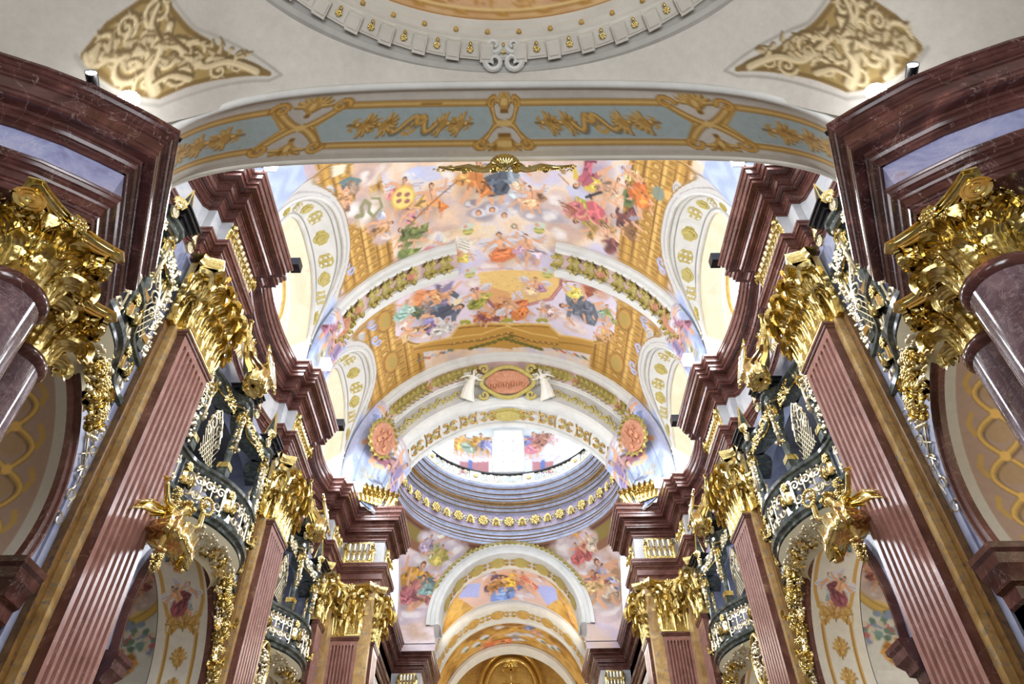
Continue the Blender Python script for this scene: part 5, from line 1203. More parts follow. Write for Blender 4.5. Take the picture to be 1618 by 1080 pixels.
# medallion relief groups standing on the cornice at the foot of the rib and of the crossing arch
def person(name, J, mat, parent, sub=1):
    """J: dict joint -> (pos, radius); one continuous skinned body"""
    E_ = [('pelvis', 'chest'), ('chest', 'neck'), ('neck', 'head'), ('head', 'crown'), ('chest', 'sh_l'), ('sh_l', 'el_l'), ('el_l', 'ha_l'), ('chest', 'sh_r'), ('sh_r', 'el_r'), ('el_r', 'ha_r'),
          ('pelvis', 'hip_l'), ('hip_l', 'kn_l'), ('kn_l', 'an_l'), ('an_l', 'to_l'), ('pelvis', 'hip_r'), ('hip_r', 'kn_r'), ('kn_r', 'an_r'), ('an_r', 'to_r')]
    names = list(J); me = bpy.data.meshes.new(name); me.from_pydata([tuple(J[n][0]) for n in names], [(names.index(a), names.index(b)) for a, b in E_ if a in J and b in J], [])
    o = bpy.data.objects.new(name, me); C.objects.link(o); md = o.modifiers.new('s', 'SKIN'); md.use_smooth_shade = True
    for i, n in enumerate(names): me.skin_vertices[0].data[i].radius = (J[n][1], J[n][1]); me.skin_vertices[0].data[i].use_root = (n == 'pelvis')
    ss = o.modifiers.new('u', 'SUBSURF'); ss.levels = sub; ss.render_levels = sub
    dg = bpy.context.evaluated_depsgraph_get(); dg.update(); m2 = bpy.data.meshes.new_from_object(o.evaluated_get(dg)); m2.name = name
    bpy.data.objects.remove(o); m2.materials.clear(); m2.materials.append(MATS[mat]); m2.shade_smooth()
    off = ORG[parent.name]; m2.transform(Matrix.Translation(-off)); q = bpy.data.objects.new(name, m2); C.objects.link(q); q.parent = parent; ORG[q.name] = off
    return q
def body_joints(M, s=1.0, pose='stand', arms=None, legs=None):
    P = lambda x, y, z: M @ Vector((x*s, y*s, z*s))
    J = dict(pelvis=(P(0, 0, 0), .14*s), chest=(P(0, .02, .42), .16*s), neck=(P(0, .03, .60), .06*s), head=(P(0, .06, .74), .105*s), crown=(P(0, .06, .86), .08*s),
             sh_l=(P(-.2, .02, .52), .075*s), sh_r=(P(.2, .02, .52), .075*s), hip_l=(P(-.11, 0, -.05), .12*s), hip_r=(P(.11, 0, -.05), .12*s))
    a = arms or {}; J['el_l'] = (P(*a.get('el_l', (-.42, .1, .36))), .055*s); J['ha_l'] = (P(*a.get('ha_l', (-.56, .26, .52))), .045*s); J['el_r'] = (P(*a.get('el_r', (.42, .1, .36))), .055*s); J['ha_r'] = (P(*a.get('ha_r', (.5, .28, .2))), .045*s)
    l = legs or {}; 
    for q, e in (('l', -1), ('r', 1)):
        J['kn_'+q] = (P(*l.get('kn_'+q, (.14*e, .12, -.46))), .085*s); J['an_'+q] = (P(*l.get('an_'+q, (.13*e, .02, -.9))), .05*s); J['to_'+q] = (P(*l.get('to_'+q, (.15*e, .18, -.96))), .04*s)
    return J
def add_face(head, M, s, mat, par, hairmat):
    """nose, brow and curls on the skinned head"""
    mb = MB(); c = Vector((0, .06, .78)); P = lambda v: M @ (Vector(v)*s)
    mb.add([P((-.02, .155, .765)), P((.02, .155, .765)), P((0, .20, .768)), P((0, .155, .83))], [(0, 1, 2), (1, 3, 2), (3, 0, 2), (0, 3, 1)])
    for e in (-1, 1): mb.ball(P((e*.045, .15, .815)), .018*s, 6)
    mb.ball(P((0, .155, .735)), .025*s, 6, (1.4, .6, .5)); mb.build('face', mat, head, 60)
    mb = MB(); rg = random.Random(int(s*100))
    for i in range(26):
        a = rg.uniform(0, 2*PI); h = rg.uniform(-.3, 1); q = math.sqrt(1-h*h)*.125; y = math.sin(a)*q
        if y > .04 and h < .5: continue
        mb.ball(P((math.cos(a)*q, .05+y, .81+h*.11)), .042*s, 6)
    mb.build('hair', hairmat, head, 180)
def fingers(J, M, s, mat, par):
    for side in ('l', 'r'):
        h = Vector(J['ha_'+side][0]); e = Vector(J['el_'+side][0]); d = (h-e).normalized(); sd = d.cross(M.to_3x3() @ Vector((0, 0, 1))); sd = sd.normalized() if sd.length > .1 else Vector((1, 0, 0)); dn = d.cross(sd)
        mb = MB()
        for k, ln in enumerate((.075, .09, .095, .085)):
            o_ = sd*(k-1.5)*.024*s; mb.tube([h+o_, h+o_+d*ln*.6*s, h+o_*1.1+d*ln*s+dn*.035*s], [.014*s, .013*s, .009*s], 5)
        mb.tube([h, h-sd*.05*s+d*.03*s, h-sd*.06*s+d*.07*s], [.016*s, .014*s, .01*s], 5); mb.build('hand', mat, par, 60)
def cloth_loft(mb, rings, k=36, pleats=9, amp=.14, seed=0):
    """rings: (centre, axis x vec, axis y vec); pleats deepen downwards"""
    rg = random.Random(seed); ph = rg.uniform(0, 6); rows = []
    for i, (c, ax, ay) in enumerate(rings):
        t = i/(len(rings)-1); row = []
        for j in range(k):
            a = 2*PI*j/k; r = 1+amp*t**.5*(math.sin(a*pleats+ph+t*1.2)+.5*math.sin(a*(pleats*2-3)+ph*2))
            row.append(Vector(c)+Vector(ax)*math.cos(a)*r+Vector(ay)*math.sin(a)*r)
        rows.append(row)
    mb.grid(rows, close_u=True)
def wing(mb, M, s, e):
    for k in range(11):
        t = k/10; base = Vector((e*(.08+.34*t)*s, -.12*s, (.45+.30*t)*s)); d = Vector((e*(.25+.5*t), -.15, -1+.55*t)).normalized(); L_ = s*(.38+.5*t); wd = Vector((d.z, 0, -d.x)).normalized()*.055*s
        mb.add([M @ p for p in (base-wd, base+wd, base+d*L_*.8+wd*1.1, base+d*L_, base+d*L_*.8-wd*1.1, base+d*L_*.5+Vector((0, .05*s, 0)))], [(0, 1, 5), (1, 2, 5), (2, 3, 5), (3, 4, 5), (4, 0, 5)])
    mb.tube([M @ Vector((e*.05*s, -.1*s, .42*s)), M @ Vector((e*.25*s, -.12*s, .72*s)), M @ Vector((e*.48*s, -.14*s, .74*s))], [.06*s, .06*s, .03*s], 6)
def relief_group(c, nrm, up, s, label, mat='terracotta'):
    M = frame(c, nrm, up); r = root('relief_medallion', tuple(c), label, 'medallion', 'relief medallions carried by angels')
    mb = MB(); mb.lathe([(.01, .06), (.72, .08), (.78, .12), (.86, .12), (.92, 0)], k=28, ax='y'); mb.v = [tuple(M @ (Vector(v)*s)) for v in mb.v]; mb.build('disc', mat, r, 40)
    mb = MB(); rg = random.Random(3)
    for i in range(16): mb.ball(M @ (Vector((rg.uniform(-.5, .5), .1, rg.uniform(-.5, .5)))*s), rg.uniform(.08, .16)*s, 6, (1, .6, 1.6))
    mb.build('relief', mat, r, 180)
    for k in range(18):
        a = 2*PI*k/18; inst(T['leaf_olive_gold'], r, M @ frame(Vector((.86*math.cos(a), .05, .86*math.sin(a)))*s, (0, 1, 0), (math.cos(a+1.1), 0, math.sin(a+1.1)), sx=.3*s, sy=.25*s, sz=.34*s))
    MIRROR.append(r); return r
for (px, py), s_, Y_, yy in (((529, 503), .86, 20.5, 'at the left foot of the vault rib'), ((604, 693), .86, 28.0, 'at the left foot of the crossing arch')):
    p = at_y(px, py, Y_); nrm = Vector((-p.x, 0, VC-p.z)).normalized()
    relief_group(p, (nrm+Vector((0, -.5, 0))).normalized(), (0, -.3, 1), s_*1.05, 'round red relief medallion with olive leaves '+yy)
# stucco cartouche over the crown of the crossing arch
def crown_cartouche():
    c = Vector((0, 28.25, 25.0)); nrm = Vector((0, -.8, -.6)).normalized(); up = Vector((0, -.6, .8)); M = frame(c, nrm, up)
    r = root('cartouche', tuple(c), 'large oval relief cartouche framed in olive gold over the crown of the crossing arch', 'cartouche')
    mb = MB(); mb.lathe([(.01, .08), (.9, .10), (1.0, .05)], k=36, ax='y'); mb.v = [tuple(M @ Vector((v[0]*1.15, v[1], v[2]*.62))) for v in mb.v]; mb.build('relief_field', 'terracotta', r, 40)
    mb = MB(); rg = random.Random(5)
    for i in range(15): mb.ball(M @ Vector((-.95+1.9*i/14, .1, -.12+rg.uniform(-.1, .1))), .1, 6, (.8, .6, 2.4))
    mb.build('relief_figures', 'terracotta', r, 180)
    mb = MB(); P = [M @ Vector((1.3*math.cos(2*PI*i/40)*(1+.06*math.cos(8*PI*i/40)), .08, .76*math.sin(2*PI*i/40)*(1+.06*math.cos(8*PI*i/40)))) for i in range(41)]; mb.tube(P, .12, 7, False)
    for sx_ in (-1, 1):
        for sz_ in (-1, 1): scroll_tube(mb, M @ Matrix.Translation((1.2*sx_, .1, .66*sz_)) @ Matrix.Diagonal((sx_, 1, sz_, 1)), .26, .1, 1.2)
    mb.build('frame', 'olive_gold', r, 60)
    for e in (-1, 1):
        Mf = M @ Matrix.Translation((e*1.95, .1, -.1)) @ Matrix.Rotation(-e*.35, 4, 'Y')
        a = root('stucco_angel', tuple(Mf @ Vector((0, 0, -.6))), 'white stucco angel holding the crossing arch cartouche on its %s side' % ('right' if e > 0 else 'left'), 'sculpture', 'stucco angels at the crossing arch')
        J = body_joints(Mf, .85, arms={'el_l': (-.38, .12, .42), 'ha_l': (-.66, .14, .5 if e > 0 else .2), 'el_r': (.38, .12, .42), 'ha_r': (.66, .14, .2 if e > 0 else .5)})
        b = person('body', J, 'stucco_white', a); add_face(b, Mf, .85, 'stucco_white', a, 'stucco_white'); fingers(J, Mf, .85, 'stucco_white', b)
        mb = MB(); X = Mf.to_3x3() @ Vector((.22, 0, 0)); Y = Mf.to_3x3() @ Vector((0, .16, 0)); cloth_loft(mb, [(Mf @ Vector((0, .03, .25)), X*.8, Y*.9), (Mf @ Vector((0, .04, -.1)), X*1.1, Y*1.1), (Mf @ Vector((-e*.05, .06, -.45)), X*1.4, Y*1.4), (Mf @ Vector((-e*.15, .04, -.8)), X*1.7, Y*1.5)]); mb.build('robe', 'stucco_white', b, 180)
        mb = MB(); wing(mb, Mf, .9, -1); wing(mb, Mf, .9, 1); mb.build('wings', 'stucco_white', b)
crown_cartouche()
for k in range(36):
    a = .35+(PI-.7)*k/35; p, nn = on_ring(a, 44.12, 19.33, 5.2); tng = Vector((math.sin(a), 0, math.cos(a)))*(-1 if a > PI/2 else 1); inst(T['leaf_olive_gold'], c1, frame(p, (0, -1, 0), tng, .34, sy=.3, sz=.5))
# gilded knobs and shells in the dome frieze, balustrade of the gallery
r = root('gilded_dome_frieze', (0, DC, 25.8), 'ring of gilded shells and rosettes on the lilac frieze under the dome gallery', 'frieze ornament')
for k in range(48):
    a = 2*PI*k/48+PI/2; c = Vector((7.04*math.cos(a), DC+7.04*math.sin(a), 26.3)); n_ = Vector((-math.cos(a), -math.sin(a), 0)); M = frame(c, n_, (0, 0, 1))
    if k % 2 == 0: inst(T['ros_gold'], r, M @ Matrix.Diagonal((.86, 1.0, .86, 1)))
    else: inst(T['shell_gold'], r, M @ Matrix.Translation((0, 0, -.3)) @ Matrix.Diagonal((.55, .8, 1.2, 1)))
    mb = MB()
    for e in (-1, 1): scroll_tube(mb, frame((7.05*math.cos(a+e*.045), DC+7.05*math.sin(a+e*.045), 26.35), n_, (0, 0, 1)), .17, .035, 1.2, None, e); scroll_tube(mb, frame((7.05*math.cos(a+e*.1), DC+7.05*math.sin(a+e*.1), 26.15), n_, (0, 0, -1)), .13, .03, 1.2, None, e)
    mb.build('scroll', 'pale_gold', r, 60)
r = root('gallery_railing', (0, DC, 28.8), 'pierced white and gold railing around the dome gallery below the windows', 'railing')
mb = MB(); mb.lathe([(6.12, 29.66), (6.12, 29.76), (6.3, 29.78), (6.3, 29.64), (6.12, 29.66)], (0, DC, 0), 96); mb.build('top_rail', 'black_metal', r)
mb = MB(); mb.lathe([(6.14, 28.82), (6.14, 28.92), (6.28, 28.92)], (0, DC, 0), 96); mb.build('bottom_rail', 'pale_gold', r)
for k in range(40):
    a = 2*PI*(k+.5)/40; c = Vector((6.2*math.cos(a), DC+6.2*math.sin(a), 29.28)); n_ = Vector((-math.cos(a), -math.sin(a), 0)); M = frame(c, n_, (0, 0, 1))
    mb = MB()
    if k % 4 == 0: mb.box((-.42, -.05, -.42), (.42, .05, .40), M); nm, mt = 'solid_panel', 'stucco_white'
    else:
        for e in (-1, 1):
            for u in (-1, 1): scroll_tube(mb, M @ Matrix.Translation((e*.2, 0, u*.17)) @ Matrix.Diagonal((e, 1, u, 1)), .17, .035, 1.3)
        mb.tube([M @ Vector((-.46, 0, -.4)), M @ Vector((-.46, 0, .4))], .03, 5); nm, mt = 'pierced_panel', 'pale_gold'
    p = mb.build(nm, mt, r, 60)
    if k % 4 == 0: inst(T['ros_gold'], p, M @ Matrix.Translation((0, .05, 0)) @ Matrix.Diagonal((.4, .3, .3, 1)))
# ================================================================ ORATORY BALCONIES AND BAY DRESSING
BAL_PLAN = [(-2.95, 0), (-2.0, .10), (-1.5, .38), (-.9, .72), (0, .92), (.9, .82), (1.5, .52), (2.1, .16), (2.95, 0)]
def smooth_plan(P, n=6):
    out = []
    for i in range(len(P)-1):
        p0 = P[max(i-1, 0)]; p1 = P[i]; p2 = P[i+1]; p3 = P[min(i+2, len(P)-1)]
        for k in range(n):
            t = k/n; out.append(tuple(.5*((2*p1[d])+(-p0[d]+p2[d])*t+(2*p0[d]-5*p1[d]+4*p2[d]-p3[d])*t*t+(-p0[d]+3*p1[d]-3*p2[d]+p3[d])*t**3) for d in (0, 1)))
    return out+[P[-1]]
BP = smooth_plan(BAL_PLAN)
WX = -8.1
ORD = ('nearest bay', 'middle bay', 'far bay by the crossing')
def bay_things(bi, yc):
    fine = bi < 2; pos = ORD[bi]; side = 'left wall'
    pl = [(WX+d, yc+y) for y, d in BP]
    # archivolt and impost of the arch
    mb = MB(); prof = [(2.62, 0), (2.62, .12), (2.66, .14), (2.68, .10), (2.73, .12), (2.76, .17), (2.80, .18), (2.83, .0)]; n = 48
    mb.grid([[(WX+d, yc-EA*r*math.cos(a), 6.7+r*math.sin(a)) for r, d in prof] for a in [-.35+(PI+.7)*i/n for i in range(n+1)]])
    MIRROR.append(S(mb.build('trim_archivolt', 'red_marble', smooth=35)))
    for e in (-1, 1):
        y_ = yc+e*2.62*EA; mb = MB()
        path = [(-10.4, y_), (WX+.05, y_), (WX+.05, y_+e*.36)] if e < 0 else [(WX+.05, y_+.36), (WX+.05, y_), (-10.4, y_)]
        # walk so that the right-hand normal points into the opening or the nave
        pr = [(0, 4.9), (.04, 4.95), (.06, 5.15), (.14, 5.2), (.16, 5.32), (.26, 5.45), (.28, 5.62), (.33, 5.68), (.34, 5.78), (0, 5.8)]
        path = path[::-1] if e < 0 else path[::-1]
        N = path_normals(path)
        c_ = Vector((-9, yc)); 
        if (c_-Vector(path[1])).dot(N[0]) < 0 and (Vector((-6, yc))-Vector(path[1])).dot(N[1]) < 0: path = path[::-1]
        sweep(mb, pr, path); MIRROR.append(S(mb.build('trim_impost', 'dark_red_marble', smooth=30)))
    # balcony
    r = root('oratory_balcony', (WX, yc, 9.5), 'curved green balcony with pierced gilded railing, %s, %s' % (side, pos), 'balcony', 'oratory balconies')
    mb = MB(); sweep(mb, [(-.5, 9.42), (-.15, 9.42), (-.05, 9.5), (0, 9.52), (.02, 9.6), (.10, 9.64), (.12, 9.74), (.05, 9.80), (-.3, 9.82)], pl); mb.build('bottom_rail', 'green_marble', r, 30)
    mb = MB(); sweep(mb, [(-.12, 10.62), (-.02, 10.62), (.02, 10.66), (.04, 10.72), (.10, 10.75), (.11, 10.84), (.0, 10.88), (-.14, 10.88)], pl); mb.build('top_rail', 'green_marble', r, 30)
    mb = MB(); rows = [(0, 9.45), (-.25, 9.2), (-.6, 8.9)]; 
    Np = path_normals(pl); mb.grid([[(max(WX-.0, p[0]+nn.x*o+.0), p[1]+nn.y*o, z) for o, z in rows] for p, nn in zip(pl, Np)]); mb.build('underside', 'plaster_cream', r, 60)
    for k in range(5):
        q_ = (k-2)*.62; mb = MB(); spray(mb, frame((WX+.62-.1*abs(k-2), yc+q_, 9.22), (.8, 0, -.8), (0, 0, 1)), 14, .26, (.3, .2), random.Random(k+bi), .6); mb.build('relief_foliage', 'pale_gold', r)
    def plan_at(t):
        f = t*(len(pl)-1); i = min(int(f), len(pl)-2); q = f-i; p = Vector(pl[i]).lerp(Vector(pl[i+1]), q); nn = Np[i].lerp(Np[i+1], q).normalized(); return p, nn
    SP = 14
    for k in range(SP):
        p, nn = plan_at((k+.5)/SP); M = frame((p.x, p.y, 10.22), (nn.x, nn.y, 0), (0, 0, 1))
        if k in (1, 5, 8, 12):
            mb = MB(); mb.box((-.2, -.1, -.42), (.2, .04, .42), M); pd = mb.build('pedestal', 'green_marble', r)
            inst(T['leaf_bright_gold'], pd, M @ frame((0, .06, .38), (0, 1, 0), (0, 0, -1), sx=.36, sy=.3, sz=.6)); inst(T['ros_gold'], pd, M @ frame((0, .05, .3), (0, 1, 0), (0, 0, 1), .3))
        else:
            mb = MB()
            for e in (-1, 1):
                for u in (-1, 1): scroll_tube(mb, M @ Matrix.Translation((e*.12, 0, u*.19)) @ Matrix.Diagonal((e, 1, u, 1)), .15, .034, 1.3)
            mb.ball(M @ Vector((0, .03, 0)), .06, 6); mb.ball(M @ Vector((0, .03, .33)), .05, 6); mb.tube([M @ Vector((-.24, 0, -.4)), M @ Vector((-.24, 0, .4))], .022, 5)
            mb.build('pierced_panel', 'pale_gold', r, 60)
    MIRROR.append(r)
    # oratory frame: posts, lintel, lattices, canopies with obelisks and shells
    f = root('oratory_loggia', (WX, yc, 10.85), 'green marble loggia above the balcony, %s, %s' % (side, pos), 'loggia', 'oratory window frames')
    posts = ((-2.45, .08), (-1.15, .55), (1.25, .55), (2.45, .08))
    for y, d in posts:
        mb = MB(); x = WX+d
        mb.box((x-.13, yc+y-.13, 10.85), (x+.13, yc+y+.13, 11.2)); mb.lathe([(.12, 11.2), (.10, 11.25), (.105, 12.0), (.09, 12.95), (.12, 13.0)], (x, yc+y, 0), 10)
        po = mb.build('post', 'green_marble', f, 40)
        mb = MB(); mb.box((x-.15, yc+y-.15, 11.1), (x+.15, yc+y+.15, 11.26)); mb.build('collar', 'bright_gold', po)
        for e, ang in enumerate((.3, 1.6, 2.8)):
            inst(T['leaf_gold'], po, frame((x+.08*math.cos(ang-1.5), yc+y+.08*math.sin(ang-1.5), 12.45), (math.cos(ang-1.5), math.sin(ang-1.5), 0), (0, 0, 1), sx=.2, sy=.18, sz=.45))
        mb = MB(); rg = random.Random(int(y*10)+bi)
        for q in range(9): mb.ball((x+.13+rg.uniform(-.04, .04), yc+y+rg.uniform(-.12, .12), 13.1-q*.16), .05*(1+rg.random()*.5), 6)
        mb.tube([(x+.12, yc+y, 13.15), (x+.12, yc+y, 11.75)], .05, 6); mb.build('flower_drop', 'pale_gold', po, 180)
    # lintel bowed out between the posts
    lp = smooth_plan([(-2.9, .02), (-2.2, .12), (-1.5, .28), (-1.15, .62), (0, .34), (1.25, .62), (1.6, .28), (2.2, .12), (2.9, .02)], 5); lpl = [(WX+d, yc+y) for y, d in lp]
    mb = MB(); sweep(mb, [(-.4, 13.05), (0, 13.05), (.02, 13.15), (.07, 13.18), (.08, 13.3), (.15, 13.36), (.16, 13.44), (-.4, 13.46)], lpl); mb.build('lintel', 'green_marble', f, 30)
    mb = MB(); sweep(mb, [(.03, 13.06), (.06, 13.09), (.03, 13.13)], lpl, False); mb.build('gold_fillet', 'bright_gold', f, 60)
    for y, d in posts[1:3]:
        x = WX+d
        mb = MB(); 
        for z, h, o in ((13.45, .10, .22), (13.55, .14, .28), (13.69, .10, .36), (13.79, .05, .40)): mb.box((x-o, yc+y-o, z), (x+o, yc+y+o, z+h))
        cp = mb.build('canopy_block', 'dark_stone', f)
        mb = MB(); b = 13.84
        mb.lathe([(.12, b), (.16, b+.06), (.10, b+.14)], (x, yc+y, 0), 10); mb.build('urn_foot', 'gold', cp, 60)
        mb = MB(); h = 1.0; q = .15; V = [(x-q, yc+y-q, b+.16), (x+q, yc+y-q, b+.16), (x+q, yc+y+q, b+.16), (x-q, yc+y+q, b+.16), (x, yc+y, b+.16+h)]; mb.add(V, [(0, 1, 4), (1, 2, 4), (2, 3, 4), (3, 0, 4)]); ob = mb.build('obelisk', 'green_marble', cp)
        mb = MB()
        for i in range(4): mb.tube([V[i], V[4]], .018, 4); mb.tube([V[i], V[(i+1) % 4]], .022, 4)
        mb.build('obelisk_edging', 'bright_gold', ob)
        for e in (-1, 1):
            inst(T['shell_bright_gold'], cp, frame((x+.25, yc+y+e*.38, 13.62), (.9, e*.5, .1), (0, e, .5), sx=.5, sy=.6, sz=.62))
            inst(T['vol_pale_gold'], cp, Matrix.Translation((x+.2, yc+y+e*.5, 13.4)) @ Matrix.Rotation(PI/2, 4, 'Z') @ Matrix.Diagonal((.3*e, .25, .3, 1)))
    # lattice screens in the side lights
    for y0, y1, d in ((-2.3, -1.3, .3), (1.4, 2.3, .3)):
        mb = MB(); x = WX+d; n = 7
        for k in range(n+1):
            t = k/n; mb.tube([(x, yc+y0+(y1-y0)*t, 10.9), (x, yc+y0+(y1-y0)*min(1, t+.6), 10.9+1.0*min(1, (1-t)/.6))], .014, 4); mb.tube([(x, yc+y1-(y1-y0)*t, 10.9), (x, yc+y1-(y1-y0)*min(1, t+.6), 10.9+1.0*min(1, (1-t)/.6))], .014, 4)
        lt = mb.build('lattice_screen', 'pale_gold', f)
        mb = MB(); ym = yc+(y0+y1)/2; M = frame((x, ym, 12.0), (1, 0, 0), (0, 0, 1))
        for e in (-1, 1):
            scroll_tube(mb, M @ Matrix.Translation((e*.22, 0, 0)), .22, .03, 1.4, None, e); scroll_tube(mb, M @ Matrix.Translation((e*.13, 0, .32)), .14, .025, 1.4, None, e); scroll_tube(mb, M @ Matrix.Translation((e*.34, 0, -.34)), .16, .025, 1.4, None, e)
        mb.tube([M @ Vector((-.45, 0, -.2)), M @ Vector((-.3, 0, .25)), M @ Vector((0, 0, .6)), M @ Vector((.3, 0, .25)), M @ Vector((.45, 0, -.2))], .025, 5); mb.build('lattice_crest', 'pale_gold', lt, 60)
    # gilded foliage runs on jambs and lintel
    rg = random.Random(40+bi)
    for nm, c, sp, n_, sz in (('foliage', (WX+.12, yc-2.7, 12.1), (.14, 1.2), 40, .2), ('foliage', (WX+.12, yc+2.7, 12.1), (.14, 1.2), 40, .2), ('foliage', (WX+.62, yc, 13.0), (.9, .16), 40, .2), ('foliage', (WX+.4, yc-1.75, 12.95), (.45, .2), 26, .2), ('foliage', (WX+.4, yc+1.85, 12.95), (.45, .2), 26, .2), ('foliage', (WX+.6, yc-1.15, 12.3), (.16, .6), 22, .17), ('foliage', (WX+.6, yc+1.25, 12.3), (.16, .6), 22, .17)):
        mb = MB(); spray(mb, frame(c, (1, 0, 0), (0, 0, 1)), n_, sz, sp, rg); mb.build(nm, 'pale_gold' if rg.random() < .5 else 'gold', f)
    MIRROR.append(f)
    # spandrel ornaments
    for e in (-1, 1):
        q = root('spandrel_ornament', (WX+.03, yc+e*2.2, 8.7), 'gilded strapwork, %s spandrel of the arch, %s, %s' % ('near' if e < 0 else 'far', side, pos), 'wall ornament', 'gilded spandrel strapwork')
        mb = MB(); x = WX+.04
        A = [(2.95, 9.2), (2.95, 6.6), (2.80, 8.0), (2.2, 9.1), (2.95, 9.2)]
        mb.tube([(x, yc+e*a, b) for a, b in A], .025, 5)
        for k in range(6):
            z = 9.1-k*.32; y = 2.3+k*.1; mb.tube([(x, yc+e*y, z), (x, yc+e*2.92, z-.35)], .018, 4); mb.tube([(x, yc+e*2.92, z), (x, yc+e*(y+.05), z-.3)], .018, 4)
        for k in range(5): scroll_tube(mb, frame((x, yc+e*(2.86-.02*k), 8.9-.5*k), (1, 0, 0), (0, 0, 1)), .15, .028, 1.3, None, e*(-1)**k)
        mb.build('strapwork', 'pale_gold', q, 60)
        MIRROR.append(q)
    # festoon of gilded flowers tumbling down the far side of the arch
    q = root('gilded_garland', (WX+.35, yc+1.2, 9.5), 'gilded flower cascade, far side of the arch, %s, %s' % (side, pos), 'garland', 'gilded garlands')
    rg = random.Random(60+bi)
    for k in range(22 if bi else 8):
        t = k/21; a = .12+1.35*t+(0 if bi else .35); y = yc+EA*2.85*math.sin(a); z = 6.7+2.85*math.cos(a)-.1*t; c = Vector((WX+.42-.28*t, y, z)); rad = (.34*(1-t)+.17)*(1 if bi else .6)
        mb = MB(); spray(mb, frame(c, (1, .1, -.2), (0, 0, 1)), 15, .26*(1-.3*t), (rad, rad), rg, .8); p = mb.build('foliage', ('gold', 'pale_gold')[k % 2], q)
        inst(T['ros_bright_gold'] if k % 2 else T['ros_gold'], q, frame(c+Vector((.16, rg.uniform(-.15, .15), rg.uniform(-.15, .15))), (1, rg.uniform(-.4, .4), -.4), (0, 0, 1), .38*(1-.3*t)))
        if k % 2 == 0: inst(T['leaf_bright_gold'], q, frame(c+Vector((.1, rg.uniform(-.2, .2), 0)), (1, rg.uniform(-.4, .4), 0), (0, rg.uniform(-1, 1), -1), sx=.3, sy=.4, sz=.45))
    MIRROR.append(q)
    # second festoon between balcony and pilaster on the near side
    q = root('gilded_garland', (WX+.2, yc-2.4, 9.4), 'gilded flower drop, near end of the balcony, %s, %s' % (side, pos), 'garland', 'gilded garlands')
    for k in range(9):
        c = Vector((WX+.22, yc-2.45+rg.uniform(-.1, .1), 9.5-.22*k)); mb = MB(); spray(mb, frame(c, (1, 0, -.2), (0, 0, 1)), 9, .2, (.2, .16), rg, .6); mb.build('foliage', 'gold', q)
        inst(T['ros_bright_gold'], q, frame(c+Vector((.1, 0, 0)), (1, 0, -.3), (0, 0, 1), .26))
    MIRROR.append(q)
    # angel with an oval shield above the frame
    s = 1.25; base = (at_x(394, 578, -7.45) if bi == 1 else Vector((-7.45, yc-1.3, 14.45))); M = Matrix.Translation(base) @ Matrix.Rotation(-PI/2, 4, 'Z') @ Matrix.Rotation(.25, 4, 'X')
    a = root('gilded_angel', (base.x, base.y, 13.5), 'gilded angel with oval white shield, %s, %s' % (side, pos), 'sculpture', 'angels with shields')
    J = body_joints(M, s, arms={'el_l': (-.40, .16, .30), 'ha_l': (-.30, .42, .25), 'el_r': (.42, .1, .50), 'ha_r': (.62, .2, .74)}, legs={'kn_l': (-.16, .34, -.30), 'an_l': (-.14, .2, -.74), 'to_l': (-.15, .36, -.80), 'kn_r': (.16, .14, -.44), 'an_r': (.2, -.1, -.86), 'to_r': (.2, .04, -.93)})
    b = person('body', J, 'gold', a); add_face(b, M, s, 'gold', a, 'bright_gold'); fingers(J, M, s, 'gold', b)
    R3 = M.to_3x3(); X = R3 @ Vector((.27, 0, 0)); Y = R3 @ Vector((0, .22, 0)); mb = MB()
    cloth_loft(mb, [(M @ (Vector((0, .03, .5))*s), X*.75, Y*.8), (M @ (Vector((0, .03, .18))*s), X*.8, Y*.85), (M @ (Vector((0, .10, -.12))*s), X*1.15, Y*1.25), (M @ (Vector((0, .2, -.42))*s), X*1.5, Y*1.6), (M @ (Vector((.05, .1, -.78))*s), X*1.6, Y*1.4), (M @ (Vector((.05, .08, -.84))*s), X*1.0, Y*.9), (M @ (Vector((.05, .08, -.7))*s), X*.3, Y*.2)], seed=bi); mb.build('robe', 'bright_gold', b, 180)
    mb = MB(); wing(mb, M, s, 1); wing(mb, M, s, -1); mb.build('wings', 'pale_gold', b)
    Ms = M @ Matrix.Translation((-.42, .5, .1)) @ Matrix.Rotation(.25, 4, 'Y'); mb = MB(); mb.lathe([(.01, .10), (.8, .06), (1, 0)], k=24, ax='y'); mb.v = [tuple(Ms @ Vector((v[0]*.36, v[1], v[2]*.62))) for v in mb.v]; sh_ = mb.build('shield', 'white_marble', b, 60)
    mb = MB(); mb.tube([Ms @ Vector((.38*math.cos(2*PI*i/24), .03, .64*math.sin(2*PI*i/24))) for i in range(25)], .045, 6, False); scroll_tube(mb, Ms @ Matrix.Translation((0, .03, .7)), .16, .05); scroll_tube(mb, Ms @ Matrix.Translation((0, .03, -.7)), .16, .05); mb.build('shield_rim', 'bright_gold', sh_, 60)
    MIRROR.append(a)
for bi, yc in enumerate(BAYS): bay_things(bi, yc)
# relief panel and helmeted crest between the near scrolls: console shells under the balcony centre
for bi, yc in enumerate(BAYS):
    q = root('arch_keystone', (WX+.3, yc, 9.3), 'gilded shell keystone under the balcony, left wall, %s' % ORD[bi], 'keystone', 'gilded keystones')
    inst(T['shell_bright_gold'], q, frame((WX+.42, yc, 9.0), (1, 0, -.5), (0, 0, 1), sx=1.1, sy=.9, sz=.9)); 
    for e in (-1, 1): inst(T['vol_bright_gold'], q, Matrix.Translation((WX+.4, yc+e*.5, 9.15)) @ Matrix.Rotation(PI/2, 4, 'Z') @ Matrix.Diagonal((.45*e, .4, .45, 1)))
    MIRROR.append(q)
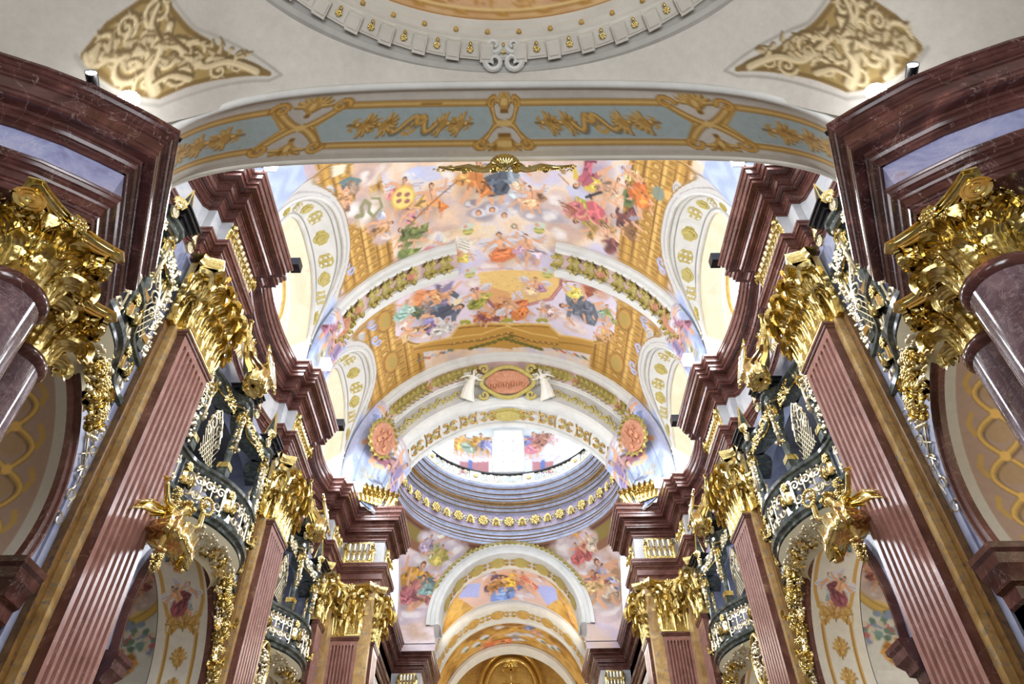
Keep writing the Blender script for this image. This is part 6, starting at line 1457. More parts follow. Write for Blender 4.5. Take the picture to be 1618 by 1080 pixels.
# large seated gilded figure on the arch of the middle bay
def seated():
    yc = BAYS[1]; s = 1.3; base = at_x(247, 846, WX+.68); M = Matrix.Translation(base) @ Matrix.Rotation(-PI/2-.35, 4, 'Z') @ Matrix.Rotation(-.5, 4, 'Y')
    a = root('gilded_figure', (base.x, base.y, 7.4), 'large gilded seated figure with raised arm under the middle balcony, left wall', 'sculpture', 'seated figures on the arches')
    J = body_joints(M, s, arms={'el_l': (-.38, .1, .78), 'ha_l': (-.18, .12, 1.08), 'el_r': (.44, .2, .32), 'ha_r': (.72, .28, .42)}, legs={'kn_l': (-.34, .46, .02), 'an_l': (-.40, .5, -.48), 'to_l': (-.44, .68, -.54), 'kn_r': (.20, .52, -.04), 'an_r': (.02, .46, -.56), 'to_r': (.0, .64, -.62)})
    b = person('body', J, 'bright_gold', a, 2); add_face(b, M, s, 'bright_gold', a, 'gold'); fingers(J, M, s, 'bright_gold', b)
    R3 = M.to_3x3(); X = R3 @ Vector((.3*s, 0, 0)); Y = R3 @ Vector((0, .26*s, 0)); Z = R3 @ Vector((0, 0, .24*s))
    mb = MB(); cloth_loft(mb, [(M @ (Vector((0, .0, .18))*s), X*.55, Y*.6), (M @ (Vector((0, .04, .02))*s), X*.85, (Y+Z)*.6), (M @ (Vector((-.03, .28, -.03))*s), X*1.05, Z*.7), (M @ (Vector((-.08, .50, -.04))*s), X*1.2, (Y+Z)*.55), (M @ (Vector((-.12, .54, -.20))*s), X*1.15, Y*.6), (M @ (Vector((-.16, .52, -.36))*s), X*1.25, Y*.62), (M @ (Vector((-.12, .48, -.30))*s), X*1.0, Y*.5), (M @ (Vector((-.15, .50, -.345))*s), X*.7, Y*.3), (M @ (Vector((-.15, .50, -.33))*s), X*.05, Y*.03)], 64, 9, .12, 3); mb.build('robe', 'bright_gold', b, 180)
    mb = MB(); cloth_loft(mb, [(M @ (Vector((.1, -.06, .5))*s), Y*.3, Z*.3), (M @ (Vector((.32, -.08, .28))*s), Y*.4, Z*.7), (M @ (Vector((.55, -.02, .02))*s), Y*.6, Z*.9), (M @ (Vector((.72, .05, -.3))*s), Y*.7, Z*.8), (M @ (Vector((.70, .1, -.6))*s), Y*.4, Z*.4)], 40, 7, .2, 5); mb.build('mantle', 'bright_gold', b, 180)
    mb = MB(); cloth_loft(mb, [(M @ (Vector((0, .03, .52))*s), X*.55, Y*.5), (M @ (Vector((0, .03, .36))*s), X*.64, Y*.68), (M @ (Vector((0, .02, .1))*s), X*.5, Y*.55)], 36, 6, .06, 8); mb.build('bodice', 'gold', b, 180)
    mb = MB(); 
    for i in range(20): 
        t = i/19*2*PI; mb.ball(M @ (Vector((-.18+.15*math.cos(t), .14, 1.14+.15*math.sin(t)))*s), .05, 6)
    mb.build('wreath', 'gold', b, 180)
    MIRROR.append(a)
seated()
# oval gilded scroll medallion on the arch of the far bay
yc = BAYS[2]; c = Vector((WX+.3, yc-1.9, 8.7)); q = root('scroll_medallion', tuple(c), 'gilded open oval scroll beside the arch under the far balcony of the left wall', 'wall ornament')
M = frame(c, (1, 0, 0), (0, 0, 1)); mb = MB(); mb.tube([M @ Vector((.45*math.cos(a), 0, .75*math.sin(a))) for a in [.6+5.2*i/24 for i in range(25)]], [.05+.06*math.sin(PI*i/24) for i in range(25)], 7); mb.build('ring', 'gold', q, 60)
mb = MB(); spray(mb, M, 30, .25, (.3, .5), random.Random(2)); mb.build('foliage', 'pale_gold', q); MIRROR.append(q)
# ================================================================ NEAR STRUCTURE: loft vault, arch, entablature, columns, lamps
EDGE = [(-10.5, 3.35), (-8.6, 3.35), (-7.4, 3.48), (-6.4, 3.78), (-5.79, 4.02), (-5.29, 4.27), (-4.90, 4.54), (-4.66, 4.72), (-4.41, 4.93), (-5.57, 7.29), (-6.4, 9.0)][:10]
def near_band(name, mat, prof):
    mb = MB(); sweep(mb, prof, EDGE); return mb.build(name, mat, None, 12)
nc = near_band('trim_loft_cornice', 'dark_red_marble', [(-1.3, 9.02), (0, 9.0), (0, 8.95), (-.02, 8.94), (-.005, 8.90), (-.03, 8.86), (-.05, 8.85), (-.05, 8.82), (-.035, 8.79), (-.05, 8.75), (-.08, 8.73), (-.085, 8.70), (-.105, 8.69), (-.11, 8.48), (-.125, 8.47), (-.125, 8.44), (-.105, 8.42), (-.11, 8.38), (-.13, 8.365), (-.13, 8.35), (-.25, 8.345), (-.235, 8.31), (-.25, 8.27), (-.275, 8.26), (-.275, 8.23), (-.26, 8.20), (-.285, 8.16), (-.31, 8.15), (-.30, 8.11), (-.33, 8.09), (-.34, 8.05), (-1.3, 8.05)][::-1]); S(nc)
nf = near_band('trim_loft_frieze', 'frieze_marble', [(-1.3, 7.5), (-.37, 7.5), (-.37, 8.06), (-1.3, 8.06)]); S(nf)
na = near_band('trim_loft_architrave', 'dark_red_marble', [(-1.3, 7.0), (-.37, 7.0), (-.365, 7.10), (-.345, 7.105), (-.335, 7.13), (-.345, 7.155), (-.33, 7.16), (-.325, 7.27), (-.30, 7.28), (-.285, 7.31), (-.25, 7.33), (-.255, 7.36), (-.225, 7.37), (-.205, 7.41), (-.22, 7.45), (-.205, 7.47), (-.21, 7.49), (-.37, 7.51), (-1.3, 7.51)]); S(na)
for o in (nc, nf, na): MIRROR.append(o)
mb = MB(); mb.box((-9.5, 7.6, FL), (-7.9, 9.0, 5.0)); 
# loft arch soffit (painted) and its edges
def arch_pt(x, which):
    a, b, n = ((5.35, 2.95, 3.4), (6.1, 2.75, 5.0))[which]; z0 = (8.72, 8.9)[which]; t = min(1, abs(x)/a); return z0+b*(1-t**n)**(1/n)
NA = 560; NB = 56; rows = []; AU = []
def arch_row(u, which):
    a = (5.35, 6.1)[which]; n = (3.4, 5.0)[which]; b = (2.95, 2.75)[which]; z0 = (8.72, 8.9)[which]
    th = PI*u; c, s_ = math.cos(th), math.sin(th); x = -a*math.copysign(abs(c)**(2/n), c); z = z0+b*max(0, s_)**(2/n); return x, z
# even parameter along the arch
us = [i/3000 for i in range(3001)]; pts = [arch_row(u, 1) for u in us]; Ls = [0]
for a, b in zip(pts[:-1], pts[1:]): Ls.append(Ls[-1]+math.hypot(a[0]-b[0], a[1]-b[1]))
LT = Ls[-1]; ev = [float(np.interp(LT*i/NA, Ls, us)) for i in range(NA+1)]
for i, u in enumerate(ev):
    x0, z0 = arch_row(u, 0); x1, z1 = arch_row(u, 1); r = []
    for j in range(NB+1):
        t = j/NB; r.append((x0+(x1-x0)*t, 5.6+1.4*t, z0+(z1-z0)*t)); AU.append((LT*i/NA, t*1.6))
    rows.append(r)
mb = MB(); mb.grid(rows); ARCH = S(mb.build('ceiling_loft_arch', 'fresco', smooth=180)); AP = np.array(mb.v); AU = np.array(AU)
for which, rad, mt in ((0, .07, 'plaster_bright'), (1, .05, 'plaster')):
    mb = MB(); mb.tube([(arch_row(u, which)[0], 5.6+1.4*which, arch_row(u, which)[1]) for u in ev[::5]], rad, 6); S(mb.build('trim_loft_arch_edge', mt, smooth=180))
# wall above the arch on its far side
mb = MB(); mb.grid([[(x, 7.02, arch_row(u, 1)[1]-.0) for u in ev[::5] for x in (arch_row(u, 1)[0],)], [(arch_row(u, 1)[0]*1.2, 7.03, arch_row(u, 1)[1]+.4) for u in ev[::5]], [(arch_row(u, 1)[0]*1.3, 7.03, 15) for u in ev[::5]]]); S(mb.build('wall_loft', 'plaster', smooth=60))
# loft vault: from the arch and the cornices up to an oval ring
RX, RY, RC, RZ = 5.4, 4.5, 1.0, 12.0
def outer_pt(ph):
    """outer boundary of the vault seen along direction ph"""
    x = math.cos(ph); y = math.sin(ph)
    if y > 0:
        # intersect with the arch line y=5.6 or with the cornice line
        t = (5.6-RC)/max(y, 1e-3); X = x*t
        if abs(X) < 5.1:
            a, b, n = 5.35, 2.95, 3.4; return Vector((X, 5.6, 8.72+b*(1-(abs(X)/a)**n)**(1/n)))
    sgn = -1 if x < 0 else 1
    lp = [(5.1, 5.6), (5.75, 4.9), (6.5, 4.5), (7.6, 4.1), (9.2, 4.0), (9.2, -3)]
    best = None
    for (ax, ay), (bx, by) in zip(lp[:-1], lp[1:]):
        # ray from (0,RC) dir (|x|,y)
        dx, dy = abs(x), y; ex, ey = bx-ax, by-ay; det = dx*(-ey)+ex*dy
        if abs(det) < 1e-9: continue
        t = (ax*(-ey)+ex*(ay-RC))/det; s_ = (dx*(ay-RC)-dy*ax)/det
        if t > 0 and -1e-6 <= s_ <= 1+1e-6: best = (t, s_); break
    if best is None: return Vector((sgn*9.2, -3, 9.2))
    t = best[0]; X = abs(x)*t; f = min(1, max(0, (X-5.1)/.6)); return Vector((sgn*X, RC+y*t, 10.42*(1-f)+9.05*f))
rows = []; VP = []
NPH, NTT = 1240, 140; PH0, PH1 = -.25, PI+.25
OP = [outer_pt(PH0+(PH1-PH0)*i/NPH) for i in range(NPH+1)]; OA = np.array([tuple(p) for p in OP]); KW = 24; pad = np.pad(OA, ((KW, KW), (0, 0)), 'edge'); OA = np.stack([np.convolve(pad[:, c_], np.ones(2*KW+1)/(2*KW+1), 'valid') for c_ in range(3)], 1)
for i in range(NPH+1):
    ph = PH0+(PH1-PH0)*i/NPH; o_ = Vector(OA[i].tolist()); 
    k = 1/math.sqrt((math.cos(ph)/RX)**2+(math.sin(ph)/RY)**2); q = Vector((k*math.cos(ph), RC+k*math.sin(ph), RZ))
    r = []
    for j in range(NTT+1):
        t = j/NTT; p = o_.lerp(q, t); p.z += .30*math.sin(PI*t)*min(1, (q-o_).length/3)**2; r.append(p)
    rows.append(r)
mb = MB(); mb.grid(rows); LOFT = S(mb.build('ceiling_loft', 'fresco', smooth=180)); LP = np.array([tuple(v) for v in mb.v])
def oval_band(name, mat, prof, n=140, sm=30):
    mb = MB(); mb.grid([[(RX*k*math.cos(2*PI*i/n), RC+RY*k*math.sin(2*PI*i/n), z) for i in range(n)] for k, z in prof], close_u=True); return S(mb.build(name, mat, smooth=sm))
oval_band('trim_loft_ring', 'plaster_grey', [(1.03, 12.05), (1.02, 11.97), (1.0, 11.95), (.985, 12.0), (.98, 12.08), (.965, 12.09), (.965, 12.12)])
ring = oval_band('trim_loft_ring', 'plaster', [(.965, 12.10), (.905, 12.14), (.90, 12.18), (.888, 12.19), (.885, 12.26), (.872, 12.28), (.868, 12.36), (.855, 12.38), (.85, 12.44)])
dp = [(.85-.85*(i/60)**1.6*.99, 12.44+2.4*math.sin(PI/2*min(1, i/60))**.9) for i in range(61)]
LD = oval_band('ceiling_loft_dome', 'fresco', dp, n=420, sm=180)
cD = Canvas(0, 0, 2*PI*5, 4, 40, (.80, .66, .46)); cD.clouds([(.78, .62, .42), (.86, .74, .54), (.80, .64, .50), (.88, .78, .62)], 2, 1, 5)
for v_, w_, c_ in ((.04, .05, (.62, .45, .2)), (.16, .04, (.84, .70, .42)), (.36, .05, (.66, .50, .26)), (.44, .025, (.90, .80, .56)), (.95, .05, (.68, .50, .28))): cD.line([(0, v_), (2*PI*5, v_)], w_, c_)
for k in range(40):
    u_ = 2*PI*5*k/40; cD.ell(u_, .26, .16, .07, 0, (.70, .53, .26)); cD.ell(u_, .27, .1, .04, 0, (.92, .82, .56)); scrollwork(cD, u_+.4, .68, .2, k, (.72, .54, .30), 1.3, .2, 1 if k % 2 else -1)
for k in range(8):
    u_ = 2*PI*5*(k+.5)/8
    for j in range(26): rg = random.Random(j+k*40); cD.ell(u_+rg.uniform(-.5, .5), .75+rg.uniform(-.2, .2), .07, .06, 0, rg.choice([(.72, .36, .28), (.45, .52, .36), (.86, .62, .42), (.50, .55, .62)]), .9)
    cD.line([(u_-1.6, 1.2), (u_-.8, .6), (u_, .45), (u_+.8, .6), (u_+1.6, 1.2)], .08, (.66, .48, .26)); cD.line([(u_-1.6, 1.23), (u_-.8, .63), (u_, .48), (u_+.8, .63), (u_+1.6, 1.23)], .03, (.92, .80, .56))
uv = [(2*PI*5*i/420, min(3.95, 4*j/60*1.6)) for j in range(61) for i in range(420)]; paint(LD, cD.sample([a for a, b in uv], [b for a, b in uv]))
for k in range(56):
    a = 2*PI*k/56+PI/2; 
    if math.sin(a) < -.2: continue
    c = Vector((RX*.932*math.cos(a), RC+RY*.932*math.sin(a), 12.10)); n_ = Vector((-math.cos(a)*.3, -math.sin(a)*.3, -1)); inw = Vector((math.cos(a), math.sin(a), 0))
    M = frame(c, n_, inw); mb = MB(); mb.box((-.17, -.03, -.15), (.17, .02, .15), M); mb.box((-.13, .0, -.11), (.13, .035, .11), M); pn = mb.build('coffer', 'plaster', ring)
    inst(T['ros_gold'], pn, M @ Matrix.Translation((0, .03, 0)) @ Matrix.Diagonal((.13, .16, .13, 1))); 
    mb = MB(); mb.ball(M @ Vector((0, .08, -.1)), .035, 6); mb.build('bead', 'gold', pn, 180)
    a2 = a+PI/56; c = Vector((RX*.94*math.cos(a2), RC+RY*.94*math.sin(a2), 12.06)); M = frame(c, (-math.cos(a2)*.3, -math.sin(a2)*.3, -1), (math.cos(a2), math.sin(a2), 0))
    mb = MB(); mb.box((-.11, -.05, -.16), (.11, .07, .14), M); mb.box((-.08, .05, -.12), (.08, .09, .08), M); mb.build('modillion', 'plaster', ring)
    M = frame((RX*.878*math.cos(a2), RC+RY*.878*math.sin(a2), 12.26), (-math.cos(a2), -math.sin(a2), -.3), (0, 0, 1)); mb = MB(); mb.ball(M @ Vector((0, 0, 0)), .05, 6); mb.build('bead', 'ochre', ring, 180)
# key scroll at the front of the ring
mb = MB(); M = frame((0, RC+RY*.94, 12.02), (0, -.5, -1), (0, 1, 0))
for e in (-1, 1): scroll_tube(mb, M @ Matrix.Translation((e*.16, 0, .1)), .16, .05, 1.2, None, e); scroll_tube(mb, M @ Matrix.Translation((e*.16, 0, -.15)), .14, .045, 1.2, None, -e)
mb.build('key_scroll', 'plaster_bright', ring, 60)
# --- paint: nearest visible point of a sheet for a pixel
def sheet_lookup(P):
    cr, cu, cf = (np.array(v) for v in (CR, CU, CF)); d = P @ cf; X = 809+F_PX*(P @ cr)/d; Y = 540-F_PX*(P @ cu)/d; ok = d > .1
    return lambda x, y: int(np.argmin(np.where(ok, (X-x)**2+(Y-y)**2, 1e9)))
la = sheet_lookup(AP); ca_ = Canvas(0, 0, LT, 1.6, 60, (.80, .78, .73)); ca_.clouds([(.76, .74, .70), (.82, .80, .76), (.80, .77, .70)], 2, 1, 1)
def aq(x, y): return tuple(AU[la(x, y)])
G1 = (.74, .58, .30); G2 = (.55, .40, .17); G3 = (.88, .75, .48); BLU = (.66, .72, .72)
mid = LT/2
def sym(fn):
    fn(lambda u: u); fn(lambda u: LT-u)
def arch_paint(f):
    # blue fields with gold borders between crossing knots
    K = [aq(800, 200)[0], aq(467, 212)[0], aq(330, 235)[0]-1.1]; cv_ = ca_
    for u0, u1 in ((K[0]-.55, K[1]+.55), (K[1]-.6, K[2])):
        cv_.poly([(f(u0), .45), (f(u1), .45), (f(u1-.35), .8), (f(u1), 1.15), (f(u0), 1.15), (f(u0+.3), .8)], BLU)
        for v in (.36, 1.24):
            for w_, c in ((.075, G2), (.06, G1), (.02, G3)): cv_.line([(f(u0), v), (f(u1), v)], w_, c)
            cv_.line([(f(u0), v), (f(u0+.35), .8)], .055, G1); cv_.line([(f(u1), v), (f(u1-.35), .8)], .055, G1)
            cv_.line([(f(u0), v), (f(u0+.35), .8)], .015, G3); cv_.line([(f(u1), v), (f(u1-.35), .8)], .015, G3)
        n = 6 if u0 == K[0]-.55 else 3
        for k in range(n):
            u = u0-.35-(u0-u1-.7)*(k+.5)/n; d = -1 if k < n/2 else 1
            if n == 6 and k in (2, 3):
                P = [(f(u+.5*(i/16-.5)), .8+.17*math.sin(i/16*2*PI)*d) for i in range(17)]; cv_.line([(a+.02, b+.03) for a, b in P], .07, (.46, .48, .44), .7); cv_.line(P, .055, G2); cv_.line(P, .042, G1); cv_.line([(a, b-.015) for a, b in P], .015, G3); scrollwork(cv_, f(u+.26*d), .8-.12*d, .12, 0, G1, 1.1, .3, 1, False)
            else: palm(cv_, f, u, .8, .26, d)
        rg = random.Random(3)
        for k in range(120): cv_.ell(f(u1+rg.random()*(u0-u1)), rg.uniform(.47, 1.13), .008, .008, 0, (.50, .56, .56), .6)
    for u in (K[0], K[1]):
        for q in (-1, 1):
            for w_, c in ((.07, G2), (.055, G1), (.02, G3)):
                P = [(f(u+q*(.5-.5*i/10)), .8-q*.0+(-.42 if i == 0 else -.42*(1-i/10)**1.5)) for i in range(11)]; cv_.line(P, w_, c); cv_.line([(a, 1.6-b) for a, b in P], w_, c)
        for v, d in ((.34, -1), (1.26, 1)):
            for q in (-1, 1):
                for k_ in range(4):
                    a_ = .25+k_*.38; P = [(f(u), v-d*.08), (f(u+q*.14*math.sin(a_)), v+d*.10*math.cos(a_)), (f(u+q*.30*math.sin(a_)), v+d*(.26*math.cos(a_)-.02))]
                    cv_.line([(x+.015, y+.02) for x, y in P], (.06, .03), G2); cv_.line(P, (.055, .022), G1); cv_.line(P[1:], (.02, .01), G3)
                scrollwork(cv_, f(u+q*.48), v-d*.02, .15, PI/2*(1-q), G2, 1.2, .34, int(q*d) or 1, False); scrollwork(cv_, f(u+q*.48), v-d*.02, .15, PI/2*(1-q), G1, 1.2, .26, int(q*d) or 1, False)
            cv_.line([(f(u), v-d*.2), (f(u), v+d*.24)], (.05, .03), G1); cv_.ell(f(u), v, .05, .08, 0, G3); cv_.ell(f(u), v-d*.2, .05, .05, 0, G2)
        cv_.ell(f(u), .8, .09, .07, 0, G3)
sym(arch_paint)
for k in range(9): ca_.line([(mid-2.2+.05*k, .37), (mid-2.17+.05*k, .36)], .012, G2)
ca_.poly([(0, 1.42), (LT, 1.42), (LT, 1.6), (0, 1.6)], (.76, .73, .68)); ca_.poly([(0, 0), (LT, 0), (LT, .14), (0, .14)], (.78, .74, .68))
paint(ARCH, ca_.sample(AU[:, 0], AU[:, 1]))
ll = sheet_lookup(LP); cl_ = Canvas(-9.5, -3.2, 9.5, 5.8, 62, (.80, .78, .74)); cl_.clouds([(.76, .74, .70), (.83, .81, .77), (.80, .78, .74)], 2.4, 1, 6)
def lq(x, y): p = LP[ll(x, y)]; return (p[0], p[1])
def tri_paint(f):
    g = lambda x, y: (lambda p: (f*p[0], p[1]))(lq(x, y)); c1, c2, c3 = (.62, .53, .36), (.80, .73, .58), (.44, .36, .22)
    T_ = [(133, 88), (170, 40), (225, 2), (262, 2), (300, 50), (360, 88), (425, 116), (360, 120), (300, 133), (252, 152)]
    cl_.poly([g(*p) for p in T_], (.64, .54, .33)); cl_.line([g(*p) for p in T_+T_[:1]], .03, (.50, .40, .22))
    cl_.line([g(*p) for p in [(118, 86), (252, 166), (310, 147), (425, 128), (445, 118), (310, 45), (275, 0)]], .02, (.68, .66, .62))
    def stem(P, w_):
        P = [g(*p) for p in P]; Q = []
        for i in range(len(P)-1):
            for k in range(6):
                t = k/6; p0, p1, p2, p3 = P[max(i-1, 0)], P[i], P[i+1], P[min(i+2, len(P)-1)]
                Q.append(tuple(.5*((2*p1[d])+(-p0[d]+p2[d])*t+(2*p0[d]-5*p1[d]+4*p2[d]-p3[d])*t*t+(-p0[d]+3*p1[d]-3*p2[d]+p3[d])*t**3) for d in (0, 1)))
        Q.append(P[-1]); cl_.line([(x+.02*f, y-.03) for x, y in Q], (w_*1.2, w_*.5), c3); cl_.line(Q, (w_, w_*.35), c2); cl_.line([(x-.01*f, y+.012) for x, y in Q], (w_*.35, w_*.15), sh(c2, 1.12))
        return Q
    curls = [(228, 52, .27, 0, 1), (268, 92, .25, 2, -1), (205, 100, .20, 1, 1), (162, 74, .17, 3, -1), (310, 84, .20, 1, 1), (345, 112, .13, 0, -1), (250, 18, .17, 2, 1), (372, 104, .10, 4, 1), (285, 118, .13, 3, -1), (232, 128, .13, 3, 1), (200, 45, .13, 1, -1)]
    for x, y, r_, a_, fl in curls:
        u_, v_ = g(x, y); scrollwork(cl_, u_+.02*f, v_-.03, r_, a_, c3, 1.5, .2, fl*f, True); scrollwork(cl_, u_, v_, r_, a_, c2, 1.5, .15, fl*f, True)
    stem([(246, 146), (236, 115), (252, 80), (240, 40), (252, 6)], .055); stem([(146, 86), (185, 92), (225, 80), (262, 70)], .045); stem([(405, 114), (360, 98), (320, 105), (285, 80), (262, 60)], .05); stem([(300, 126), (270, 120), (240, 135)], .035)
    rg = random.Random(5)
    for k in range(60):
        a = rg.random(); x = 150+a*240; y = 84+rg.uniform(-30, 26)*(1-abs(a-.4)*1.3); p = g(x, y); an = rg.uniform(0, 6.28); L_ = rg.uniform(.05, .11)
        q = (p[0]+L_*math.cos(an), p[1]+L_*math.sin(an)); cl_.line([(p[0]+.015*f, p[1]-.02), (q[0]+.015*f, q[1]-.02)], (.035, .012), c3, .8); cl_.line([p, q], (.03, .008), c2 if k % 3 else sh(c2, 1.1), .9)
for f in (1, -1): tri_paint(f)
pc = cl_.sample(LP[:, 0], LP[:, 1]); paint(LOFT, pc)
# gilded shell ornament hanging at the crown of the arch
q = root('gilded_crest', (0, 7.05, 11.5), 'gilded shell crest with long scrolls hanging at the crown of the painted arch', 'crest')
M = frame((0, 7.08, 11.42), (0, -1, -.3), (0, 0, 1))
inst(T['shell_bright_gold'], q, M @ Matrix.Translation((0, .05, -.02)) @ Matrix.Diagonal((.55, .6, .5, 1)))
mb = MB()
for e in (-1, 1):
    mb.tube([M @ Vector(p) for p in ((e*.15, .02, .05), (e*.4, .03, -.05), (e*.65, .02, .03), (e*.95, .02, .0), (e*1.2, .02, .05))], [.09, .055, .07, .045, .02], 6)
    scroll_tube(mb, M @ Matrix.Translation((e*.22, .03, -.02)), .12, .05, 1.2, None, e); scroll_tube(mb, M @ Matrix.Translation((e*.72, .03, -.05)), .09, .035, 1.2, None, -e)
mb.build('scroll', 'bright_gold', q, 60); mb = MB(); spray(mb, M, 60, .12, (1.3, .06), random.Random(3)); mb.build('foliage', 'dark_gold', q)
# columns
def round_capital(parent, cx, cy, z0, z1, r, rot):
    H = z1-z0; mb = MB(); mb.lathe([(r*1.02, 0), (r*1.0, H*.1), (r*1.05, H*.5), (r*1.35, H*.8), (r*1.4, H*.84)], (cx, cy, z0), 24); cap = mb.build('capital', 'gold', parent, 60)
    for row, (n, zz, hh, w_, cu, off, g) in enumerate(((8, .0, .34, .80, .8, .5, 'gold'), (8, .10, .46, .85, .95, 0, 'bright_gold'), (8, .40, .26, .50, .8, .5, 'dark_gold'))):
        for k in range(n):
            a = rot+PI/8+2*PI*(k+off)/n; d = Vector((math.cos(a), math.sin(a), 0)); rr = r*(1.0 if row < 2 else 1.15)
            inst(T['leaf_'+g], cap, frame((cx+d.x*rr, cy+d.y*rr, z0+zz*H), d, (0, 0, 1), sx=w_*r*1.05, sy=cu*.55, sz=hh*H))
    A = r*1.72
    for k in range(4):
        a = rot+PI/4+PI/2*k; d = Vector((math.cos(a), math.sin(a), 0))
        for e in (-1, 1):
            M = Matrix.Translation((cx+d.x*A, cy+d.y*A, z0+H*.72)) @ Matrix.Rotation(a-PI/2+e*(PI/2-.38)+PI/2, 4, 'Z') @ Matrix.Translation((0, .07, 0))
            inst(T['vol_bright_gold'], cap, M @ Matrix.Diagonal((.36, .2, .36, 1)))
        mb = MB(); mb.tube([(cx+d.x*r*1.05, cy+d.y*r*1.05, z0+H*.5), (cx+d.x*r*1.2, cy+d.y*r*1.2, z0+H*.66), (cx+d.x*r*1.5, cy+d.y*r*1.5, z0+H*.83), (cx+d.x*A*1.02, cy+d.y*A*1.02, z0+H*.84)], [.06, .08, .08, .07], 8); mb.build('scroll_stem', 'gold', cap, 180)
        inst(T['leaf_bright_gold'], cap, frame((cx+d.x*r*1.2, cy+d.y*r*1.2, z0+H*.38), d, (0, 0, 1), sx=.30, sy=.42, sz=H*.27))
        b = rot+PI/2*k; d = Vector((math.cos(b), math.sin(b), 0)); inst(T['ros_bright_gold'], cap, frame((cx+d.x*r*1.42, cy+d.y*r*1.42, z0+H*.92), d, (0, 0, 1), .26))
        mb = MB(); M = frame((cx+d.x*r*1.36, cy+d.y*r*1.36, z0+H*.78), d, (0, 0, 1))
        for q_ in range(9): mb.ball(M @ Vector(((q_-4)*.045, .02, -.06*math.cos((q_-4)*.35)+.04)), .026, 6)
        mb.build('bead_string', 'bright_gold', cap, 180)
    # abacus: four hollow sides with clipped corners
    P = []
    for k in range(4):
        a0 = rot+PI/2*k-PI/4; a1 = a0+PI/2; R = r*2.15
        p0 = Vector((math.cos(a0+.09), math.sin(a0+.09)))*R; p1 = Vector((math.cos(a1-.09), math.sin(a1-.09)))*R; m = Vector((math.cos((a0+a1)/2), math.sin((a0+a1)/2)))
        for i in range(9):
            t = i/8; P.append(p0.lerp(p1, t)-m*(.28*r*4*t*(1-t)))
    prof = [(.80, H*.83), (.84, H*.84), (.845, H*.875), (.87, H*.88), (.875, H*.91), (.93, H*.93), (.955, H*.955), (.955, H*.965), (1.0, H*.975), (1.0, H), (.2, H+.001)]
    mb = MB(); mb.grid([[(cx+p.x*k, cy+p.y*k, z0+z) for p in P] for k, z in prof], close_u=True); mb.build('abacus', 'bright_gold', cap, 35)
    return cap
def column(cx, cy, r, z1, label, rot):
    q = root('marble_column', (cx, cy, FL), label, 'column', 'columns under the loft'); 
    mb = MB(); mb.lathe([(r*1.02, FL+.5), (r*1.03, 2), (r, 4.5), (r*.97, 5.86)], (cx, cy, 0), 40); mb.build('shaft', 'column_marble', q, 180)
    mb = MB(); mb.lathe([(r*.98, 5.84), (r*1.02, 5.86), (r*1.10, 5.90), (r*1.12, 5.95), (r*1.08, 6.0), (r*1.03, 6.02), (r*.9, 6.04)], (cx, cy, 0), 40); mb.build('astragal', 'dark_red_marble', q, 40)
    mb = MB(); mb.lathe([(r*1.45, FL), (r*1.45, FL+.2), (r*1.3, FL+.26), (r*1.25, FL+.36), (r*1.1, FL+.42), (r*1.02, FL+.5)], (cx, cy, 0), 32); mb.build('base', 'dark_red_marble', q, 40)
    round_capital(q, cx, cy, 6.02, 7.0, r, rot); MIRROR.append(q)
column(-5.50, 5.22, .41, 6, 'front polished purple marble column with gilded Corinthian capital at the left edge', math.radians(-26))
column(-5.98, 6.22, .41, 6, 'rear polished purple marble column with gilded capital, just behind the front one at the left edge', math.radians(-26))
for bi_ in (0, 1):
    yc = BAYS[bi_]; cx, cy = -8.75, yc+1.95
    q = root('arch_column', (cx, cy, FL), 'slim marble column with gilded capital carrying the arch impost, left wall, %s' % ORD[bi_], 'column', 'columns under the side arches')
    mb = MB(); mb.lathe([(.26, FL), (.25, 2), (.23, 3.9), (.27, 3.93), (.24, 3.98)], (cx, cy, 0), 24); mb.build('shaft', 'column_marble', q, 60)
    round_capital(q, cx, cy, 3.98, 4.9, .24, .2); MIRROR.append(q)
# spotlights on the loft cornice
def spot(loc, d, label, flood=False, sc=1.):
    q = root('spotlight', loc, label, 'spotlight', 'spotlights on the cornices'); c = Vector(loc); d = Vector(d).normalized(); M = frame(c+Vector((0, 0, .26*sc)), d, (0, 0, 1) if abs(d.z) < .9 else (0, 1, 0), s=sc)
    mb = MB(); mb.box((c.x-.09*sc, c.y-.07*sc, c.z), (c.x+.09*sc, c.y+.07*sc, c.z+.05*sc)); mb.box((c.x-.02*sc, c.y-.02*sc, c.z+.04), (c.x+.02*sc, c.y+.02*sc, c.z+.25*sc)); mb.build('mount', 'black_metal', q)
    mb = MB(); mb.lathe([(.001, -.16), (.06, -.15), (.075, -.1), (.08, .12), (.07, .12), (.065, .1)], k=18, ax='y'); mb.v = [tuple(M @ Vector(v)) for v in mb.v]; b = mb.build('housing', 'black_metal', q, 40)
    mb = MB(); mb.lathe([(.001, .1), (.066 if not flood else .17, .1 if not flood else .14)], k=18, ax='y'); mb.v = [tuple(M @ Vector(v)) for v in mb.v]; mb.build('lens', 'lamp_flood' if flood else 'lamp_light', b)
    MIRROR.append(q)
p = at_z(131, 130, 9.02); spot((p.x-.02, p.y+.1, 9.02), (.15, -.55, -.02), 'black cylindrical spotlight on the left loft cornice, the one nearer the frame edge')
p = at_z(195, 165, 9.02); spot((p.x-.02, p.y+.1, 9.02), (.35, -.9, -.35), 'glaring spotlight on the left loft cornice beside the black cylinder lamp', True, .8)
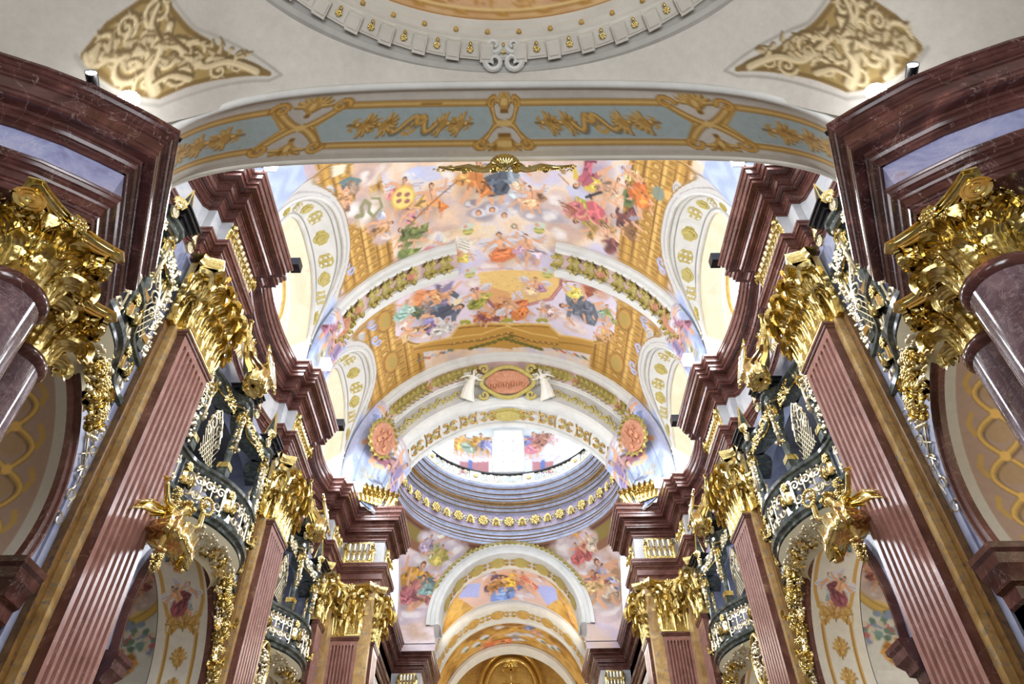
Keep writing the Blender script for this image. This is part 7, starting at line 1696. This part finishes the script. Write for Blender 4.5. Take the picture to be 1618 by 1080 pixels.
q = root('cable_tray', (-4.9, 5.0, 9.02), 'thin black strip lying on the left loft cornice near its corner', 'cable tray'); mb = MB(); mb.box((-.35, -.03, 0), (.35, .03, .04), Matrix.Translation((-4.72, 4.85, 9.02)) @ Matrix.Rotation(.8, 4, 'Z')); mb.build('strip', 'black_metal', q); MIRROR.append(q)
# floodlights on the nave cornice
def flood(loc, label, on=True):
    q = root('floodlight', loc, label, 'floodlight', 'lit floodlights on the main cornice' if on else 'black floodlights on the main cornice'); x, y, z = loc
    mb = MB(); mb.box((x-.16, y-.18, z), (x+.16, y+.18, z+.34)); mb.build('housing', 'black_metal', q)
    if on: mb = MB(); mb.box((x-.14, y-.2, z-.01), (x+.19, y+.15, z+.31)); mb.build('lens', 'lamp_light', q)
    mb = MB(); mb.box((x-.22, y-.04, z-.02), (x-.16, y+.04, z+.2)); mb.build('bracket', 'black_metal', q); MIRROR.append(q)
flood((-6.72, 11.0, 18.03), 'lit white floodlight on the near end of the left main cornice, under the painted arch'); flood((-6.72, 19.45, 18.03), 'lit white floodlight at the start of the second cornice block on the left'); flood((-6.78, 27.5, 18.03), 'lit white floodlight on the left main cornice just before the crossing pier')
flood((-6.80, 14.75, 18.03), 'small black floodlight at the far end of the first cornice block on the left', False); flood((-6.80, 23.05, 18.03), 'small black floodlight at the far end of the second cornice block on the left', False); flood((-5.9, 29.0, 18.03), 'small black floodlight on top of the left crossing pier cornice', False)
# gilded vases and leaves on the crossing cornice
q = root('gilded_foliage', (-6.6, 28.4, 18.03), 'gilded leaf scrolls standing on the cornice at the left crossing pier', 'ornament')
for k in range(9): inst(T['leaf_gold'], q, frame((-6.9+.16*k, 28.2+.1*k, 18.0), (.3, -1, 0), ((k-4)*.12, 0, 1), sx=.4, sy=.5, sz=.75))
MIRROR.append(q)
# high altar niche and cross at the far end
q = root('altar_niche', (0, 59.9, 8), 'gilded arched niche of the high altar at the far end of the choir', 'altar')
mb = MB(); n = 30
for rr, d in ((2.5, .0), (2.05, .25)):
    mb.tube([(-rr*math.cos(PI*i/n), 59.6-d, 19.6+rr*1.5*math.sin(PI*i/n)**.8) for i in range(n+1)], .2, 8)
    for e in (-1, 1): mb.tube([(e*rr, 59.6-d, 19.6), (e*rr, 59.6-d, 8)], .2, 8)
mb.build('arch_moulding', 'gold', q, 60)
mb = MB(); mb.add([(-2.4*math.cos(PI*i/n), 59.9, 19.6+3.5*math.sin(PI*i/n)) for i in range(n+1)]+[(2.4, 59.9, 8), (-2.4, 59.9, 8)], [tuple(range(n+3))]); mb.build('back_panel', 'ochre', q)
mb = MB(); mb.add([(-1.3*math.cos(PI*i/n), 59.8, 19.2+1.2*math.sin(PI*i/n)) for i in range(n+1)]+[(1.3, 59.8, 8), (-1.3, 59.8, 8)], [tuple(range(n+3))]); mb.build('recess_shade', 'dark_stone', q)  # flat dark sheet; the shade of the recess is put into its colour
inst(T['shell_gold'], q, frame((0, 59.6, 22.1), (0, -1, 0), (0, 0, 1), sx=1.3, sy=.6, sz=.9))
q = root('altar_cross', (0, 58.8, 14.5), 'gilded cross standing above the high altar', 'cross'); p = at_y(806, 1058, 58.8); zc = p.z
mb = MB(); mb.box((-.07, 58.75, zc-2.6), (.07, 58.85, zc+.6)); mb.box((-.6, 58.75, zc-.06), (.6, 58.85, zc+.06))
for x, z in ((-.6, 0), (.6, 0), (0, .6)): mb.ball((x, 58.8, zc+z), .14, 8)
mb.build('cross_arms', 'bright_gold', q); mb = MB()
for k in range(7): mb.ball((-.6+.2*k, 58.8, zc-1.0-.1*abs(k-3)), .14, 8); mb.tube([(-.6+.2*k, 58.8, zc-2.0), (-.6+.2*k, 58.8, zc-1.0)], .06, 6)
mb.build('crown', 'bright_gold', q, 180)
# ================================================================ right hand twins of everything on the left
_mm = {}
def mmesh(me):
    if me.name not in _mm:
        m = me.copy(); n = len(m.vertices); a = np.empty(n*3, np.float32); m.vertices.foreach_get('co', a); a[0::3] *= -1; m.vertices.foreach_set('co', a); m.flip_normals(); m.update(); _mm[me.name] = m
    return _mm[me.name]
FX = Matrix.Diagonal((-1, 1, 1, 1))
kids = {}
for o in bpy.data.objects:
    if o.parent is not None: kids.setdefault(o.parent.name, []).append(o)
def twin(o, parent=None):
    c = o.copy()
    if o.data is not None: c.data = mmesh(o.data)
    C.objects.link(c); c.parent = parent
    c.matrix_basis = FX @ o.matrix_basis @ FX
    if 'label' in c: c['label'] = c['label'].replace('left', 'right').replace('@L', '').replace('  ', ' ')
    if 'group' in c: c['group'] = c['group'].replace('left', 'right')
    if parent is None: c.name = o.name.replace('_left', '_right')
    for k in kids.get(o.name, []): twin(k, c)
    return c
for o in MIRROR: twin(o)
